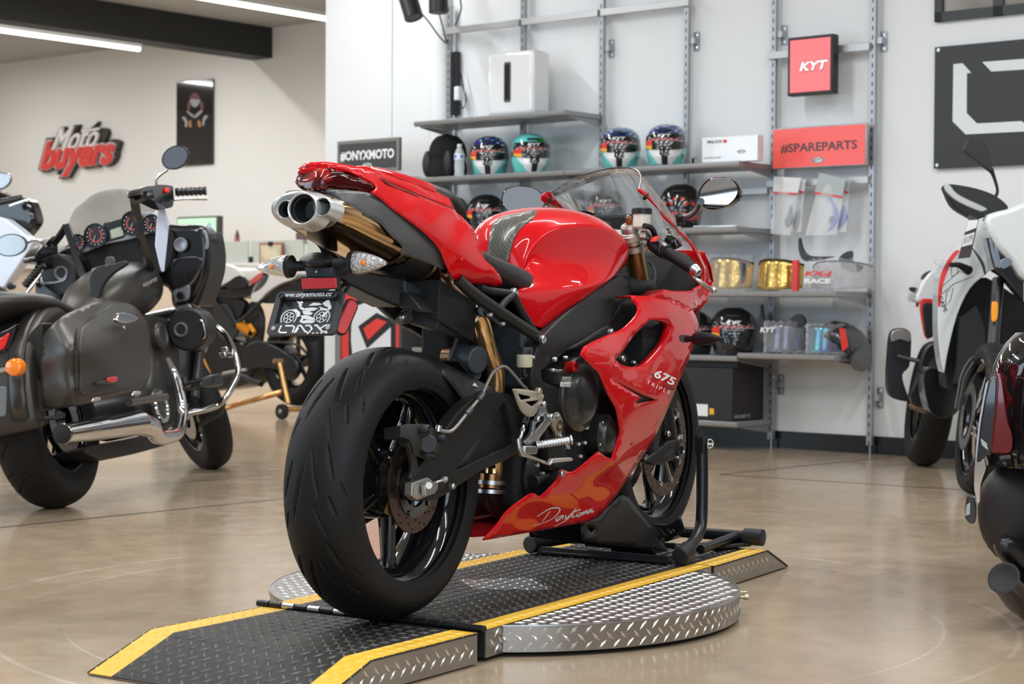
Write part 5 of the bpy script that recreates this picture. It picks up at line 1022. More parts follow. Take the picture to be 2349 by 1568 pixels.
a = MB(); a.tube([L(1485, 598, -.10), L(1497, 610, -.11), L(1503, 630, -.12), L(1500, 655, -.12), L(1494, 670, -.11)], .004, n=8, sm=4); part('cable', a, mat('grey_cable', (.05, .05, .05), .5))
a = MB(); a.tube([L(1438, 600, -.05), L(1446, 640, -.06), L(1452, 676, -.07)], .005, n=8, sm=3); part('cable', a, blk)
a = MB(); a.ball(P(1.16, -.06, .78), (.07, .08, .04), F=B); part('fork_gaiter', a, dr_in)
# ---------------------------------------------------------------- front wheel
fc = (1.395, 0, .322)
fwl = part('front_wheel', (lambda m: (rimprof(m, fc, B, .222, .047), spokes(m, fc, B, 5, math.radians(-75), .04, .204, .026, .030, .036, .026), m.lathe(P(*fc), B.y, [(.0001, -.05), (.028, -.05), (.034, -.03), (.034, .03), (.028, .05), (.0001, .05)], n=32), m)[-1])(MB()), gloss, ang=50)
tyre(B, fc, .300, .122, .222, 'tyre', par=fwl, seg=120)
for s_ in (-1, 1):
    holes_disc('brake_disc', fc, B, .118, .154, .005, s_*.066, fwl, disc_m, nh=18)
    a = MB(); 
    for k in range(10):
        q = 2*PI*k/10+.1; q2 = q+.18*(1 if k % 2 else -1)
        a.tube([P(fc[0]+.045*math.cos(q2), s_*.064, fc[2]+.045*math.sin(q2)), P(fc[0]+.116*math.cos(q), s_*.066, fc[2]+.116*math.sin(q))], .005, n=8)
        a.cyl(P(fc[0]+.120*math.cos(q), s_*.062, fc[2]+.120*math.sin(q)), P(fc[0]+.120*math.cos(q), s_*.071, fc[2]+.120*math.sin(q)), .009, n=12)
    a.lathe(P(fc[0], s_*.064, fc[2]), B.y, [(.036, -.003), (.052, -.003), (.052, .003), (.036, .003)], n=32, close=True); mk('disc_carrier', a, satin, fwl)
    a = MB(); cc = P(1.30, s_*.085, .40); 
    a.loft([[P(1.255+.04*math.cos(q)*1.0, y, .395+.065*math.sin(q)) for q in [2*PI*(k+.5)/16 for k in range(16)]] for y in (s_*.05, s_*.058, s_*.098, s_*.108)]); part('front_caliper', a, blk2, bevel=.004)
a = MB(); a.prism([L(1484, 1052, -.125), L(1500, 1040, -.125), (L(1534, 1012, -.125)), L(1556, 1004, -.125), L(1566, 1014, -.125), L(1570, 1034, -.125), L(1553, 1050, -.125), L(1520, 1066, -.125), L(1500, 1066, -.125), L(1480, 1058, -.125)], B.y*.03); part('axle_lug', a, blk, bevel=.006)
a = MB(); a.prism([L(1519, 1050, -.1265), L(1545, 1024, -.1265), L(1548, 1036, -.1265), L(1530, 1049, -.1265)], B.y*.002); part('lug_recess', a, blk2)
a = MB(); a.lathe(L(1562, 1032, -.13), -B.y, [(.020, -.03), (.020, .0), (.013, .002), (.012, -.01), (.0001, -.01)], n=28); part('axle_end', a, mat('axle_grey', (.08, .08, .08), .3, .8))
for px, py, r in ((1532, 994, .009), (1480, 1048, .008), (1553, 1049, .005), (1566, 1037, .006)): bolt(px, py, -.128, r)
a = MB(); a.loft([[P(fc[0]+r*math.cos(t), y*w, fc[2]+r*math.sin(t)) for y, r in ((-1, .305), (-.8, .325), (-.4, .336), (0, .338), (.4, .336), (.8, .325), (1, .305), (.78, .318), (.4, .330), (0, .333), (-.4, .330), (-.78, .318))] for t, w in [(math.radians(150-11*k), .066) for k in range(10)]]); part('front_mudguard', a, red)
# ---------------------------------------------------------------- wheel chock under the front wheel
ck_ = thing('wheel_chock', 'black tubular wheel chock stand holding the front wheel of the red motorcycle', 'wheel stand', tuple(B.w(1.4, 0, 0)), B.yaw)
ckm = mat('chock_black', (.008, .009, .011), .36); capr = mat('chock_cap_rubber', (.012, .013, .016), .55)
a = MB(); a.tube([L(1563, 1273, -.223), L(1575, 1260, -.220), L(1594, 1238, -.215), L(1606, 1212, -.21), L(1610, 1180, -.207), L(1611, 1100, -.204), L(1610, 1003, -.20)], .0172, n=20, sm=4); mk('tube_post', a, ckm, ck_)
a = MB(); a.tube([P(1.16, .25, .028), P(1.30, .235, .028), P(1.42, .21, .030)], .0172, n=20, sm=3); mk('tube_rail', a, ckm, ck_)
a = MB(); a.tube([P(1.655, .26, .030), P(1.655, -.27, .030)], .0172, n=20); a.tube([P(1.40, .0, .022), P(1.655, 0, .026)], .015, n=12); a.tube([P(1.36, -.20, .022), P(1.655, -.19, .030)], .014, n=12); mk('cross_tube', a, ckm, ck_)
for c0, c1 in ((L(1560, 1277, -.223), L(1584, 1255, -.219)), (P(1.150, .25, .0285), P(1.225, .243, .0285)), (P(1.655, -.215, .030), P(1.655, -.285, .030)), (P(1.655, .215, .030), P(1.655, .285, .030))):
    a = MB(); d = unit(c1-c0) if c0[0] == 0 else unit(c1-c0); Lc = .062; r = .0255
    st = c0; a.lathe(st, d, [(.0001, 0), (r-.004, 0), (r, .004), (r, Lc), (r-.003, Lc+.001), (.0001, Lc+.001)], n=32); mk('end_cap', a, capr, ck_)
a = MB(); a.box(B, (1.20, .02, .008), (.085, .40, .008)); a.box(B, (1.162, .02, .014), (.006, .42, .022)); mk('base_plate', a, ckm, ck_, bevel=.0015)
a = MB(); a.cyl(P(1.26, -.10, .034), P(1.26, .12, .034), .014, n=16); a.cyl(P(1.26, -.10, .034), P(1.26, -.112, .034), .006, n=10); mk('pivot_rod', a, ckm, ck_)
for px, py in ((1316, 1246), (1430, 1254), (1535, 1264)):
    q = B.loc(B.Z(px, py, .013)); a = MB(); o = P(q[0], q[1], .012); a.cyl(o, o+B.z*.009, .008, n=6); a.cyl(o, o+B.z*.003, .011, n=14); mk('hex_bolt', a, gold, ck_)
Dk = Depth(B, [(1345, 1220, 'l', -.082), (1500, 1250, 'l', -.082), (1440, 1150, 'l', -.086)])
cr = [(1335, 1190, 1), (1372, 1188), (1400, 1160), (1425, 1135), (1443, 1141, 1), (1532, 1259, 1), (1530, 1264), (1470, 1258), (1400, 1250), (1336, 1240, 1)]
a = panel(Dk, cr, [smooth([(1350, 1212), (1358, 1208), (1364, 1216), (1357, 1221)], 3)], sm=3, step=14); mk('cradle_side', a, ckm, ck_, solid=.004)
m_ = mirror(a, B); mk('cradle_side', m_, ckm, ck_, solid=.004)
Dk2 = Depth(B, [(1497, 1202, 'l', -.075), (1532, 1243, 'l', -.078), (1560, 1182, 'l', -.145), (1570, 1212, 'l', -.15)])
a = panel(Dk2, [(1497, 1202, 1), (1534, 1202), (1561, 1182, 1), (1570, 1212, 1), (1531, 1243, 1)], [[(1514, 1212), (1519, 1213), (1530, 1226), (1524, 1226)], [(1531, 1213), (1535, 1213), (1543, 1222), (1538, 1222)], [(1542, 1213), (1545, 1213), (1549, 1219), (1546, 1219)]], sm=3, step=8); mk('wheel_flap', a, ckm, ck_, solid=.003); mk('wheel_flap', mirror(a, B), ckm, ck_, solid=.003)
for x_ in (1.33, 1.47): a = MB(); a.cyl(P(x_, -.07, .010), P(x_, .07, .010), .009, n=12); mk('support_roller', a, ckm, ck_)
a = MB(); a.prism([L(1600, 1040, -.198), L(1600, 1000, -.198), L(1608, 985, -.198), L(1612, 988, -.198), L(1614, 1040, -.198)], B.y*.008); a.prism([L(1612, 1001, -.215), L(1626, 1001, -.215), L(1626, 1012, -.215), L(1618, 1040, -.215), L(1612, 1040, -.215)], B.y*.006); mk('post_bracket', a, ckm, ck_)
a = MB(); a.tube([L(1624, 1026, -.225), L(1634, 1024, -.225), L(1636, 1014, -.225), L(1629, 1007, -.225), L(1624, 1012, -.225)], .0022, n=8, sm=4, closed=True); a.cyl(L(1620, 1018, -.225), L(1632, 1018, -.225), .004, n=8); mk('latch_ring', a, chrome, ck_)
# phone left on the far ramp
q = B.loc(B.Z(1644, 1256, 0)); Fp = Fr(P(q[0], q[1], .0), B.yaw+math.radians(-28))
ph = thing('smartphone', 'black smartphone lying on the far ramp beside the wheel chock', 'phone', tuple(Fp.o), Fp.yaw)
a = MB(); a.box(Fp, (.035, 0, .0078), (.140, .078, .012)); mk('phone_case', a, blk2, ph, bevel=.004, seg=3)
a = MB(); a.box(Fp, (.035, 0, .0140), (.128, .068, .001)); mk('phone_screen', a, gloss, ph)
pm = mat('port_silver', (.35, .38, .45), .3, .8)
a = MB(); a.box(Fp, (-.0353, 0, .0078), (.001, .010, .004)); mk('charging_port', a, pm, ph, bevel=.001)
for y_, w_ in ((-.018, .011), (.014, .006)): a = MB(); a.box(Fp, (-.0353, y_, .0078), (.001, w_, .003)); mk('speaker_grille', a, pm, ph)
# ================================================================ DISPLAY WALL
WX = W.X
def yz(px, py, x): q = W.loc(WX(px, py, x)); return q[1], q[2]
def wb(mb, x0, x1, y0, y1, z0, z1): return wbox(mb, x0, x1, y0, y1, z0, z1)
DEP = -.42
# slotted uprights
slot_al = mat('slotted_silver', (.40, .41, .43), .38, .6); N = NT(slot_al); x_, y_, z_ = N.xyz()
inn = N.m('MULTIPLY', N.m('MULTIPLY', N.m('LESS_THAN', N.m('ABSOLUTE', y_), .0036), N.m('LESS_THAN', N.m('MODULO', z_, .05), .024)), N.m('LESS_THAN', x_, -.020))
mx = N.n('ShaderNodeMix', data_type='RGBA'); mx.inputs[6].default_value = (.40, .41, .43, 1); mx.inputs[7].default_value = (.01, .01, .01, 1); N.t.links.new(inn, mx.inputs[0]); N.t.links.new(mx.outputs[2], N.b.inputs['Base Color'])
UP_ = [(4.954, 2.74, 'leftmost slotted silver upright beside the white column', [1.99]), (4.333, 2.80, 'second slotted silver upright from the left, behind the white box', []), (3.713, 3.6, 'third slotted silver upright, at the right end of the upper shelf', [2.36]), (3.09, 3.6, 'fourth slotted silver upright, behind the two right helmets', [2.35]), (2.495, 3.6, 'fifth slotted silver upright, left of the square red sign', [2.335, .36]), (1.866, 3.6, 'rightmost slotted silver upright, right of the spare parts sign', [2.245, .31])]
for k, (y, top, lab, clips) in enumerate(UP_):
    t = thing('wall_upright', lab, 'wall upright', tuple(W.w(-.04, y, .05)), W.yaw, 'slotted uprights on the display wall')
    a = MB(); wb(a, -.065, -.035, y-.0155, y+.0155, .05, top); mk('channel', a, slot_al, t)
    a = MB(); a.cyl(W.w(-.05, y, .0), W.w(-.05, y, .05), .006, n=8); mk('levelling_foot', a, alu, t)
    for zc in clips:
        a = MB(); wb(a, -.010, -.004, y-.054, y-.018, zc-.055, zc+.055); wb(a, -.05, -.006, y-.046, y-.015, zc-.017, zc+.017); c_ = mk('wall_clip', a, alu, t)
        for dz in (-.036, .036): a = MB(); a.lathe(W.w(-.010, y-.036, zc+dz), -W.x, [(.0001, .003), (.009, .002), (.011, 0)], n=14); mk('clip_screw', a, chrome, c_)
# horizontal rails
def rail(y0, y1, z, lab, h=.042): 
    a = MB(); wb(a, -.088, -.066, y1, y0, z-h/2, z+h/2); return tag(mk('cross_rail', a, mat('rail_silver', (.50, .50, .50), .4, .6), bevel=.002), lab, 'rail', 'silver cross rails on the display wall')
zr = yz(1200, 50, -.088)[1]
rail(4.985, 4.345, zr, 'top cross rail, left section between the first two uprights'); rail(4.325, 3.725, zr, 'top cross rail, middle section over the white box'); rail(3.705, 3.06, zr, 'top cross rail, right section near the top edge')
zr2 = yz(1790, 125, -.088)[1]; rail(2.52, 1.875, zr2, 'cross rail that carries the square red sign')
zr3 = yz(1985, 412, -.088)[1]; rail(2.52, 1.875, zr3, 'cross rail that carries the plastic bags', .038)
zr4 = yz(1730, 438, -.088)[1]; rail(3.07, 2.515, zr4, 'cross rail behind the mirror, right of the striped black helmet', .036)
# shelves
def shelf(y0, y1, z, lab, depth=.42, mats=None):
    t = thing('shelf', lab, 'shelf', tuple(W.w(-.07, y0, z)), W.yaw, 'grey metal shelves on the display wall')
    a = MB(); wb(a, -depth+.01, -.07, y1, y0, z-.028, z-.0); mk('shelf_board', a, mats or shelf_m, t, bevel=.002, seg=1)
    a = MB(); P_ = [(-depth+.012, z-.032), (-depth+.002, z-.026), (-depth-.003, z-.014), (-depth-.003, z-.004), (-depth+.006, z+.002), (-depth+.014, z+.001)]
    a.prism([W.w(x, y0, zz) for x, zz in P_], -W.y*(y0-y1)); mk('front_edge', a, mat('shelf_edge', (.36, .36, .36), .35, .5), t)
    for y in (y0-.01, y1+.01): a = MB(); a.prism([W.w(-.07, y, z-.03), W.w(-.07, y, z-.075), W.w(-depth+.05, y, z-.036), W.w(-depth+.05, y, z-.03)], W.y*.003); mk('bracket', a, shelf_m, t)
    return t
Z1, Z2, Z3, Z4, Z5, Z6 = 1.957, 1.600, 1.240, .884, .527, .163
shelf(4.925, 3.708, Z1, 'upper shelf carrying the white box'); 
shelf(4.930, 3.712, Z2, 'second shelf, left half carrying the fur-lined hat, bottle and two teal helmets'); shelf(3.708, 2.485, Z2, 'second shelf, right half carrying two teal helmets and a white pamphlet box')
shelf(4.930, 3.712, Z3, 'third shelf, left half behind the seat and tank of the red motorcycle'); shelf(3.708, 2.497, Z3, 'third shelf, right half carrying the striped black helmet')
shelf(4.930, 3.712, Z4, 'fourth shelf, left half hidden behind the red motorcycle'); shelf(3.708, 1.875, Z4, 'fourth shelf, right part carrying gold visors in bags')
shelf(4.930, 3.712, Z5, 'fifth shelf, left half seen above the rear tyre'); shelf(3.708, 2.489, Z5, 'fifth shelf, right half carrying a black helmet'); shelf(2.485, 1.875, Z5+.018, 'fifth shelf, light silver end section carrying bagged visors', mats=mat('light_shelf', (.50, .50, .52), .35, .5))
shelf(3.708, 2.486, Z6, 'lowest shelf carrying the black cartons')
# ---------------------------------------------------------------- helmets
tealm = mat('teal_shell', (.12, .60, .56), .12, coat=1); whm = mat('white_shell', (.82, .83, .83), .12, coat=1); bkm = mat('black_shell', (.010, .010, .011), .12, coat=1); mtm = mat('matt_black_shell', (.012, .012, .013), .45)
blm = mat('blue_shell', (.015, .03, .20), .12, coat=1); grn = mat('green_shell', (.01, .26, .05), .12, coat=1); gym = mat('grey_shell', (.12, .12, .12), .3); rdm = mat('red_print', (.70, .03, .02), .3); dkr = mat('dull_red_print', (.30, .03, .03), .3); ylm = mat('yellow_print', (.85, .45, .03), .3); prt = mat('grey_print', (.45, .45, .45), .5)
HM = [tealm, whm, bkm, blm, grn, gym, rdm, mtm, dkr, ylm, prt]
def hsurf(u, v):
    """u: angle from the face (0) round to the back; v: 0 bottom .. 1 top -> local xyz (face towards -x)"""
    z = .245*v; t = v
    rad = (max(0, 1-abs((t-.52)/.50)**2.9))**.5 if t > .52 else (1-.20*((.52-t)/.52)**2)
    fx = .150 if math.cos(u) > 0 else .130
    chin = .018*max(0, math.cos(u))**3*max(0, 1-abs(t-.20)/.22)
    slope = -.028*max(0, math.cos(u))*max(0, (t-.45))*1.2
    return (-(fx*math.cos(u)*rad+(chin+slope)*(1 if math.cos(u) > 0 else 0)), .118*math.sin(u)*rad, z)
def helmet(x, y, z, rz, lab, style, grp, s=1.0, name='motorcycle_helmet', visor=True):
    F = Fr(W.w(x, y, z+.003), W.yaw+rz+.56); t = thing(name, lab, 'helmet', tuple(F.o), F.yaw, grp); a = MB(); NU, NV = 72, 44
    rows = [[F.w(*(s*q for q in hsurf(2*PI*i/NU, j/NV))) for i in range(NU)] for j in range(NV+1)]; a.grid(rows, cv=True); a.f.append(tuple(range(NU-1, -1, -1))); a.m.append(2)
    rnd = random.Random(int(y*1000)); 
    for k in range(NU*NV):
        j, i = divmod(k, NU); u = (i+.5)/NU*2*PI; u = u-2*PI if u > PI else u; v = (j+.5)/NV; A = abs(u)
        if style in ('teal', 'tealgreen'):
            if v < .40: m = 2 if A < .13+.45*max(0, v-.02)*.9 else (1 if A < .36+v*1.7 else 0)
            elif v > .74: m = (3 if style == 'teal' else 0)
            else: m = 2 if A < 1.3 else (5 if v < .55 else 0)
            if style == 'teal' and v > .72 and (math.sin(i*.9)*math.sin(j*1.3) > .45): m = rnd.choice((0, 1, 3))
            if style == 'tealgreen' and .68 < v < .86 and u < -.2: m = 4
            if v < .03: m = 2
        elif style == 'white': m = 2 if (v < .42 and A < .10+.5*v) else 1
        elif style == 'striped':
            m = 2
            if A < 1.5:
                if abs(v-.60-.04*math.cos(3*u)) < .022: m = 6
                if abs(v-.50) < .028 and math.sin(9*u) > -.4: m = 1
                if abs(v-.68+.05*A) < .02 and math.sin(5*u+1) > 0: m = 6
                if abs(v-.34+.08*A) < .018: m = 6
                if abs(v-.20) < .02 and math.sin(7*u) > .1: m = 6
        elif style == 'matt': m = 7
        else: m = 2
        a.m[k] = m
    mk('shell', a, HM, t, ang=60)
    if visor:
        v0, v1, uw = .36, .76, 1.18; nu, nv = 40, 18; a = MB()
        def vs(u, v, o=.006): q = hsurf(u, v); n = unit(V3(-math.cos(u)/.15, math.sin(u)/.118, (v-.5)*5)); return F.w(*(s*(np.array(q)+n*o)))
        edge = lambda u: 1-.35*(abs(u)/uw)**3
        def vv(u, w): c = (v0+v1)/2; return c+(w-.5)*(v1-v0)*edge(u)
        rows = [[vs(-uw+2*uw*i/nu, vv(-uw+2*uw*i/nu, j/nv)) for i in range(nu+1)] for j in range(nv+1)]; a.grid(rows)
        for k in range(nu*nv):
            j, i = divmod(k, nu); u = -uw+2*uw*(i+.5)/nu; w = (j+.5)/nv; m = 2
            if style != 'striped' and style != 'matt':
                if .50 < w < .66 and -.95 < u < .95: m = 8 if (i+j) % 5 else 10
                if .50 < w < .56 and u < -.1 and i % 3: m = 10
                if w < .55 and u > .62: m = 6 if w > .2 else 9
                if .40 < w < .47 and abs(u) < .4 and i % 2: m = 10
                if .24 < w < .28 and abs(u) < .25 and i % 3: m = 10
            a.m[k] = m
        vo = mk('visor', a, HM, t, solid=.002, off=1, ang=60)
        if style not in ('striped', 'matt'):
            tv, tf = text_polys('KYT', bold=.03, shear=.2); A_ = np.array(tv); lo, hi = A_.min(0), A_.max(0); a = MB()
            a.add([vs(.34-.62*(p[0]-lo[0])/(hi[0]-lo[0]), vv(0, .72+.17*(p[1]-lo[1])/(hi[1]-lo[1])), .0105) for p in A_], tf); mk('visor_lettering', a, white_m, t, flat=True)
            tv, tf = text_polys('BEYOND'); A_ = np.array(tv); lo, hi = A_.min(0), A_.max(0); a = MB()
            a.add([vs(-.60-.30*(p[0]-lo[0])/(hi[0]-lo[0]), vv(-.7, .68+.07*(p[1]-lo[1])/(hi[1]-lo[1])), .0105) for p in A_], tf); mk('visor_lettering', a, prt, t, flat=True)
        elif style == 'striped':
            a = MB()
            for q in ((.0, .62), (.5, .35), (-.5, .35)):
                a.add([vs(q[0]+.25, vv(q[0], q[1]), .009), vs(q[0]-.25, vv(q[0], q[1]), .009), vs(q[0]-.2, vv(q[0], q[1]+.16), .009), vs(q[0]+.2, vv(q[0], q[1]+.16), .009)], [(0, 1, 2, 3)])
            mk('visor_stripe', a, rdm, t)
        a = MB(); a.grid([[F.w(*(s*q for q in hsurf(-.36+.72*i/12, v))) -W.x*.004*s for i in range(13)] for v in (.80, .84)]); mk('top_vent', a, mtm, t, solid=.006)
    if style in ('teal', 'tealgreen'):
        tv, tf = text_polys('KYT' if style == 'tealgreen' else 'KYT', bold=.03, shear=.2); A_ = np.array(tv); lo, hi = A_.min(0), A_.max(0); a = MB(); c_ = -.95
        def cs(u, v): q = hsurf(u, v); n = unit(V3(-math.cos(u), math.sin(u), 0)); return F.w(*(s*(np.array(q)+n*.002)))
        a.add([cs(c_-.36*(p[0]-lo[0])/(hi[0]-lo[0]), .15+.12*(p[1]-lo[1])/(hi[1]-lo[1])) for p in A_], tf); mk('side_lettering', a, white_m if style == 'tealgreen' else gym, t, flat=True)
    return t
HG = 'helmets on the display shelves'
def on(px, py, x, z): return W.loc(onplane(px, py, W.x, W.o@W.x+x))[1]
hx = -.26
helmet(hx, on(1124, 350, hx, 0), Z2, .05, 'teal and white helmet with dark blue crown, right beside the water bottle', 'teal', HG)
helmet(hx, on(1216, 350, hx, 0), Z2, .32, 'teal helmet with green crown stripe and white letters on its cheek', 'tealgreen', HG)
helmet(hx, on(1424, 340, hx, 0), Z2, .02, 'left of the two teal helmets near the white pamphlet box', 'teal', HG)
helmet(hx, on(1529, 330, hx, 0), Z2, -.02, 'right of the two teal helmets near the white pamphlet box', 'teal', HG)
helmet(hx, on(1034, 480, hx, 0), Z3, .1, 'glossy black helmet half hidden behind the seat cowl of the red motorcycle', 'black', HG)
helmet(hx, on(1116, 480, hx, 0), Z3, .02, 'glossy black helmet with orange visor sticker between seat cowl and tank', 'black', HG)
helmet(hx+.05, on(1248, 470, hx, 0), Z3, .1, 'plain black helmet top between the left mirror and the windscreen', 'matt', HG, visor=True)
helmet(hx, on(1393, 470, hx, 0), Z3, .05, 'black helmet seen through the clear windscreen', 'black', HG)
helmet(hx, on(1563, 460, hx, 0), Z3, -.05, 'black helmet with red and white stripes left of the right mirror', 'striped', HG, s=1.04)
helmet(hx, on(1590, 750, hx, 0), Z5, .0, 'black helmet mostly hidden by the red fairing on the fifth shelf', 'black', HG)
helmet(hx, on(1683, 750, hx, 0), Z5, .04, 'black helmet with red visor stripe at the middle of the fifth shelf', 'black', HG, s=1.08)
helmet(hx, on(1020, 755, hx, 0), Z5, .05, 'white helmet on the fifth shelf above the rear tyre', 'white', HG)
# fur-lined black hat/balaclava bust
F = Fr(W.w(-.25, on(1026, 350, -.25, 0), Z2+.003), W.yaw); t = thing('fur_hat', 'fluffy black padded hood at the left end of the second shelf', 'hat', tuple(F.o), F.yaw)
a = MB(); rr = []
for j in range(15):
    v = j/14; r = .128*(1-max(0, (v-.45)/.55)**2.6)**.5 if v > .45 else .118+.012*math.sin(v*8)
    rr.append([F.w(-(.9*r*math.cos(q)), r*math.sin(q)*(1+.04*math.sin(5*q)), .285*v) for q in [2*PI*k/36 for k in range(36)]])
a.loft(rr); mk('hood', a, mat('black_felt', (.006, .006, .006), .95, bump=(300, 1, .004)), t, ang=80)
for sy in (1, -1): a = MB(); a.ball(F.w(-.085, sy*.09, .09), (.035, .035, .085), F=F); mk('ear_pad', a, mat('black_leatherette', (.012, .012, .012), .5), t)
# water bottle
F = Fr(W.w(-.38, on(1054, 360, -.38, 0), Z2), W.yaw); t = thing('water_bottle', 'clear plastic water bottle with white and blue label on the second shelf', 'bottle', tuple(F.o), F.yaw)
a = MB(); a.lathe(F.o, F.z, [(.0001, .001), (.030, .001), (.032, .01), (.029, .03), (.032, .05), (.032, .07), (.030, .085), (.032, .10), (.032, .135), (.026, .155), (.014, .178), (.012, .185)], n=28); mk('bottle_body', a, mat('bottle_plastic', (.75, .78, .80), .12, alpha=.55), t)
a = MB(); a.lathe(F.o, F.z, [(.0325, .105), (.0325, .140)], n=28); mk('label', a, mat('label_white', (.80, .84, .90), .4), t)
for an in (-.15, 1.2): a = MB(); a.lathe(F.o, F.z, [(.0329, .112), (.0329, .132)], n=5, ref=-F.x, a0=an-.27, a1=an+.27); mk('label_mark', a, mat('label_blue', (.03, .12, .65), .4), t)
a = MB(); a.lathe(F.o, F.z, [(.0145, .184), (.0145, .200), (.0001, .201)], n=20); mk('cap', a, mat('white_plastic', (.80, .80, .80), .4), t)
# white subwoofer-like box on the upper shelf
y0, z0 = yz(1110, 250, -.33); y1, z1 = yz(1218, 112, -.33)
t = thing('subwoofer', 'glossy white box-shaped speaker with a vertical black slot on the upper shelf', 'speaker', tuple(W.w(-.2, (y0+y1)/2, Z1)), W.yaw)
a = MB(); h_ = .40; wd_ = y0-y1; a.box(W, (-.22, (y0+y1)/2, Z1+.004+.20), (.17, wd_, .392)); mk('cabinet', a, mat('white_gloss', (.84, .84, .84), .12, coat=1), t, bevel=.03, seg=5)
ys_, zs_ = yz(1163, 188, -.31)
for w_, h2, d_, m_, nm in ((.052, .245, .004, mat('slot_rim', (.08, .08, .08), .4), 'slot_rim'), (.034, .215, .0065, slot_m, 'slot')):
    a = MB(); a.prism([W.w(-.305-d_, ys_+w_/2*a_, zs_+h2/2*b_) for a_, b_ in ((1, .9), (.8, 1), (-.8, 1), (-1, .9), (-1, -.9), (-.8, -1), (.8, -1), (1, -.9))], W.x*.01); mk(nm, a, m_, t)
# black power strip with white plugs and cables by the first upright
t = thing('power_strip', 'black power strip with white adapter and hanging cables beside the leftmost upright', 'power strip', tuple(W.w(-.03, 4.9, 2.2)), W.yaw)
ya, za = yz(1046, 190, -.04); a = MB(); wb(a, -.05, -.01, ya-.012, ya+.022, 2.03, 2.44); mk('strip', a, blk, t, bevel=.003)
yb, zb = yz(1053, 213, -.06); a = MB(); wb(a, -.09, -.05, yb-.02, yb+.02, zb-.05, zb+.04); mk('adapter', a, whm, t, bevel=.006)
a = MB(); a.tube([W.w(-.06, *yz(px, py, -.06)) for px, py in ((1050, 150), (1056, 170), (1062, 200), (1070, 225), (1064, 246), (1056, 240), (1054, 225))], .003, n=6, sm=4); a.tube([W.w(-.05, *yz(px, py, -.05)) for px, py in ((1054, 160), (1060, 180), (1068, 235), (1058, 250), (1044, 240), (1046, 230))], .0025, n=6, sm=4); mk('cables', a, blk, t)
# two black spotlights with cables at the top
for (px, py), (qx, qy), lab in (((928, -30), (950, 42), 'tilted black cylinder spotlight, left one at the top edge'), ((1005, -40), (1006, 30), 'upright black cylinder spotlight, right one at the top edge')):
    c0, c1 = WX(px, py, -.55), WX(qx, qy, -.55); t = thing('spotlight', lab, 'lamp', tuple(c1), W.yaw, 'black spotlights at the top edge'); d = unit(c1-c0); c0 = c1-d*.20
    a = MB(); a.lathe(c1, -d, [(.0001, .004), (.054, .004), (.056, 0), (.060, .004), (.060, .20), (.050, .21), (.0001, .21)], n=32); mk('lamp_body', a, mat('spot_black', (.012, .013, .015), .45), t)
    a = MB(); a.tube([c0, c0+W.z*.08+W.x*.1, c0+W.z*.3+W.x*.5, c0+W.z*.3+W.x*.55], .012, n=10); mk('arm', a, blk, t)
t = thing('loose_cable', 'thin black cables hanging from the spotlights to the leftmost upright', 'cable', tuple(WX(1000, 60, -.3)), W.yaw)
for pts in (((968, 32), (985, 52), (1005, 80), (1022, 98), (1026, 92)), ((1008, 34), (1014, 55), (1020, 80), (1025, 100)), ((1056, 0), (1058, 20), (1050, 45), (1043, 58))):
    a = MB(); a.tube([WX(px, py, -.45+.38*k/(len(pts)-1)) for k, (px, py) in enumerate(pts)], .005, n=6, sm=4); mk('cable', a, blk, t)
a = MB(); a.tube([WX(px, py, -.05) for px, py in ((985, 302), (984, 315), (992, 325), (996, 330))], .002, n=6, sm=3); mk('cable', a, mat('white_cable', (.7, .7, .7), .5), t)
# ---------------------------------------------------------------- signs
def plane_quad(x, px0, py0, px1, py1):
    ya, za = yz(px0, py0, x); yb, zb = yz(px1, py1, x); return ya, yb, za, zb
def sign_box(name, lab, x, y0, y1, z0, z1, d, mf, mface, rim, cat='sign'):
    t = thing(name, lab, cat, tuple(W.w(x, (y0+y1)/2, z0)), W.yaw); a = MB(); wb(a, x, x+d, y1, y0, z0, z1); mk('frame', a, mf, t, bevel=.004)
    a = MB(); wb(a, x-.003, x+.01, y1+rim, y0-rim, z0+rim, z1-rim); mk('face', a, mface, t, bevel=.001); return t
def wtext(t, s, x, y0, y1, z0, z1, m, nm='lettering', tilt=0, **k):
    a = MB(); text_on(a, s, W.w(x, y0, z0), W.w(x, y1, z0+tilt)-W.w(x, y0, z0), W.w(x, y0, z1)-W.w(x, y0, z0), **k); return mk(nm, a, m, t, flat=True)
def oval_logo(t, x, yc, zc, w, h):
    a = MB(); a.prism([W.w(x, yc+w*math.cos(q), zc+h*math.sin(q)) for q in [2*PI*k/28 for k in range(28)]], W.x*.001); mk('logo_oval', a, white_m, t, flat=True)
    a = MB(); a.grid([[W.w(x-.0006, yc+w*r*math.cos(q), zc+h*r*math.sin(q)) for q in [2*PI*k/28 for k in range(28)]] for r in (.78, .95)], cv=True); mk('logo_ring', a, blk, t, flat=True); wtext(t, 'KYT', x-.0008, yc+w*.62, yc-w*.62, zc-h*.42, zc+h*.42, blk, 'logo_lettering', bold=.03, shear=.2)
lit_red = mat('lit_red_face', (.93, .16, .17), .4, emis=.42)
t = sign_box('lightbox_sign', 'square red light box with white letters in a thick black frame', -.17, 2.335, 2.048, 1.966, 2.288, .06, mat('sign_black', (.012, .012, .012), .45), lit_red, .017)
ya, za = yz(1834, 164, -.175); yb, zb = yz(1900, 137, -.175)
wtext(t, 'KYT', -.1750, ya+.004, yb-.004, za-.004, zb+.004, mat('logo_shadow', (.10, .02, .05), .5), 'lettering_outline', bold=.055, shear=.25, tilt=.002); wtext(t, 'KYT', -.1765, ya, yb, za, zb, mat('lit_white', (.95, .95, .95), .5, emis=.35), bold=.03, shear=.25, tilt=.002)
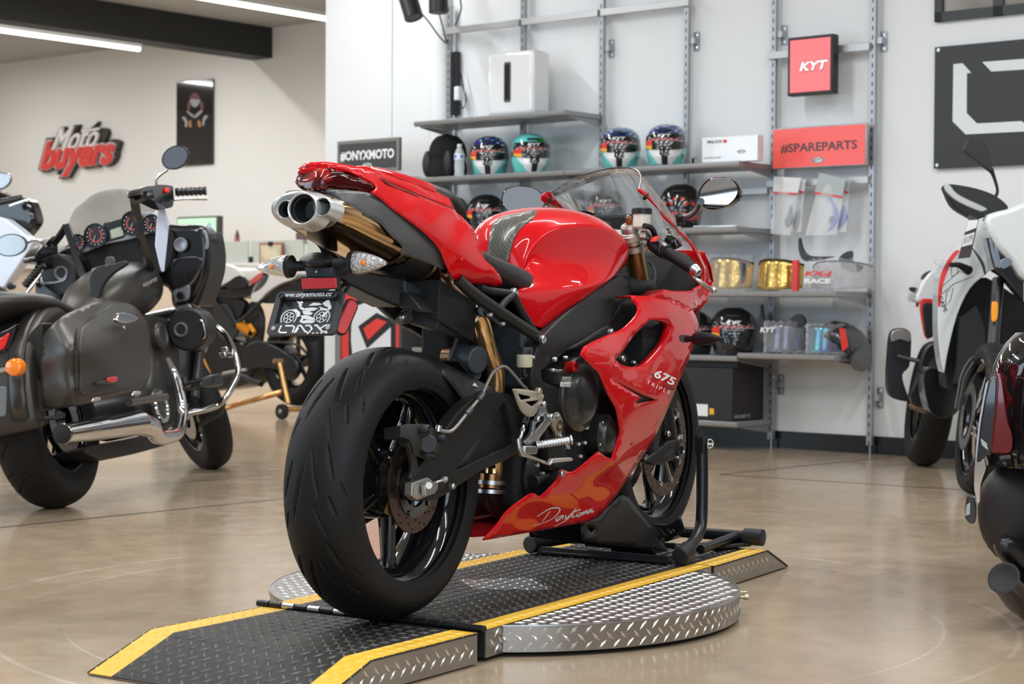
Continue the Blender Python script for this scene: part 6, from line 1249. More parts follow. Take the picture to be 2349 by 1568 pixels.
salmon = mat('salmon_face', (.88, .115, .10), .35, emis=.12)
y0, z0 = yz(1771, 382, -.12); y1, z1 = yz(1988, 292, -.12)
t = sign_box('shop_sign', 'wide red sign reading #SPAREPARTS in a thin silver frame', -.12, y0, y1, 1.569, 1.797, .025, alu, salmon, .006)
wtext(t, '#SPAREPARTS', -.1245, y0-.058, y1+.055, 1.655, 1.708, mat('sign_grey', (.07, .055, .06), .5), bold=.02); oval_logo(t, -.1245, (y0+y1)/2, 1.61, .040, .017)
t = sign_box('shop_sign', 'dark grey sign reading #ONYXMOTO in a silver frame on the display stand', -.36, 5.675, 5.113, 1.663, 1.876, .03, mat('steel_frame', (.24, .23, .21), .5, .3), mat('sign_charcoal', (.055, .055, .057), .5), .022)
wtext(t, '#ONYXMOTO', -.3645, 5.640, 5.150, 1.738, 1.805, white_m, bold=.035); 
a = MB(); a.grid([[W.w(-.3645, 5.392+.042*r*math.cos(q), 1.703+.018*r*math.sin(q)) for q in [2*PI*k/24 for k in range(24)]] for r in (.82, 1)], cv=True); mk('logo_ring', a, white_m, t); wtext(t, 'KYT', -.3645, 5.418, 5.366, 1.695, 1.712, white_m, 'logo_lettering', bold=.03, shear=.2)
a = MB(); wb(a, -.35, -.34, 5.23, 5.25, 1.60, 1.67); wb(a, -.35, -.34, 5.19, 5.205, 1.60, 1.67); mk('post', a, alu, t)
# display stand below that sign
t = thing('display_stand', 'free-standing display panel with black, white and red diamond graphic', 'display stand', tuple(W.w(-.34, 5.4, 0)), W.yaw)
gx = -.40
def GY(px, py): return yz(px, py, gx)
yl, _ = GY(784, 700); yr, _ = GY(917, 700)
a = MB(); wb(a, gx, gx+.03, yr, yl, .08, 1.62); mk('red_panel', a, mat('panel_red', (.72, .05, .045), .45), t)
def gpoly(nm, pts, m, d): a = MB(); a.prism([W.w(gx-d, *GY(px, py)) for px, py in pts], W.x*.0015); mk(nm, a, m, t, flat=True)
gpoly('black_outline', [(814, 690), (870, 668), (908, 700), (908, 905), (800, 905), (800, 715)], mat('panel_black', (.018, .018, .018), .5), .002)
gpoly('white_field', [(818, 702), (868, 682), (897, 708), (897, 900), (818, 900), (806, 780), (808, 722)], mat('panel_white', (.70, .72, .74), .45), .004)
gpoly('diamond_mark', [(865, 717), (900, 733), (899, 748), (843, 799), (823, 748)], mat('panel_black', None), .006); gpoly('diamond_centre', [(866, 730), (889, 738), (846, 780), (835, 753)], mat('panel_red', None), .008)
a = MB(); wb(a, gx-.01, gx+.34, yr-.028, yr-.002, .02, 1.62); mk('end_panel', a, mat('stand_grey', (.055, .055, .055), .5), t)
a = MB(); wb(a, gx-.012, gx+.02, yl+.002, yl+.05, .02, 1.62); wb(a, gx+.02, gx+.34, yl+.005, yl+.03, .02, 1.62); wb(a, gx+.3, gx+.34, yr, yl, .02, 1.62); mk('side_post', a, alu, t)
a = MB(); wb(a, gx-.05, gx+.35, yr-.03, yl+.05, 0, .06); mk('base', a, blk, t)
# big black board with a white outline logo
t = thing('wall_board', 'large black board with a white angular outline logo at the right edge', 'wall sign', tuple(W.w(-.02, .9, 1.54)), W.yaw)
a = MB(); wb(a, -.030, -.012, .1, 1.514, 1.540, 2.184); mk('board', a, mat('board_black', (.022, .023, .024), .5), t, bevel=.001)
bx_ = -.0305
for pts in ([(2187, 147), (2208, 145), (2228, 167), (2218, 168), (2217.5, 259), (2241, 283), (2344, 277.5), (2356, 289), (2356, 301), (2215, 308), (2185, 278)], [(2253, 142), (2274, 164), (2400, 156), (2400, 131)]):
    a = MB(); q = [W.w(bx_, *yz(px, py, bx_)) for px, py in pts]; a.prism(q, W.x*.001); mk('white_outline', a, mat('outline_white', (.74, .76, .77), .5), t, flat=True)
for px, py in ((2153, 115), (2150, 379)): a = MB(); a.lathe(WX(px, py, -.03), -W.x, [(.0001, .006), (.009, .005), (.011, 0)], n=18); mk('stand_off', a, satin, t)
# white box with printed text beside the helmets
t = thing('pamphlet_box', 'white pamphlet box with black print on the second shelf', 'box', tuple(W.w(-.4, 2.7, Z2)), W.yaw)
ya, _ = yz(1610, 360, -.39); yb, _ = yz(1738, 360, -.39); a = MB(); wb(a, -.39, -.33, yb, ya, Z2, Z2+.142); mk('box_body', a, whm, t, bevel=.003)
wtext(t, 'PINLOCK', -.3915, ya-.035, ya-.135, Z2+.108, Z2+.125, blk, bold=.02, shear=.15); a = MB(); wb(a, -.392, -.39, ya-.165, ya-.142, Z2+.108, Z2+.125); mk('red_mark', a, rdm, t)
wtext(t, 'THE ORIGINAL INSERT', -.3915, ya-.012, ya-.13, Z2+.024, Z2+.033, gym, 'small_print'); oval_logo(t, -.3915, yb+.105, Z2+.055, .028, .010)
a = MB(); wb(a, -.415, -.395, 2.85-.05, 2.85-.045, Z2, Z2+.03); wb(a, -.415, -.41, 2.83-.06, 2.83-.03, Z2+.027, Z2+.031); mk('holder', a, blk, t)
# hanging plastic bags with visor parts
bagm = mat('clear_bag', (.90, .91, .92), .12, alpha=.34); visg = mat('smoke_visor', (.16, .16, .17), .15, alpha=.8); visb = mat('blue_visor', (.03, .10, .45), .12, coat=1)
def bag(x, quad, header, hm, lab, inner=()):
    t = thing('parts_bag', lab, 'plastic bag', tuple(WX(*quad[3], x)), W.yaw, 'parts bags hanging on the cross rail'); a = MB(); q = [WX(px, py, x) for px, py in quad]
    N_ = 10; rows = []
    for side in (0, 1):
        rr = []
        for j in range(N_+1):
            r = []
            for i in range(N_+1):
                u, v = i/N_, j/N_; p = q[0]*(1-u)*(1-v)+q[1]*u*(1-v)+q[2]*u*v+q[3]*(1-u)*v; r.append(p+W.x*((-1 if side == 0 else 1)*.022*math.sin(PI*u)*math.sin(PI*v)+.004*math.sin(9*u+5*v)))
            rr.append(r)
        a.grid(rr if side == 0 else rr[::-1])
    mk('pouch', a, bagm, t)
    a = MB(); hq = [q[0]+(q[3]-q[0])*f_ for f_ in ()]; 
    h_ = [q[0]+(q[3]-q[0])*-.0, q[1], q[1]+(q[2]-q[1])*header, q[0]+(q[3]-q[0])*header]; a.prism([p-W.x*.012 for p in h_], W.x*.002); ho = mk('header_card', a, hm, t)
    a = MB(); b_ = [q[0]+(q[3]-q[0])*header, q[1]+(q[2]-q[1])*header, q[1]+(q[2]-q[1])*(header+.035), q[0]+(q[3]-q[0])*(header+.035)]; a.prism([p-W.x*.0125 for p in b_], W.x*.002); mk('card_stripe', a, rdm, t)
    for pts, m_ in inner: a = MB(); a.prism([WX(px, py, x-.004) for px, py in smooth(pts, 3)], W.x*.008); mk('visor_part', a, m_, t)
    return t
bag(-.146, ((1778, 405), (1840, 408), (1812, 540), (1768, 536)), .26, mat('card_white', (.78, .78, .77), .5), 'clear bag with white header card, front one of the left pair', [([(1800, 505), (1808, 488), (1812, 470), (1818, 492), (1816, 510), (1806, 522)], visg)])
bag(-.117, ((1800, 408), (1850, 412), (1836, 532), (1790, 530)), .22, mat('card_white', None), 'clear bag behind the front left one, its card shifted right', [([(1822, 500), (1832, 478), (1835, 500), (1826, 530), (1820, 520)], visg)])
b3 = bag(-.150, ((1882, 396), (1942, 412), (1918, 538), (1848, 540)), .30, mat('card_grey', (.42, .47, .47), .5), 'clear bag with grey header card holding a curved blue visor', [([(1888, 440), (1905, 455), (1918, 478), (1922, 500), (1912, 520), (1896, 532), (1908, 512), (1912, 490), (1905, 465)], visb), ([(1902, 500), (1910, 495), (1914, 505), (1904, 512)], visg)])
bag(-.119, ((1904, 402), (1952, 414), (1940, 532), (1890, 532)), .22, mat('card_grey', None), 'clear bag behind the grey-card bag with a blue visor tip', [([(1934, 470), (1943, 498), (1930, 520), (1920, 528), (1926, 500)], visb)])
# gold visors and bagged visors on the fourth and fifth shelves
def visor_item(px0, px1, py0, py1, x, z, lab, m, grp, dark=.2, tilt=0, bagc=None, bagw=0, peak=None):
    ya, _ = yz(px0, py1, x); yb, _ = yz(px1, py1, x); w = ya-yb; h = yz(px0, py0, x)[1]-z; yc = (ya+yb)/2
    z += .004; t = thing('helmet_visor', lab, 'visor', tuple(W.w(x, yc, z)), W.yaw, grp); a = MB(); n1, n2 = 24, 8; rows = []
    for j in range(n2+1):
        v = j/n2; rows.append([W.w(x+.11*(abs(2*i/n1-1))**2.2+.02*v+.0, yc+w/2*(1-2*i/n1), z+.006+(h-.01)*(v*(1-.18*abs(2*i/n1-1)**3))+.01*abs(2*i/n1-1)**2*(1-v)) for i in range(n1+1)])
    a.grid(rows); mk('shield', a, m, t, solid=.003)
    a = MB(); a.tube([p+W.z*.002 for p in rows[-1]], .004, n=8); mk('top_seal', a, blk, t)
    if bagc: 
        a = MB(); o_ = [[W.w(x-.015+.12*(abs(2*i/n1-1))**2.2+.012*math.sin(i*2.1+j), yc+(w/2+bagw)*(1-2*i/n1), z+.002+h*1.06*j/n2+.006*math.sin(i*1.7)) for i in range(n1+1)] for j in range(n2+1)]; a.grid(o_); mk('plastic_wrap', a, bagc, t, ang=25)
    if peak:
        for pts in peak: a = MB(); a.prism([WX(px, py, x+.06) for px, py in smooth(pts, 3)], W.x*.03); mk('peak', a, mat('dark_peak', (.02, .02, .022), .3), t)
    return t
goldv = mat('gold_mirror_visor', (.80, .52, .15), .16, .85, bump=(9, .5, .01)); irid = mat('iridescent_visor', (.10, .50, .52), .15, .8, noise=(5, (.10, .16, .42), .4, .6)); clr = mat('clear_visor', (.45, .45, .47), .12, alpha=.5); wrap = mat('wrap_film', (.8, .8, .82), .15, alpha=.22); smk = mat('smoke_mirror', (.16, .17, .22), .15, .7)
vx = -.34
visor_item(1598, 1700, 592, 658, vx, Z4, 'gold mirror visor in a wrapped bag, left end, beside the red fairing', goldv, 'visors on the fourth shelf', bagc=wrap, peak=[[(1650, 600), (1700, 600), (1706, 620), (1700, 655), (1672, 650), (1690, 625), (1660, 612)]])
visor_item(1712, 1816, 596, 659, vx-.01, Z4, 'gold mirror visor standing free in the middle of the fourth shelf', goldv, 'visors on the fourth shelf')
visor_item(1836, 1975, 600, 662, vx, Z4, 'clear visor with red and white stickers in a crumpled bag, right end', clr, 'visors on the fourth shelf', bagc=wrap, bagw=.02, peak=[[(1832, 545), (1838, 570), (1852, 585), (1880, 588), (1910, 588), (1880, 596), (1845, 598), (1832, 575)], [(1925, 590), (1950, 575), (1952, 600), (1975, 610), (1960, 625), (1930, 612)]])
t = [o for o in COL.objects if o.name.startswith('helmet_visor')][-1]
wtext(t, 'KX-J', vx-.03, *(yz(1852, 640, vx)[0], yz(1915, 640, vx)[0]), yz(1852, 636, vx)[1], yz(1852, 622, vx)[1], rdm, bold=.05, shear=.2); wtext(t, 'RACE', vx-.03, *(yz(1852, 640, vx)[0], yz(1912, 640, vx)[0]), yz(1852, 650, vx)[1], yz(1852, 639, vx)[1], white_m, bold=.04)
a = MB(); wb(a, vx-.02, vx, yz(1834, 600, vx)[0], yz(1822, 600, vx)[0], Z4, Z4+.17); tag(mk('red_card', a, rdm), 'narrow red cardboard sleeve standing between the gold and the clear visor', 'card')
visor_item(1731, 1823, 742, 806, vx, Z5+.018, 'smoke visor in a bag, right beside the black helmet on the fifth shelf', smk, 'visors on the fifth shelf', bagc=wrap, peak=[[(1745, 698), (1750, 735), (1765, 745), (1800, 740), (1828, 720), (1842, 730), (1840, 745), (1800, 752), (1745, 752)]])
wtext([o for o in COL.objects if o.name.startswith('helmet_visor')][-1], 'KYT', vx-.03, *(yz(1750, 760, vx)[0], yz(1785, 760, vx)[0]), yz(1750, 762, vx)[1], yz(1750, 750, vx)[1], white_m, bold=.03, shear=.2)
visor_item(1828, 1914, 748, 810, vx-.03, Z5+.018, 'blue-green mirror visor in a bag at the end of the light shelf section', irid, 'visors on the fifth shelf', bagc=wrap)
t = thing('plastic_sack', 'dark plastic sack slumped over the right end of the fifth shelf', 'bag', tuple(W.w(-.2, 1.95, Z5)), W.yaw); Z5 += .030
a = MB(); a.loft([[W.w(-.30+.22*k/8+.03*math.sin(3*q), y_+.0, Z5+.02+h_*max(0, .5+.5*math.sin(q))*(1+.08*math.sin(5*q+k))-dr_*max(0, -math.sin(q))) if False else W.w(-.22+.12*math.cos(q)*(1+.1*math.sin(4*q+k)), y_, Z5+.02+(h_/2)*(1+math.sin(q)*(1+.08*math.sin(7*q+k)))-dr_*(1-math.sin(q))/2) for q in [2*PI*j/28 for j in range(28)]] for k, (y_, h_, dr_) in enumerate(((2.03, .13, 0), (1.98, .15, 0), (1.92, .14, .01), (1.87, .11, .05), (1.84, .07, .10), (1.83, .03, .12)))]); mk('sack', a, mat('dark_film', (.03, .03, .032), .25, coat=.5, bump=(25, .8, .01)), t, ang=60)
a = MB(); a.prism([WX(1925, 752, -.38), WX(1937, 754, -.38), WX(1945, 795, -.38), WX(1932, 806, -.38)], W.x*.01); mk('sack_label', a, rdm, t)
# black cartons on the lowest shelf
Z5 -= .030
t = thing('carton', 'large black carton with dark red lines and a white sticker on the lowest shelf', 'box', tuple(W.w(-.2, 2.7, Z6)), W.yaw)
cx0, _ = yz(1560, 900, -.40); cx1, _ = yz(1680, 900, -.40); ct = yz(1680, 845, -.40)[1]
a = MB(); wb(a, -.40, -.08, cx1, cx0+.3, Z6+.004, ct); mk('carton_body', a, mat('carton_black', (.016, .016, .018), .5), t, bevel=.003)
a = MB(); wb(a, -.37, -.09, cx1-.01, cx0+.32, ct, Z5-.034); mk('carton_lid', a, mat('carton_dark', (.012, .013, .016), .45), t, bevel=.004)
a = MB(); wb(a, -.402, -.40, yz(1624, 940, -.4)[0], yz(1600, 940, -.4)[0]+.02, yz(1600, 953, -.4)[1], yz(1600, 926, -.4)[1]); mk('sticker', a, whm, t)
a = MB(); wb(a, -.402, -.40, yz(1638, 940, -.4)[0], yz(1628, 940, -.4)[0], yz(1630, 950, -.4)[1], yz(1630, 936, -.4)[1]); mk('yellow_sticker', a, mat('yellow_print', None), t)
for k in range(4):
    a = MB(); xs = -.32+.05*k; a.tube([W.w(xs+.04, cx1-.001, Z6+.28), W.w(xs, cx1-.001, Z6+.16), W.w(xs+.04, cx1-.001, Z6+.04)], .0016, n=4); mk('printed_line', a, mat('dull_red_line', (.10, .015, .02), .5), t)
a = MB(); text_on(a, 'MOTOWEAR' if False else 'HELMETS', W.w(-.385, cx1-.0015, Z6+.018), W.w(-.22, cx1-.0015, Z6+.018)-W.w(-.385, cx1-.0015, Z6+.018), W.z*.018, bold=.02, shear=.2); mk('carton_print', a, prt, t, flat=True)
# paper leaflets on the third shelf
t = thing('leaflet_stack', 'thin stack of white leaflets lying on the third shelf right of the mirror', 'papers', tuple(W.w(-.3, 2.65, Z3)), W.yaw)
for k in range(3): a = MB(); F2_ = Fr(W.w(-.28, 2.70, Z3), W.yaw+.1*k); a.box(F2_, (0, 0, .003+.004*k), (.15, .26, .0035)); mk('leaflet', a, whm, t)
# ---------------------------------------------------------------- far left wall: sign, poster, counter
fx = XL-.02
def FY(px, py, x=fx): return yz(px, py, x)
t = thing('wall_poster', 'tall glossy black poster of a motorcycle seen from the front on the far cream wall', 'poster', tuple(W.w(fx, *FY(448, 378))), W.yaw)
ya, za = FY(406.5, 191); yb, zb = FY(489, 370); zt = FY(406.5, 190)[1]; zb = FY(489, 376)[1]
a = MB(); wbox(a, fx-.01, fx+.01, yb, ya, zb, zt); mk('panel', a, mat('poster_black', (.010, .009, .009), .06, coat=1), t)
def ppoly(pts, m, nm): a = MB(); a.prism([W.w(fx-.012, *FY(px, py, fx-.012)) for px, py in smooth(pts, 3)], W.x*.001); mk(nm, a, m, t, flat=True)
pg = mat('poster_grey', (.30, .30, .31), .4); pr_ = mat('poster_red', (.12, .01, .012), .4); po_ = mat('poster_orange', (.42, .17, .03), .4)
ppoly([(436, 222), (447, 212), (458, 222), (456, 228), (438, 228)], pr_, 'printed_shape'); ppoly([(436, 228), (458, 228), (455, 240), (447, 246), (439, 240)], pg, 'printed_shape')
ppoly([(430, 236), (437, 232), (436, 252), (430, 254)], pr_, 'printed_shape'); ppoly([(459, 232), (466, 236), (466, 252), (460, 250)], pr_, 'printed_shape')
for q in ([(428, 256), (433, 256), (446, 267), (442, 269)], [(446, 266), (460, 253), (464, 256), (449, 270)], [(417, 270), (424, 268), (430, 278), (429, 290), (424, 290), (424, 279)], [(466, 270), (472, 264), (477, 268), (470, 276), (468, 288), (464, 286)]): ppoly(q, pg, 'printed_shape')
for q in ([(433, 280), (438, 276), (439, 290), (434, 292)], [(454, 276), (459, 278), (461, 290), (455, 290)]): ppoly(q, po_, 'printed_shape')
# raised letters 'Moto buyers'
t = thing('letter_sign', 'raised white and red lettering sign with dark backing on the far cream wall', 'sign', tuple(W.w(fx, *FY(175, 400))), W.yaw)
dkb = mat('sign_backing', (.035, .028, .022), .6); sgw = mat('sign_white', (.80, .76, .72), .5); sgr = mat('sign_red', (.70, .055, .045), .45); sgp = mat('sign_pale', (.60, .50, .47), .5)
def letters(s, c0, cu, cv, off, d, m, nm, thick=.02, **k):
    o = W.w(fx-d, *FY(*c0, fx-d)); u = W.w(fx-d, *FY(*cu, fx-d))-o; v = W.w(fx-d, *FY(*cv, fx-d))-o; a = MB(); text_on(a, s, o, u, v, n=W.x*thick, **k); mk(nm, a, m, t, flat=True)
letters('buyers', (84, 414), (268, 398), (95, 318), 0, .03, dkb, 'backing', .05, bold=.13, shear=.2); letters('Moto', (112, 352), (240, 336), (126, 292), 0, .03, dkb, 'backing', .05, bold=.10, shear=.25)
letters('buyers', (87, 411), (256, 397), (97, 322), 0, .06, sgp, 'letter_edge', .03, bold=.07, shear=.2); letters('buyers', (89, 409), (254, 396), (99, 325), 0, .075, sgr, 'red_letters', .02, bold=.04, shear=.2); letters('Moto', (116, 349), (218, 338), (128, 294), 0, .07, sgw, 'white_letters', .03, bold=.01, shear=.3)
a = MB(); q = [(186, 300), (226, 292), (227, 297), (187, 305)]; a.prism([W.w(fx-.07, *FY(px, py, fx-.07)) for px, py in q], W.x*.02); mk('letter_bar', a, sgw, t)
# office counter with frosted glass along the far wall
gxx = 2.9
t = thing('office_counter', 'long beige counter with a frosted glass screen far back on the left', 'counter', tuple(W.w(gxx, 9, 0)), W.yaw)
ztop = yz(560, 553, gxx)[1]; zb_ = yz(560, 605, gxx)[1]; yR = yz(762, 600, gxx)[0]-2
a = MB(); wbox(a, gxx+.02, gxx+.7, yR, 16.5, 0, zb_-.22+.2); mk('counter_body', a, mat('counter_beige', (.60, .49, .38), .5), t)
a = MB(); wbox(a, gxx-.03, gxx+.75, yR, 16.5, zb_-.02, zb_+.01); mk('counter_top', a, mat('counter_white', (.66, .62, .56), .4), t)
frost = mat('frosted_glass', (.47, .52, .47), .35, alpha=.85); segs = [yz(px, 580, gxx)[0] for px in (170, 380, 572, 700, 800)]; segs = [16.4]+segs+[yR]
for a_, b_ in zip(segs[:-1], segs[1:]): a = MB(); wbox(a, gxx, gxx+.012, b_+.02, a_-.02, zb_, ztop); mk('glass_panel', a, frost, t)
a = MB(); y_ = yz(577, 600, gxx)[0]; wbox(a, gxx-.02, gxx+.02, y_-.02, y_+.02, zb_, ztop-.15); mk('glass_post', a, blk, t)
for q_ in (700, 380): a = MB(); y_ = yz(q_, 553, gxx)[0]; a.cyl(W.w(gxx-.01, y_, ztop-.02), W.w(gxx+.02, y_, ztop-.02), .02, n=10); mk('glass_clip', a, satin, t)
gxx -= .012
t = thing('framed_certificate', 'framed certificate clipped to the glass screen near the left indicator', 'certificate', tuple(W.w(gxx-.03, *yz(620, 610, gxx-.03))), W.yaw)
ya, za = yz(595, 622, gxx-.03); yb, zb = yz(648, 556, gxx-.03); a = MB(); wbox(a, gxx-.03, gxx-.01, yb, ya, za, zb); mk('frame', a, mat('frame_redwood', (.30, .10, .08), .5), t)
a = MB(); wbox(a, gxx-.034, gxx-.03, yb+.02, ya-.02, za+.02, zb-.02); mk('paper', a, mat('aged_paper', (.55, .50, .36), .6, noise=(12, (.40, .36, .25), .45, .6)), t); a = MB(); wbox(a, gxx-.04, gxx-.03, (ya+yb)/2-.03, (ya+yb)/2+.03, zb-.03, zb+.01); mk('clip', a, blk, t)
gxx += .012; mx_ = 3.6
t = thing('monitor', 'monitor showing a pale green screen above the counter, behind the dark cruiser fairing', 'monitor', tuple(W.w(mx_, *yz(450, 560, mx_))), W.yaw)
ya, za = yz(405, 556, mx_); yb, zb = yz(499, 494, mx_); a = MB(); wbox(a, mx_, mx_+.08, yb, ya, za, zb); mk('casing', a, mat('casing_dark', (.06, .065, .06), .4), t, bevel=.01)
a = MB(); wbox(a, mx_-.004, mx_, yb+.02, ya-.02, za+.02, zb-.02); mk('screen', a, mat('screen_green', (.42, .66, .45), .4, emis=.35), t); a = MB(); yq, zq = yz(481, 517, mx_); a.cyl(W.w(mx_-.006, yq, zq), W.w(mx_-.005, yq, zq), .03, n=16); mk('screen_mark', a, mat('pale_blue', (.20, .45, .60), .5), t)
a = MB(); wbox(a, mx_+.02, mx_+.06, (ya+yb)/2-.1, (ya+yb)/2+.1, zb_, za); mk('stand', a, blk, t)
zb_ += .012
t = thing('small_flag', 'small red and dark table flag standing above the glass screen', 'flag', tuple(W.w(gxx+.1, *yz(540, 555, gxx+.1))), W.yaw)
a = MB(); a.prism([W.w(gxx+.1, *yz(px, py, gxx+.1)) for px, py in ((543, 527), (548, 540), (549, 555), (536, 553), (538, 540))], W.x*.01); mk('flag_cloth', a, mat('flag_red', (.40, .16, .14), .7), t); a = MB(); a.prism([W.w(gxx+.095, *yz(px, py, gxx+.095)) for px, py in ((543, 527), (547, 538), (547, 545), (541, 544))], W.x*.01); mk('flag_canton', a, mat('flag_dark', (.05, .05, .07), .7), t)
a = MB(); y_, z_ = yz(545, 540, gxx+.1); a.cyl(W.w(gxx+.1, y_, zb_), W.w(gxx+.1, y_, z_+.05), .006, n=8); mk('flag_pole', a, blk, t)
t = thing('small_picture', 'small dark red framed picture on the far wall just left of the exhaust', 'picture', tuple(W.w(fx, *FY(694, 545))), W.yaw)
ya, za = FY(682, 549); yb, zb = FY(718, 532); a = MB(); wbox(a, fx-.02, fx, yb, ya, za, zb); mk('frame', a, mat('frame_dark_red', (.16, .04, .05), .5), t); a = MB(); wbox(a, fx-.022, fx-.02, yb+.03, ya-.03, za+.02, zb-.02); mk('print', a, mat('print_grey', (.12, .12, .13), .5), t)
# ================================================================ OTHER MOTORCYCLES
class FrL(Fr):
    """place frame of a motorcycle leaning to its left on the side stand"""
    def __init__(s, o, yaw, lean):
        super().__init__(o, yaw); c, n = math.cos(lean), math.sin(lean); y0 = s.y; s.y = y0*c-V3(0, 0, 1)*n; s.z = V3(0, 0, 1)*c+y0*n
    def X(s, px, py, x): return onplane(px, py, s.x, s.o@s.x+x)
def pp(t):
    o = []
    for w in t.split(): c = w.endswith('*'); x, y = w.rstrip('*').split(','); o.append((float(x), float(y), 1) if c else (float(x), float(y)))
    return o
def S(par, F, name, k, v, pts, m, th=.03, sm=3, bevel=.004, **kw):
    f = {'l': F.L, 'x': F.X, 'z': F.Z}[k]; q = pp(pts); q = smooth(q, sm) if sm else q; d = {'l': F.y, 'x': F.x, 'z': F.z}[k]; P3 = [f(x, y, v) for x, y in (p[:2] for p in q)]
    if d@(P3[0]-CAM) < 0: d = -d
    a = MB(); a.prism(P3, d*th); return mk(name, a, m, par, bevel=bevel, **kw)
def Tb(par, F, name, pts, r, m, n=12, sm=4, **kw):
    """tube through 'px,py,l' points (or 'px,py,x=..')"""
    P3 = []
    for w in pts.split():
        x, y, v = w.split(','); P3.append(F.X(float(x), float(y), float(v[2:])) if v.startswith('x=') else F.L(float(x), float(y), float(v)))
    a = MB(); a.tube(P3, r, n=n, sm=sm if len(P3) > 2 else 0); return mk(name, a, m, par, **kw)
def Ck(par, F, name, px, py, l, r, th, m, ax=None, r2=None, k='l', n=28, bevel=.003):
    o = F.L(px, py, l) if k == 'l' else F.X(px, py, l); d = F.y if k == 'l' else F.x
    if d@(o-CAM) < 0: d = -d
    a = MB(); a.cyl(o, o+d*th, r, r2, n=n); return mk(name, a, m, par, bevel=bevel)
def wheel(par, F, cx, R, w, spk=5, rimr=.2, name='wheel', m=gloss, disc=.13, dside=-1, grooves=None):
    c = (cx, 0, R); a = MB(); rimprof(a, c, F, rimr, w*.40); spokes(a, c, F, spk, .3, .04, rimr-.018, .035, .03, .04, .03); a.lathe(F.w(*c), F.y, [(.0001, -w*.35), (.045, -w*.35), (.05, 0), (.045, w*.35), (.0001, w*.35)], n=24)
    o = mk(name, a, m, par, ang=50); tyre(F, c, R, w, rimr, 'tyre', grooves, par=o, seg=96)
    if disc: holes_disc('brake_disc', c, F, disc*.6, disc, .005, dside*w*.42, o, mat('light_disc', (.45, .44, .42), .3, 1), nh=8)
    return o
# ---------------------------------------------------------------- dark matt cruiser on the left
o1, o2 = WORLD.Z(142, 1163, 0), WORLD.Z(502, 1074, 0); dC = o2-o1
C = FrL(o1, math.atan2(dC[1], dC[0]), math.radians(12)); wbC = float(np.linalg.norm(dC))
cr_ = thing('cruiser_motorcycle', 'matt dark bronze touring motorcycle with saddlebag, smoked windscreen and chrome muffler on the left', 'motorcycle', tuple(C.o), C.yaw)
mt = mat('matt_bronze_grey', (.062, .056, .050), .36, .5, noise=None); mtd = mat('matt_dark', (.022, .021, .020), .45); crm = mat('chrome', (.85, .85, .86), .06, 1); cblk = mat('cruiser_black', (.008, .008, .009), .22, coat=.4); lea = mat('dark_leather', (.030, .026, .022), .42)
gC = capsules([(.02, -.01, .22, -.06, .0045), (.14, .01, .34, .06, .0045), (.0, .03, .10, .07, .004)], .33, 2*PI/12)
wheel(cr_, C, .0, .33, .185, name='rear_wheel', grooves=gC); CW = FrL(WORLD.Z(494, 1073, 0), math.radians(58), math.radians(20)); wheel(cr_, CW, 0, .315, .135, name='front_wheel', disc=.14, dside=1)
# saddlebags: rear face, outer face with lid groove
lC = C.loc(C.X(178, 850, -.44)) ; lc_ = float((C.X(178, 850, -.44)-C.o)@C.y)
DB = Depth(C, [(93, 850, 'x', -.40), (96, 770, 'x', -.38), (106, 935, 'x', -.37), (140, 730, 'x', -.36), (135, 850, 'x', -.445), (168, 800, 'x', -.455), (168, 900, 'x', -.45), (200, 850, 'l', lc_), (200, 750, 'l', lc_+.02), (205, 915, 'l', lc_+.02), (260, 800, 'l', lc_-.005), (300, 720, 'l', lc_+.05), (330, 760, 'l', lc_+.05), (345, 830, 'l', lc_+.06), (335, 880, 'l', lc_+.05), (264, 695, 'l', lc_+.08), (225, 693, 'l', lc_+.08), (184, 708, 'l', lc_+.09), (270, 895, 'l', lc_+.01)])
bagp = '93,853 94,800 96,772 104,762 116,749 143,725 184,706 224,692 264,690 304,700 329,726 343,758 346,808 343,861 332,883 314,894 214,922 150,935 106,937 98,923'
a = panel(DB, pp(bagp), step=8, sm=4); bag_ = mk('saddlebag', a, mt, cr_, solid=.03)
lid = '190,905 185,860 184,800 187,760 196,745 225,728 262,703 284,700 304,706 324,730 337,760 341,808 338,858 328,877 312,886 250,899'
a = panel(DB, pp(lid), step=9, sm=4, off=-.012); mk('bag_lid', a, mt, bag_, solid=.010, bevel=.003, seg=3)
for pts in ('176,905 171,860 170,800 173,760 184,742 215,722 252,700 257,700 220,724 189,744 178,762 176,800 177,860 182,905',): a = panel(DB, pp(pts), step=8, sm=3, off=-.004); mk('lid_seam', a, cblk, bag_)
S(bag_, C, 'latch', 'l', lc_-.02, '270,735 272,722 280,716 300,720 320,728 310,736 290,740', crm, .02); Ck(bag_, C, 'lock', 287, 750, lc_-.016, .008, .012, crm)
S(bag_, C, 'reflector', 'l', lc_-.020, '248,866 262,863 270,864 268,874 250,876', mat('red_reflector', None), .008); S(bag_, C, 'reflector_base', 'l', lc_-.017, '222,876 240,872 262,872 262,878 228,881', cblk, .008)
for px, py in ((222, 915), (314, 901)): S(bag_, C, 'hinge', 'l', lc_-.015, f'{px-10},{py+5}* {px-6},{py-4}* {px+10},{py-7}* {px+10},{py+3}*', crm, .012, sm=0)
a = mirror((lambda q: (setattr(q, 'v', [tuple(p) for p in panel(DB, pp(bagp), step=22, sm=2).v]), setattr(q, 'f', panel(DB, pp(bagp), step=22, sm=2).f), setattr(q, 'm', [0]*len(q.f)), q)[-1])(MB()), C); mk('saddlebag', a, mt, cr_, solid=.03)
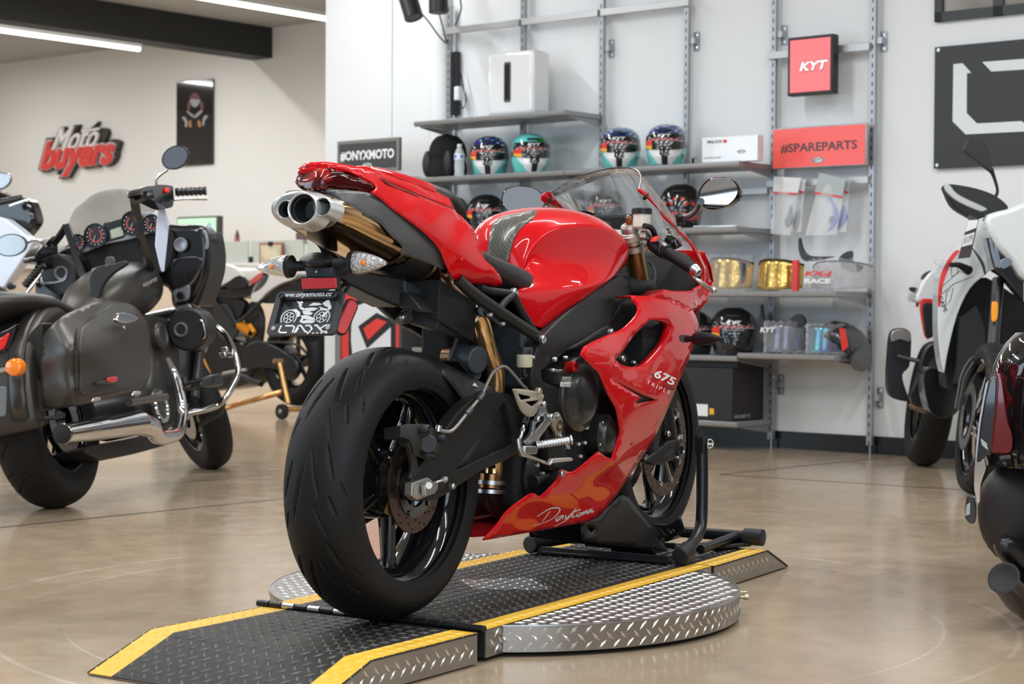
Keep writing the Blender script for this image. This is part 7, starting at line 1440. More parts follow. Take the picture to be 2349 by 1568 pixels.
# rear fender: arch over the wheel
def arch(F, cx, R, hw_, a0, a1, m, nm, par, th=.006, lip=.05, n=22):
    rows = []
    for k in range(n+1):
        t = math.radians(a0+(a1-a0)*k/n); rows.append([F.w(cx+(R-dr)*math.cos(t), y*hw_, R*.0+cz_+(R-dr)*math.sin(t)) for y, dr in ((-1, lip), (-1, .02), (-.93, .004), (-.6, 0), (-.2, .0), (.2, 0), (.6, 0), (.93, .004), (1, .02), (1, lip))])
    a = MB(); a.grid(rows); return mk(nm, a, m, par, solid=th, off=0, ang=60)
cz_ = .37; arch(C, .02, .42, .155, 60, 188, mt, 'rear_fender', cr_, lip=.09)
for l_, r_ in ((-.10, .430), (.10, .430)):
    a = MB(); a.grid([[C.w(.02+(r_-dd)*math.cos(math.radians(t)), l_+w, cz_+(r_-dd)*math.sin(math.radians(t))) for w, dd in ((-.035, .006), (-.018, -.002), (.018, -.002), (.035, .006))] for t in range(70, 188, 8)]); mk('fender_rib', a, mt, cr_, solid=.004, off=0)
S(cr_, C, 'fender_filler', 'x', -.30, '50,830 62,775 95,740 96,770 93,853 98,936 80,944 52,960', mt, .10)
S(cr_, C, 'number_plate', 'x', -.50, '-60,888* 10,886* 14,892 13,945 8,955* -60,960*', mat('plate_grey', (.16, .17, .18), .4), .006)
S(cr_, C, 'tail_lamp', 'x', -.43, '-50,768* 0,762 38,743* 30,770 8,808 -40,815*', cblk, .03); S(cr_, C, 'tail_lamp_lens', 'x', -.437, '-50,790* 0,775 20,762 14,785 0,804 -50,808*', mat('red_lens_lit', (.75, .015, .01), .15, coat=1), .02)
o_ = C.X(33, 842, -.46); a = MB(); a.lathe(o_, -C.x, [(.033, -.03), (.034, 0), (.030, .012), (.018, .019), (.0001, .021)], n=28); am = mk('indicator', a, mat('amber_lens', (.90, .22, .015), .12, coat=1, emis=.12), cr_)
Tb(am, C, 'indicator_stalk', '-20,853,x=-.44 6,848,x=-.44 20,845,x=-.44', .012, crm)
# muffler and header
muf = Tb(cr_, C, 'muffler', '146,995,-.27 200,987,-.27 300,972,-.27 318,970,-.27', [.036, .042, .050, .052], crm, n=28)
a = MB(); o_ = C.L(143, 995, -.27); d = unit(C.L(200, 987, -.27)-o_); a.lathe(o_, d, [(.0375, -.002), (.030, -.003), (.028, -.004), (.0001, -.004)], n=28); mk('muffler_tip', a, hole_m, muf); a = MB(); a.lathe(o_, d, [(.036, -.002), (.0385, 0), (.036, .004)], n=28); mk('tip_ring', a, crm, muf)
Tb(cr_, C, 'header_pipe', '316,971,-.27 345,980,-.26 362,1000,-.25 395,1000,-.24 412,985,-.22 417,950,-.20 412,905,-.20 400,860,-.20 384,822,-.18', [.050, .044, .034, .030, .028, .026, .024, .02, .012], crm, n=20)
S(cr_, C, 'frame_rail', 'l', -.14, '190,1030 240,1015 330,1000 400,985 412,1008 330,1035 260,1050 225,1050', mtd, .28)
S(cr_, C, 'engine_case', 'l', -.16, '318,760 330,722 360,722 398,735 412,780 416,860 410,960 380,985 330,960 318,900 346,880 348,800', mtd, .30, bevel=.02)
for px, py, r in ((374, 768, .062), (372, 932, .085)):
    Ck(cr_, C, 'engine_cover', px, py, -.20, r, .06, mt, bevel=.012)
    a = MB(); o_ = C.L(px, py, -.202); a.lathe(o_, -C.y, [(r*.62, -.004), (r*.66, .004), (r*.8, .004), (r*.84, -.004)], n=36); mk('cover_ring', a, crm if py > 900 else mat('dull_ring', (.10, .10, .10), .3, .6), cr_)
Tb(cr_, C, 'passenger_peg', '296,923,-.33 380,910,-.25', .016, mat('dull_ring', None)); S(cr_, C, 'bag_bracket', 'l', -.25, '112,954* 138,950* 145,944 152,950 148,958 130,962* 113,958*', bluegrey, .02)
# seat and tank
a = MB(); a.loft([[C.w(x, w*math.cos(t), z+h*math.sin(t)) for t in [2*PI*k/24 for k in range(24)]] for x, w, z, h in ((-.42, .06, .80, .03), (-.36, .13, .80, .055), (-.2, .155, .80, .055), (-.02, .165, .785, .06), (.12, .17, .745, .06), (.28, .175, .70, .055), (.42, .16, .71, .05), (.52, .10, .73, .04))]); mk('seat', a, lea, cr_, ang=80)
a = MB(); a.loft([[C.w(x, w*np.sign(math.cos(t))*abs(math.cos(t))**.8, z+h*math.sin(t)) for t in [2*PI*k/28 for k in range(28)]] for x, w, z, h in ((.50, .07, .74, .06), (.58, .125, .78, .09), (.72, .165, .82, .12), (.88, .19, .85, .135), (1.02, .185, .87, .13), (1.14, .15, .88, .11), (1.2, .10, .88, .08))]); tk = mk('fuel_tank', a, mt, cr_, ang=80)
S(tk, C, 'tank_console', 'x', .55, '200,740 212,700 205,640 222,612 260,605 282,598 290,606 255,630 232,662 226,700 232,735', mtd, .03); Tb(tk, C, 'console_trim', '213,622,x=.62 230,618,x=.62 248,611,x=.62', .012, crm); Ck(tk, C, 'fuel_cap', 252, 600, .78, .024, .012, mat('dull_ring', None) if 'dull_ring' in MATS else crm, k='x')
a = MB(); text_on(a, 'cruiser' if False else 'vaqueros', C.L(330, 662, -.205), C.L(362, 646, -.205)-C.L(330, 662, -.205), C.z*.022, shear=.3); mk('tank_lettering', a, silver_p, tk, flat=True)
# fairing: shell, dash with round dials, screen, speakers
S(cr_, C, 'fairing_shell', 'x', 1.28, '84,640 110,590 150,560 200,545 300,520 380,512 412,514 440,513 462,518 474,535 478,560 478,600 472,640 460,668 446,695 420,712 392,700 380,660 300,640 200,660 150,680 96,672', cblk, .16, bevel=.03, seg=3)
S(cr_, C, 'fairing_rim', 'x', 1.30, '446,694 462,668 474,638 480,600 480,560 474,530 478,540 484,580 482,620 472,655 455,700', mt, .20, bevel=.02)
dash = S(cr_, C, 'dash_panel', 'x', 1.22, '164,556 176,545 200,527 222,515 245,510 300,494 330,486 352,488 368,500 372,520 360,528 300,548 240,560 205,574 190,578 175,568', mat('dash_silver', (.36, .37, .39), .4, .15), .03)
for px, py, r in ((178, 556, .036), (219, 540, .052), (304, 512, .052), (348, 513, .040)):
    o_ = C.X(px, py, 1.205); a = MB(); a.lathe(o_, -C.x, [(r*1.08, -.012), (r*1.1, .004), (r, .004), (r*.95, -.004), (.0001, -.004)], n=32); dl = mk('dial', a, cblk, dash)
    a = MB(); a.lathe(o_-C.x*.0, -C.x, [(r*.5, -.002), (r*.62, -.002)], n=28, a0=.6, a1=5.6); mk('dial_scale', a, mat('dial_red', (.55, .08, .06), .5), dl)
    a = MB(); 
    for k in range(12): t = .6+5*k/11; q = o_+(C.z*math.cos(t)+C.y*math.sin(t))*r*.8; a.box(Fr(q-C.x*.0015, C.yaw), (0, 0, 0), (.001, .004, .004))
    mk('dial_ticks', a, white_m, dl); a = MB(); a.tube([o_-C.x*.001, o_-C.x*.001-C.z*r*.5+C.y*r*.3], .0018, n=5); mk('needle', a, silver_p, dl)
S(dash, C, 'display_bezel', 'x', 1.213, '235,512* 285,499* 287,533 282,545* 245,555* 243,530', cblk, .01, sm=2); S(dash, C, 'display', 'x', 1.209, '252,528* 281,518* 284,540* 255,548*', mat('lcd', (.42, .46, .36), .3), .004, sm=0)
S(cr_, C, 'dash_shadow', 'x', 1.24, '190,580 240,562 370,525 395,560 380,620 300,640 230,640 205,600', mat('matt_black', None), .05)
q = pp('154,522 160,505 172,480 190,466 212,448 240,438 275,434 300,438 322,448 345,470 352,490 300,496 240,511 200,527 165,552'); a = panel(Depth(C, [(154, 522, 'x', 1.34), (200, 450, 'x', 1.36), (275, 434, 'x', 1.34), (350, 488, 'x', 1.34), (250, 500, 'x', 1.46), (250, 465, 'x', 1.42), (165, 550, 'x', 1.36)]), q, step=12, sm=3); mk('windscreen', a, mat('smoked_screen', (.36, .33, .28), .05, alpha=.42, spec=.4), cr_, solid=.004)
for px, py, r, sq in ((130, 632, .10, -1), (430, 755, .098, 1), (440, 560, .07, 1)):
    x_ = 1.16 if px < 300 else (1.12 if py > 700 else 1.26); x_ = 1.05 if (px > 300 and py > 700) else x_
    if r > .08: sp_o = Ck(cr_, C, 'speaker_pod', px, py, x_, r, .12, mtd, k='x', bevel=.012)
    else: sp_o = cr_
    o_ = C.X(px+(10 if sq < 0 else (-16 if py > 700 else -26)), py-(6 if sq < 0 else -1), x_-.004); a = MB(); a.lathe(o_, -C.x, [(.0001, -.006), (.022, -.004), (.026, .004), (.031, .004), (.034, -.004)], n=26); mk('speaker_ring', a, mat('ring_grey', (.35, .36, .38), .3, .7), cr_)
    if sq > 0: dx = 0 if py > 700 else 8; dy = 0 if py > 700 else -205; S(cr_, C, 'speaker_trim', 'x', x_-.006, ' '.join(f'{x+dx},{y+dy}' for x, y in ((455, 734), (463, 733), (468, 745), (471, 765), (468, 776), (460, 776), (463, 762), (461, 747))), crm if py > 700 else mat('ring_grey', None), .006)
    else: S(cr_, C, 'speaker_trim', 'x', x_-.006, '92,637 97,634 102,647 140,641 150,628 154,633 144,646 99,653', mat('ring_grey', None), .006)
S(cr_, C, 'lower_cowl', 'x', 1.12, '84,690 82,650 100,655 150,690 150,676 148,685 90,680', cblk, .05); S(cr_, C, 'glove_lid', 'x', 1.10, '395,600 420,590 455,590 462,600 450,630 430,655 404,664 392,640', cblk, .03)
S(cr_, C, 'pod_bracket', 'x', 1.10, '396,668 425,652 432,655 428,686 402,694*', mat('ring_grey', None), .03); Ck(cr_, C, 'cap_knob', 413, 677, 1.08, .018, .02, cblk, k='x'); S(cr_, C, 'pod_plate', 'x', 1.12, '404,702* 432,696* 438,704 436,712* 408,716*', mat('ring_grey', None), .02)
Tb(cr_, C, 'pod_edge', '428,698,x=1.18 445,702,x=1.18 462,720,x=1.18 474,740,x=1.18 476,760,x=1.18 468,790,x=1.18 455,806,x=1.18', .008, mt)
# bars, grips, mirrors
for pts, r in (('345,618,-.16 322,540,-.22 308,458,-.28', .020), ('305,460,-.29 335,448,-.33 352,444,-.36', .019), ('205,672,.16 180,600,.22 152,516,.26', .020), ('152,518,.27 138,540,.31 122,560,.35', .019)): Tb(cr_, C, 'handlebar', pts, r, cblk, n=4, sm=0, ang=20)
for a0, a1, rr_ in (((402, 440, -.33), (474, 437, -.46), 1), ((98, 605, .36), (58, 654, .47), 1)):
    p0, p1 = C.L(*a0), C.L(*a1); d = unit(p1-p0); Lg = np.linalg.norm(p1-p0); pr = [(.0001, 0), (.020, 0)]
    for k in range(7): pr += [(.016, Lg*(k+.15)/7), (.0205, Lg*(k+.5)/7), (.0205, Lg*(k+.75)/7)]
    a = MB(); a.lathe(p0, d, pr+[(.020, Lg), (.0001, Lg)], n=20); mk('grip', a, cblk, cr_)
ct = S(cr_, C, 'switch_housing', 'l', -.34, '322,440 330,428 350,426 368,423 392,425 398,432 398,470 385,475 352,460 325,448', cblk, .06, bevel=.01); S(ct, C, 'kill_switch', 'l', -.352, '382,431 388,430 389,440 383,441', mat('switch_red', None), .013)
S(cr_, C, 'switch_housing', 'l', .36, '106,556 122,540 132,552 134,580 140,608 130,618 110,602 84,598 80,588 92,570', cblk, .06, bevel=.01)
Tb(cr_, C, 'clutch_lever', '55,678,.40 70,660,.38 86,638,.36 98,620,.35', [.008, .008, .006, .006], crm); Tb(cr_, C, 'brake_lever', '400,458,-.36 430,456,-.40 474,456,-.46', [.006, .006, .008], crm)
def oval_mirror(px, py, rx, ry, rot, x, stalk, glass):
    pts_ = [(px+rx*math.cos(t)*math.cos(rot)-ry*math.sin(t)*math.sin(rot), py+rx*math.cos(t)*math.sin(rot)+ry*math.sin(t)*math.cos(rot)) for t in [2*PI*k/28 for k in range(28)]]
    P0 = [C.X(u, v, x) for u, v in pts_]; cc = np.mean(P0, 0); a = MB(); a.loft([P0, [cc+(p-cc)*1.0+C.x*.01 for p in P0], [cc+(p-cc)*.6+C.x*.03 for p in P0]]); mo = mk('mirror', a, cblk, cr_, ang=50); a = MB(); a.add([cc+(p-cc)*.9-C.x*.001 for p in P0], [tuple(range(28))]); mk('mirror_glass', a, glass, mo, flat=True); Tb(mo, C, 'mirror_stalk', stalk, .007, crm)
oval_mirror(402, 361, 33, 26, -.55, 1.02, '385,388,x=1.03 362,406,x=1.04 358,420,x=1.05 362,434,x=1.06', mat('cruiser_mirror', (.45, .47, .5), .03, 1))
oval_mirror(24, 562, 38, 26, -.12, 1.0, '58,560,x=1.01 75,550,x=1.02 92,552,x=1.03 106,566,x=1.05', mat('grey_mirror', (.30, .30, .30), .1, .8))
tg = thing('price_tag', 'white sheet price tag hanging from the dark cruiser handlebar', 'price tag', tuple(C.L(372, 620, -.30)), C.yaw)
S(tg, C, 'tag_sheet', 'l', -.30, '372,446* 376,470 387,506* 388,515 377,622* 370,618 357,562* 362,500', mat('tag_white', (.60, .66, .82), .5), .004)
# legs of the machine: crash bar, floorboard, front fender, fork
Tb(cr_, C, 'crash_bar', '480,748,-.18 500,752,-.24 522,775,-.30 538,810,-.34 546,850,-.36 534,885,-.35 515,915,-.32 500,930,-.28 470,940,-.24 430,948,-.18', .014, mat('bar_chrome', (.50, .49, .48), .12, 1), n=14); Tb(cr_, C, 'crash_bar', '515,915,-.32 505,945,-.27 480,960,-.2 458,975,-.14', .012, mtd, n=12)
for px, py in ((522, 800), (536, 812), (518, 812)): Ck(cr_, C, 'clamp_bolt', px, py, -.34, .012, .03, crm)
S(cr_, C, 'floorboard', 'l', -.30, '462,880 470,866 505,856 512,868 510,882 470,888', cblk, .08); S(cr_, C, 'front_fender', 'l', -.09, '432,942 455,922 478,895 492,886 502,905 506,925 480,935 445,944', mtd, .18, bevel=.02)
Tb(cr_, C, 'fork_tube', '458,800,-.12 452,860,-.12 445,915,-.12', .024, mtd); Ck(cr_, C, 'horn', 428, 875, -.12, .022, .04, mat('dull_ring', None)); S(cr_, C, 'radiator_cowl', 'l', -.10, '398,710 450,700 470,740 468,800 455,830 440,930 418,960 400,940 395,800', cblk, .20, bevel=.02)
Tb(cr_, C, 'side_stand', '300,1010,.12 330,1060,.30', .012, cblk) if False else None
# ---------------------------------------------------------------- white motorcycle at the far left edge
o_ = WORLD.Z(-150, 1035, 0); E_ = FrL(o_, math.radians(22), math.radians(10)); e_ = thing('faired_motorcycle', 'white motorcycle cut off by the left edge, behind the dark cruiser', 'motorcycle', tuple(E_.o), E_.yaw)
XE = 1.0
S(e_, E_, 'front_cowl', 'x', XE+.1, '-60,430 20,450 60,455 72,470 80,495 80,510 68,528 52,545 20,560 -60,570', mat('gloss_black', None), .15, bevel=.03); S(e_, E_, 'side_cowl', 'x', XE-.05, '-90,480* 0,498 22,510 50,532 66,548* 74,560 8,662* -90,650*', mat('white_fairing', (.72, .76, .84), .25, coat=.6), .12, bevel=.01)
a = MB(); p0, p1 = E_.X(-12, 467, XE-.1), E_.X(50, 453, XE-.1); a.cyl(p0, p1, .020, n=18); mk('grip', a, cblk, e_, bevel=.003); Tb(e_, E_, 'brake_lever', '22,472,x=.88 45,464,x=.88 70,456,x=.88', .006, crm)
a = MB(); P0 = [E_.X(x, y, XE-.15) for x, y in smooth(pp('-40,396 10,396 22,402 24,415 14,428 0,434 -40,440'), 4)]; a.prism(P0, E_.x*.025); mk('mirror', a, mat('grey_mirror', None), e_, bevel=.006)
S(e_, E_, 'engine_block', 'l', -.1, '-160,640* 0,655 22,690 10,700 0,800 -160,900*', cblk, .2); Ck(e_, E_, 'handlebar_weight', 23, 656, XE-.1, .022, .04, cblk, k='x'); wheel(e_, E_, -.1, .31, .18, name='rear_wheel', disc=None); wheel(e_, E_, 1.3, .30, .12, name='front_wheel', disc=None)
# ---------------------------------------------------------------- white and black naked motorcycle on a paddock stand
o_ = WORLD.Z(684, 955, 0); Nk = Fr(o_+V3(0, 0, .075), math.radians(77)); n_k = thing('naked_motorcycle', 'white and black naked motorcycle with orange shock raised on the gold paddock stand', 'motorcycle', tuple(Nk.o), Nk.yaw)
wheel(n_k, Nk, 0, .32, .185, name='rear_wheel', disc=.11, dside=1); wheel(n_k, Nk, 1.42, .30, .12, name='front_wheel', disc=.15, dside=1)
nb = mat('naked_black', (.012, .012, .013), .35); nw = mat('pearl_white', (.74, .72, .68), .2, coat=1)
def SN(nm, l, pts, m, th=.03, **k): return S(n_k, Nk, nm, 'l', l, pts, m, th, **k)
SN('fuel_tank', .14, '448,652 455,628 470,610 492,603 515,604 538,612 556,628 562,646 548,650 515,652 480,665 452,668', nw, .28, bevel=.04, seg=3); SN('tank_panel', .15, '512,655 528,642 540,634 552,632 562,640 566,655 540,662', nb, .02)
SN('seat', .12, '480,668 520,662 566,656 590,640 600,622 612,616 620,622 612,650 588,672 540,684 500,682', nb, .24, bevel=.02); SN('tail_cowl', .12, '575,688 580,660 596,636 614,628 655,622 680,624 672,640 640,652 610,672 592,692', nw, .24, bevel=.015)
SN('seat_mark', .13, '572,645 588,630 600,625 598,638 576,652', mat('seat_red', (.62, .10, .09), .5), .015); SN('tail_frame', .10, '600,690 640,660 700,645 740,650 742,668 700,672 650,690 618,696', nb, .2)
SN('upper_frame', .10, '448,690 470,672 540,682 560,700 540,742 520,760 480,740 450,720', nb, .05); SN('frame_plate', .12, '490,705 520,700 535,730 545,755 530,780 500,770', mat('dark_metal_plate', (.05, .05, .05), .4, .5), .02)
Tb(n_k, Nk, 'frame_strut', '600,690,.12 570,720,.12 535,748,.12', .014, nb); Tb(n_k, Nk, 'frame_strut', '450,640,.12 500,700,.12 535,745,.12', .016, nb); SN('engine', .10, '440,750 480,740 520,770 560,790 580,840 560,880 500,895 450,890 430,820', cblk, .22, bevel=.02)
SN('swingarm', .13, '560,800 575,785 600,782 640,800 680,830 676,860 640,848 590,842 560,850', nb, .05, bevel=.01); SN('gold_can', .06, '560,720 580,690 600,730 590,800 565,790', mat('dark_metal_plate', None), .04)
orm = mat('orange_spring', (.85, .33, .02), .3, .2); 
p0, p1 = Nk.L(551, 744, .10), Nk.L(577, 764, .10); u_ = unit(np.cross(p1-p0, Nk.y)); a = MB(); a.tube([p0+(p1-p0)*k/72+(u_*math.cos(k*.785)+Nk.y*math.sin(k*.785))*.030 for k in range(73)], .0065, n=6); mk('shock_spring', a, orm, n_k); a = MB(); a.cyl(p0, p1, .018); mk('shock_body', a, nb, n_k); a = MB(); a.cyl(Nk.L(573, 745, .12), Nk.L(584, 762, .12), .016); mk('shock_reservoir', a, orm, n_k)
SN('radiator_grille', .11, '462,752 470,748 476,800 466,805', mat('grille_grey', (.12, .12, .12), .4), .02); Ck(n_k, Nk, 'sprocket', 668, 840, .10, .10, .012, mat('dark_metal_plate', None)); Tb(n_k, Nk, 'chain_guard', '570,800,.12 620,785,.12 680,790,.12 705,812,.12', .010, nb); Tb(n_k, Nk, 'exhaust_header', '500,868,.1 540,860,.1 580,872,.1 600,880,.1', .024, mat('dark_metal_plate', None)); Tb(n_k, Nk, 'red_hose', '467,822,.13 474,838,.13 482,856,.13', .006, orm)
Tb(n_k, Nk, 'footrest', '512,856,.16 545,850,.18 566,848,.2', .011, bare); SN('number_plate_holder', 0, '680,652 700,648 740,652 744,660 742,672 700,672', nb, .05)
st_ = thing('paddock_stand', 'gold zinc-plated paddock stand with small black wheels under the naked motorcycle', 'paddock stand', tuple(Nk.L(650, 940, .2)-V3(0, 0, 0)), Nk.yaw); zinc = mat('zinc_gold', (.75, .48, .16), .22, .9, noise=(7, (.62, .25, .12), .4, .62)) 
Tb(st_, Nk, 'upright', '642,832,.24 652,880,.24 662,925,.24', .019, zinc); Tb(st_, Nk, 'handle_tube', '646,899,.22 600,912,.30 540,928,.36 502,941,.42', .019, zinc); Tb(st_, Nk, 'cross_tube', '655,938,.24 700,938,.1 740,936,-.1', .018, zinc); Tb(st_, Nk, 'spool', '628,828,.27 648,828,.20', .017, mat('spool_bronze', (.28, .16, .09), .4))
a = MB(); q = Nk.L(647, 943, .26); q[2] = .052; a.lathe(q, -Nk.y, [(.0001, -.02), (.050, -.02), (.052, -.012), (.052, .012), (.050, .02), (.0001, .02)], n=30); sw_ = mk('caster_wheel', a, cblk, st_); a = MB(); a.lathe(q, Nk.y, [(.0001, .024), (.014, .023), (.018, .018)], n=16); mk('wheel_cap', a, bare, sw_)
# ---------------------------------------------------------------- white adventure motorcycle on the right, facing the camera
oa, ob = WORLD.Z(2112, 1067, 0), WORLD.Z(2232, 1134, 0); dA = ob-oa; A_b = FrL(oa, math.atan2(dA[1], dA[0]), math.radians(8)); wbA = float(np.linalg.norm(dA))
ad = thing('adventure_motorcycle', 'white adventure motorcycle with red stripe, hand guard and spoked front wheel facing the camera', 'motorcycle', tuple(A_b.o), A_b.yaw)
gA = capsules([(.05, -.01, .10, -.055, .006), (.15, .01, .20, .055, .006)], .33, 2*PI/26)
wheel(ad, A_b, 0, .32, .15, name='rear_wheel', disc=None); fwA = (lambda: None)
a = MB(); cA = (wbA, 0, .33); rimprof(a, cA, A_b, .245, .05); a.lathe(A_b.w(*cA), A_b.y, [(.0001, -.05), (.035, -.05), (.035, .05), (.0001, .05)], n=20); fo = mk('front_wheel', a, gloss, ad, ang=50)
a = MB()
for k in range(24):
    t = 2*PI*k/24; t2 = t+(.5 if k % 2 else -.5); a.cyl(A_b.w(wbA+.04*math.cos(t2), (-.04 if k % 4 < 2 else .04), .33+.04*math.sin(t2)), A_b.w(wbA+.235*math.cos(t), 0, .33+.235*math.sin(t)), .0028, n=6)
mk('spokes', a, chrome, fo); tyre(A_b, cA, .33, .12, .245, 'tyre', gA, par=fo); holes_disc('brake_disc', cA, A_b, .10, .145, .005, -.075, fo, mat('light_disc', None), nh=10)
awh = mat('adventure_white', (.70, .74, .74), .18, coat=1)
def SA(nm, x, pts, m, th=.03, **k): return S(ad, A_b, nm, 'x', x, pts, m, th, **k)
SA('side_fairing', 1.02, '2152,688* 2156,640 2170,605 2200,570 2240,530 2290,492 2349,478 2400,470 2400,560 2300,600 2262,628* 2225,662 2196,722 2176,800 2166,856* 2158,820 2152,760', awh, .16, bevel=.015)
SA('beak', 1.28, '2262,500 2310,480 2400,465 2400,640 2349,640 2320,600 2285,560', awh, .12, bevel=.02); SA('headlamp', 1.22, '2262,545* 2278,548 2300,565 2330,600 2349,640* 2349,690* 2300,632 2280,615', mat('lamp_black', (.02, .022, .025), .08, coat=1), .11)
for q in ('2270,552 2276,556 2288,600 2284,612', '2282,560 2288,570 2296,606 2290,612', '2296,596 2316,592 2322,604 2300,616'): SA('lamp_element', 1.333, q, mat('lamp_silver', (.55, .60, .68), .12, .9), .01, bevel=.001)
a = MB(); text_on(a, '', A_b.o, A_b.x, A_b.z) if False else None
SA('stripe', 1.20, '2152,700 2153,660 2160,625 2172,600 2186,580 2196,573 2200,577 2186,596 2174,622 2162,660 2158,700', mat('stripe_red', (.72, .03, .03), .3), .008, bevel=.001)
for q in ('2158,660,x=1.21 2200,622,x=1.21 2232,634,x=1.21 2190,650,x=1.21 2160,674,x=1.21 2158,660,x=1.21', '2182,614,x=1.21 2196,606,x=1.21 2198,626,x=1.21 2183,634,x=1.21 2182,614,x=1.21', '2172,668,x=1.21 2187,660,x=1.21 2180,690,x=1.21 2168,702,x=1.21 2172,668,x=1.21'): Tb(ad, A_b, 'printed_line', q, .0018, nb, n=4, sm=0)
a = MB(); text_on(a, 'CAPE', A_b.X(2152, 682, 1.215), A_b.X(2166, 718, 1.215)-A_b.X(2152, 682, 1.215), A_b.X(2160, 676, 1.215)-A_b.X(2152, 682, 1.215), bold=.03); mk('model_lettering', a, nb, ad, flat=True)
SA('black_seam', 1.22, '2229,568 2233,570 2256,600 2262,628 2258,628 2250,604', nb, .005, bevel=.001)
SA('radiator', .90, '2262,636 2349,690 2400,700 2400,900 2200,900 2170,856 2196,724 2225,664', mat('matt_black', None), .2); SA('radiator_side', .98, '2200,730* 2240,700* 2260,760 2255,860 2190,880*', blk2, .06)
hg_ = SA('hand_guard', 1.05, '2166,428* 2174,422 2200,424 2240,432 2275,444 2300,460 2314,474* 2306,486 2285,500* 2270,495 2240,502 2215,492 2185,470', blk2, .10, bevel=.01); S(hg_, A_b, 'guard_insert', 'x', 1.13, '2166,432 2172,422 2180,424 2200,446 2262,476 2258,484 2245,484 2200,464 2176,446', mat('guard_silver', (.50, .48, .44), .3, .8), .012)
mo_ = SA('mirror', 1.02, '2212,342 2220,322 2228,317 2250,325 2262,332 2270,352 2276,382 2274,392 2266,388 2240,368 2218,352', blk2, .05, bevel=.008); Tb(mo_, A_b, 'mirror_stalk', '2272,388,x=1.0 2278,400,x=1.0 2286,425,x=1.0 2288,440,x=1.0 2284,450,x=1.0', [.014, .009, .007, .007, .008], blk)
ind = SA('indicator', 1.22, '2144,600 2152,596 2170,598 2184,606 2178,612 2158,610', clear, .03); Tb(ind, A_b, 'stalk', '2180,607,x=1.22 2200,608,x=1.2 2222,620,x=1.15', [.010, .013, .022], blk); SA('indicator', .1, '2086,662 2092,658 2108,662 2116,670 2104,672 2092,668', blk, .03); SA('fork_reflector', 1.25, '2276,694 2284,692 2290,696 2288,730 2280,738 2275,732', mat('orange_reflector', (.90, .33, .01), .3, coat=.6, emis=.1), .015)
for s_ in (0, .21):
    f0, f1 = A_b.X(2290, 640, 1.12)+A_b.y*s_, A_b.X(2266, 935, 1.36)+A_b.y*s_; a = MB(); a.cyl(f0, f0+(f1-f0)*.7, .026, n=20); mk('fork_leg', a, nb, ad); a = MB(); a.cyl(f0+(f1-f0)*.68, f1, .022, n=18); mk('fork_slider', a, mat('hard_chrome', None), ad)
SA('fork_shroud', 1.32, '2240,852 2250,842 2262,846 2262,900 2258,940 2245,950 2225,930 2220,900 2232,870', blk, .05); SA('caliper', 1.36, '2212,905 2235,895 2250,925 2248,955 2230,950 2212,930', blk, .04); Tb(ad, A_b, 'hose', '2192,936,x=1.38 2198,900,x=1.36 2206,860,x=1.34 2226,825,x=1.32 2262,808,x=1.3', .006, mat('grey_cable', (.16, .16, .16), .4)); Tb(ad, A_b, 'hose', '2198,938,x=1.38 2205,900,x=1.36 2214,862,x=1.34 2236,830,x=1.32 2268,812,x=1.3', .006, mat('grey_cable', None))
rk = SA('grab_rail', .15, '2116,634 2130,622 2170,612 2172,620 2140,630 2134,640 2140,668 2128,672 2118,650', nb, .05); SA('side_panel', .35, '2112,690 2140,686* 2152,700 2152,760 2140,772 2128,778* 2120,760', mat('stripe_red', None), .04); SA('side_panel_black', .39, '2118,698 2138,696 2150,712 2150,762 2126,774 2120,740', nb, .02); SA('rear_cowl', .2, '2100,690 2120,640 2150,615 2160,640 2156,690 2130,690', awh, .3, bevel=.02); SA('tail_lamp', .0, '2102,690 2108,682 2110,690 2106,704 2102,702', mat('red_reflector', None), .02)
mf = SA('muffler', -.05, '2036,880 2040,800 2044,768 2052,756 2066,752 2082,756 2090,768 2090,800 2086,840 2070,860 2080,900 2088,918 2075,920 2045,910', nb, .10, bevel=.02); S(mf, A_b, 'muffler_cap', 'x', .055, '2043,775 2048,760 2066,754 2084,760 2089,775 2086,784 2066,778 2048,784', mat('cap_steel', (.45, .42, .38), .25, 1), .012)
Tb(ad, A_b, 'muffler_strut', '2060,816,x=.06 2090,824,x=.1 2128,832,x=.15', .011, nb); SA('subframe_bracket', .2, '2088,905 2100,880 2120,810 2140,790 2150,800 2152,850 2140,920 2110,930 2095,925', nb, .08); SA('engine_guard', .6, '2120,850 2165,850 2200,880 2200,940 2160,960 2130,935', cblk, .2); Tb(ad, A_b, 'link_pipe', '2090,930,x=.1 2110,938,x=.2 2126,942,x=.3', .016, mat('pipe_gold', (.45, .33, .2), .3, 1))
tg2 = thing('price_tag', 'folded black and white price tag hanging under the hand guard of the white motorcycle', 'price tag', tuple(A_b.X(2210, 590, 1.1)), A_b.yaw); S(tg2, A_b, 'tag_card', 'x', 1.16, '2224,492* 2246,502* 2226,590* 2198,593*', mat('tag_dark', (.05, .03, .03), .4), .004, sm=0)
S(tg2, A_b, 'tag_label', 'x', 1.166, '2221,505* 2244,504* 2240,522* 2214,532*', whm, .002, sm=0, bevel=0); S(tg2, A_b, 'tag_label', 'x', 1.166, '2212,540* 2236,532* 2230,560* 2206,566*', whm, .002, sm=0, bevel=0)
a = MB(); text_on(a, '$7,299', A_b.X(2210, 560, 1.171), A_b.X(2229, 552, 1.171)-A_b.X(2210, 560, 1.171), A_b.X(2213, 545, 1.171)-A_b.X(2210, 560, 1.171)); mk('tag_print', a, gym, tg2, flat=True)
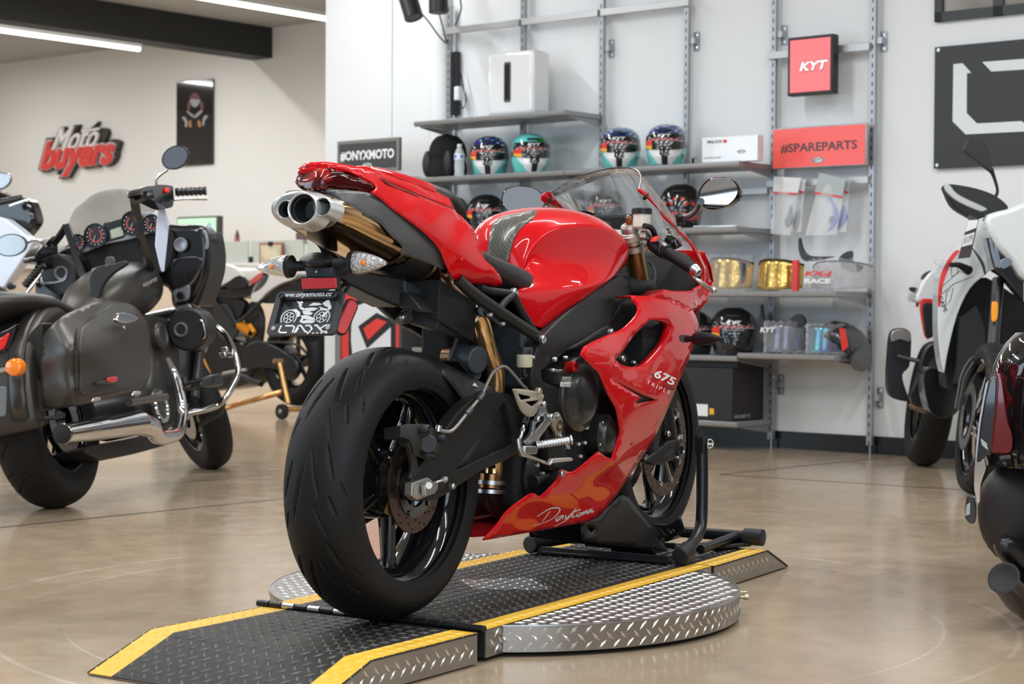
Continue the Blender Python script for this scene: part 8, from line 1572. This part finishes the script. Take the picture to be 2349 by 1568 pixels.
# ---------------------------------------------------------------- dark cruiser in the right foreground
o_ = WORLD.Z(2440, 1420, 0); Rk = Fr(o_, math.radians(14)); rk_ = thing('bagger_motorcycle', 'glossy black touring motorcycle rear with red tail lens cut off by the right edge', 'motorcycle', tuple(Rk.o), Rk.yaw)
def SR(nm, x, pts, m, th=.03, **k): return S(rk_, Rk, nm, 'x', x, pts, m, th, **k)
wheel(rk_, Rk, .05, .33, .19, name='rear_wheel', disc=None); wheel(rk_, Rk, 1.7, .32, .13, name='front_wheel', disc=None)
gb = mat('bagger_gloss', (.006, .006, .007), .05, coat=1)
bag1 = [(Rk.X(2345, 900, -.25), 0)]
a = MB(); rr = []
for k in range(13):
    t = k/12; py = 762+t*300; lx = [2330, 2306, 2290, 2279, 2272, 2266, 2261, 2257, 2254, 2252, 2250, 2250, 2256][k]; e0 = Rk.X(lx, py, -.12); z_ = e0[2]; l0 = float((e0-Rk.o)@Rk.y)
    rr.append([Rk.w(-.12-.17*(math.sin(q))**1 if math.sin(q) > 0 else -.12+.5*-math.sin(q), l0-.22+.22*math.cos(q), z_) for q in [2*PI*j/32 for j in range(32)]])
a.loft(rr); mk('saddlebag', a, gb, rk_, ang=60)
SR('tail_lens', -.285, '2282,865 2294,858 2300,880 2310,960 2322,1000 2318,1035 2290,1038 2272,1030 2276,950', mat('deep_red_lens', (.14, .004, .004), .10, coat=1), .03)
SR('plate_edge', -.36, '2261,880* 2268,872* 2250,970 2240,1064 2236,1058 2244,970', mat('plate_edge_silver', (.40, .44, .50), .3, .7), .01, sm=2); SR('plate_holder', -.35, '2268,878 2286,866 2284,930 2272,1030 2262,1045 2240,1058 2250,970', mat('lamp_black', None), .03)
for k in range(4): SR('vent_fin', -.356, f'{2250+k*3.6},{1006+k*3}* {2252+k*3.6},{1006+k*3}* {2255+k*3.6},{1022+k*3}* {2253+k*3.6},{1022+k*3}*', silver_p, .004, sm=0, bevel=0)
SR('lower_stay', -.30, '2236,1062 2254,1050 2262,1070 2250,1110 2248,1150 2238,1150 2234,1100', crm, .02); SR('plate_lamp', -.33, '2218,1140 2230,1136 2238,1150 2236,1200 2214,1188', mat('lamp_black', None), .03); SR('plate_lamp_face', -.335, '2216,1158* 2226,1152* 2226,1180* 2213,1184*', mat('ring_grey', None), .004, sm=0)
a = MB(); rr = []
for k in range(13):
    t = k/12; py = 1046+t*250; lx = [2330, 2290, 2268, 2254, 2247, 2243, 2242, 2243, 2247, 2254, 2266, 2284, 2318][k]; e0 = Rk.X(lx, py, -.10); l0 = float((e0-Rk.o)@Rk.y); w = .20; rr.append([Rk.w(-.10-.10*math.sin(q)*(1-abs(2*t-1)**3*.6) if math.sin(q) > 0 else -.10-.4*math.sin(q), l0-w+w*math.cos(q), e0[2]) for q in [2*PI*j/28 for j in range(28)]])
a.loft(rr); mk('rear_fender', a, mat('fender_dark', (.020, .019, .019), .5), rk_, ang=60)
Tb(rk_, Rk, 'exhaust_pipe', '2288,1240,x=-.28 2305,1250,x=-.26 2345,1280,x=-.2 2420,1310,x=-.1', [.012, .030, .04, .04], mat('pipe_black', (.01, .01, .011), .25), n=20); mfr = Tb(rk_, Rk, 'muffler', '2303,1325,x=-.32 2349,1375,x=-.2 2430,1430,x=0', [.040, .045, .045], mat('dark_chrome', (.10, .09, .09), .08, 1), n=28); a = MB(); o_ = Rk.X(2303, 1325, -.32); d = unit(o_-Rk.X(2349, 1375, -.2)); a.lathe(o_, d, [(.041, .001), (.034, .002), (.032, .001), (.0001, .0005)], n=28); mk('muffler_mouth', a, hole_m, mfr)
def body(nm, rings, m): a = MB(); a.loft([[Rk.w(x, w*np.sign(math.cos(q))*abs(math.cos(q))**.7, z+h*np.sign(math.sin(q))*abs(math.sin(q))**.7) for q in [2*PI*k/24 for k in range(24)]] for x, w, z, h in rings]); mk(nm, a, m, rk_, ang=70)
body('seat', ((-.15, .05, .62, .04), (.0, .10, .64, .05), (.3, .12, .62, .05), (.55, .12, .62, .05), (.65, .08, .64, .04)), lea)
body('fuel_tank', ((.62, .05, .66, .06), (.75, .085, .70, .10), (.95, .095, .73, .11), (1.15, .08, .74, .09), (1.22, .04, .74, .05)), gb)
body('engine', ((.35, .14, .36, .14), (.5, .18, .38, .18), (.85, .20, .40, .20), (1.15, .16, .40, .20), (1.25, .10, .42, .14)), cblk)
body('swingarm', ((-.05, .14, .33, .03), (.2, .15, .34, .05), (.45, .15, .36, .06)), cblk)
a = MB(); a.cyl(Rk.w(1.7, -.09, .32), Rk.w(1.38, -.09, .90), .025); mk('fork_leg', a, crm, rk_); a = MB(); a.cyl(Rk.w(1.7, .09, .32), Rk.w(1.38, .09, .90), .025); mk('fork_leg', a, crm, rk_)
a = MB(); a.ball(Rk.w(1.45, 0, .82), (.10, .09, .09), F=Rk); mk('headlamp', a, crm, rk_); a = MB(); a.tube([Rk.w(1.0, .11, .90), Rk.w(1.25, .08, .96), Rk.w(1.36, 0, .90), Rk.w(1.25, -.30, .96), Rk.w(1.0, -.42, .94)], .014, sm=4); mk('handlebar', a, crm, rk_)
bpy.context.view_layer.update()
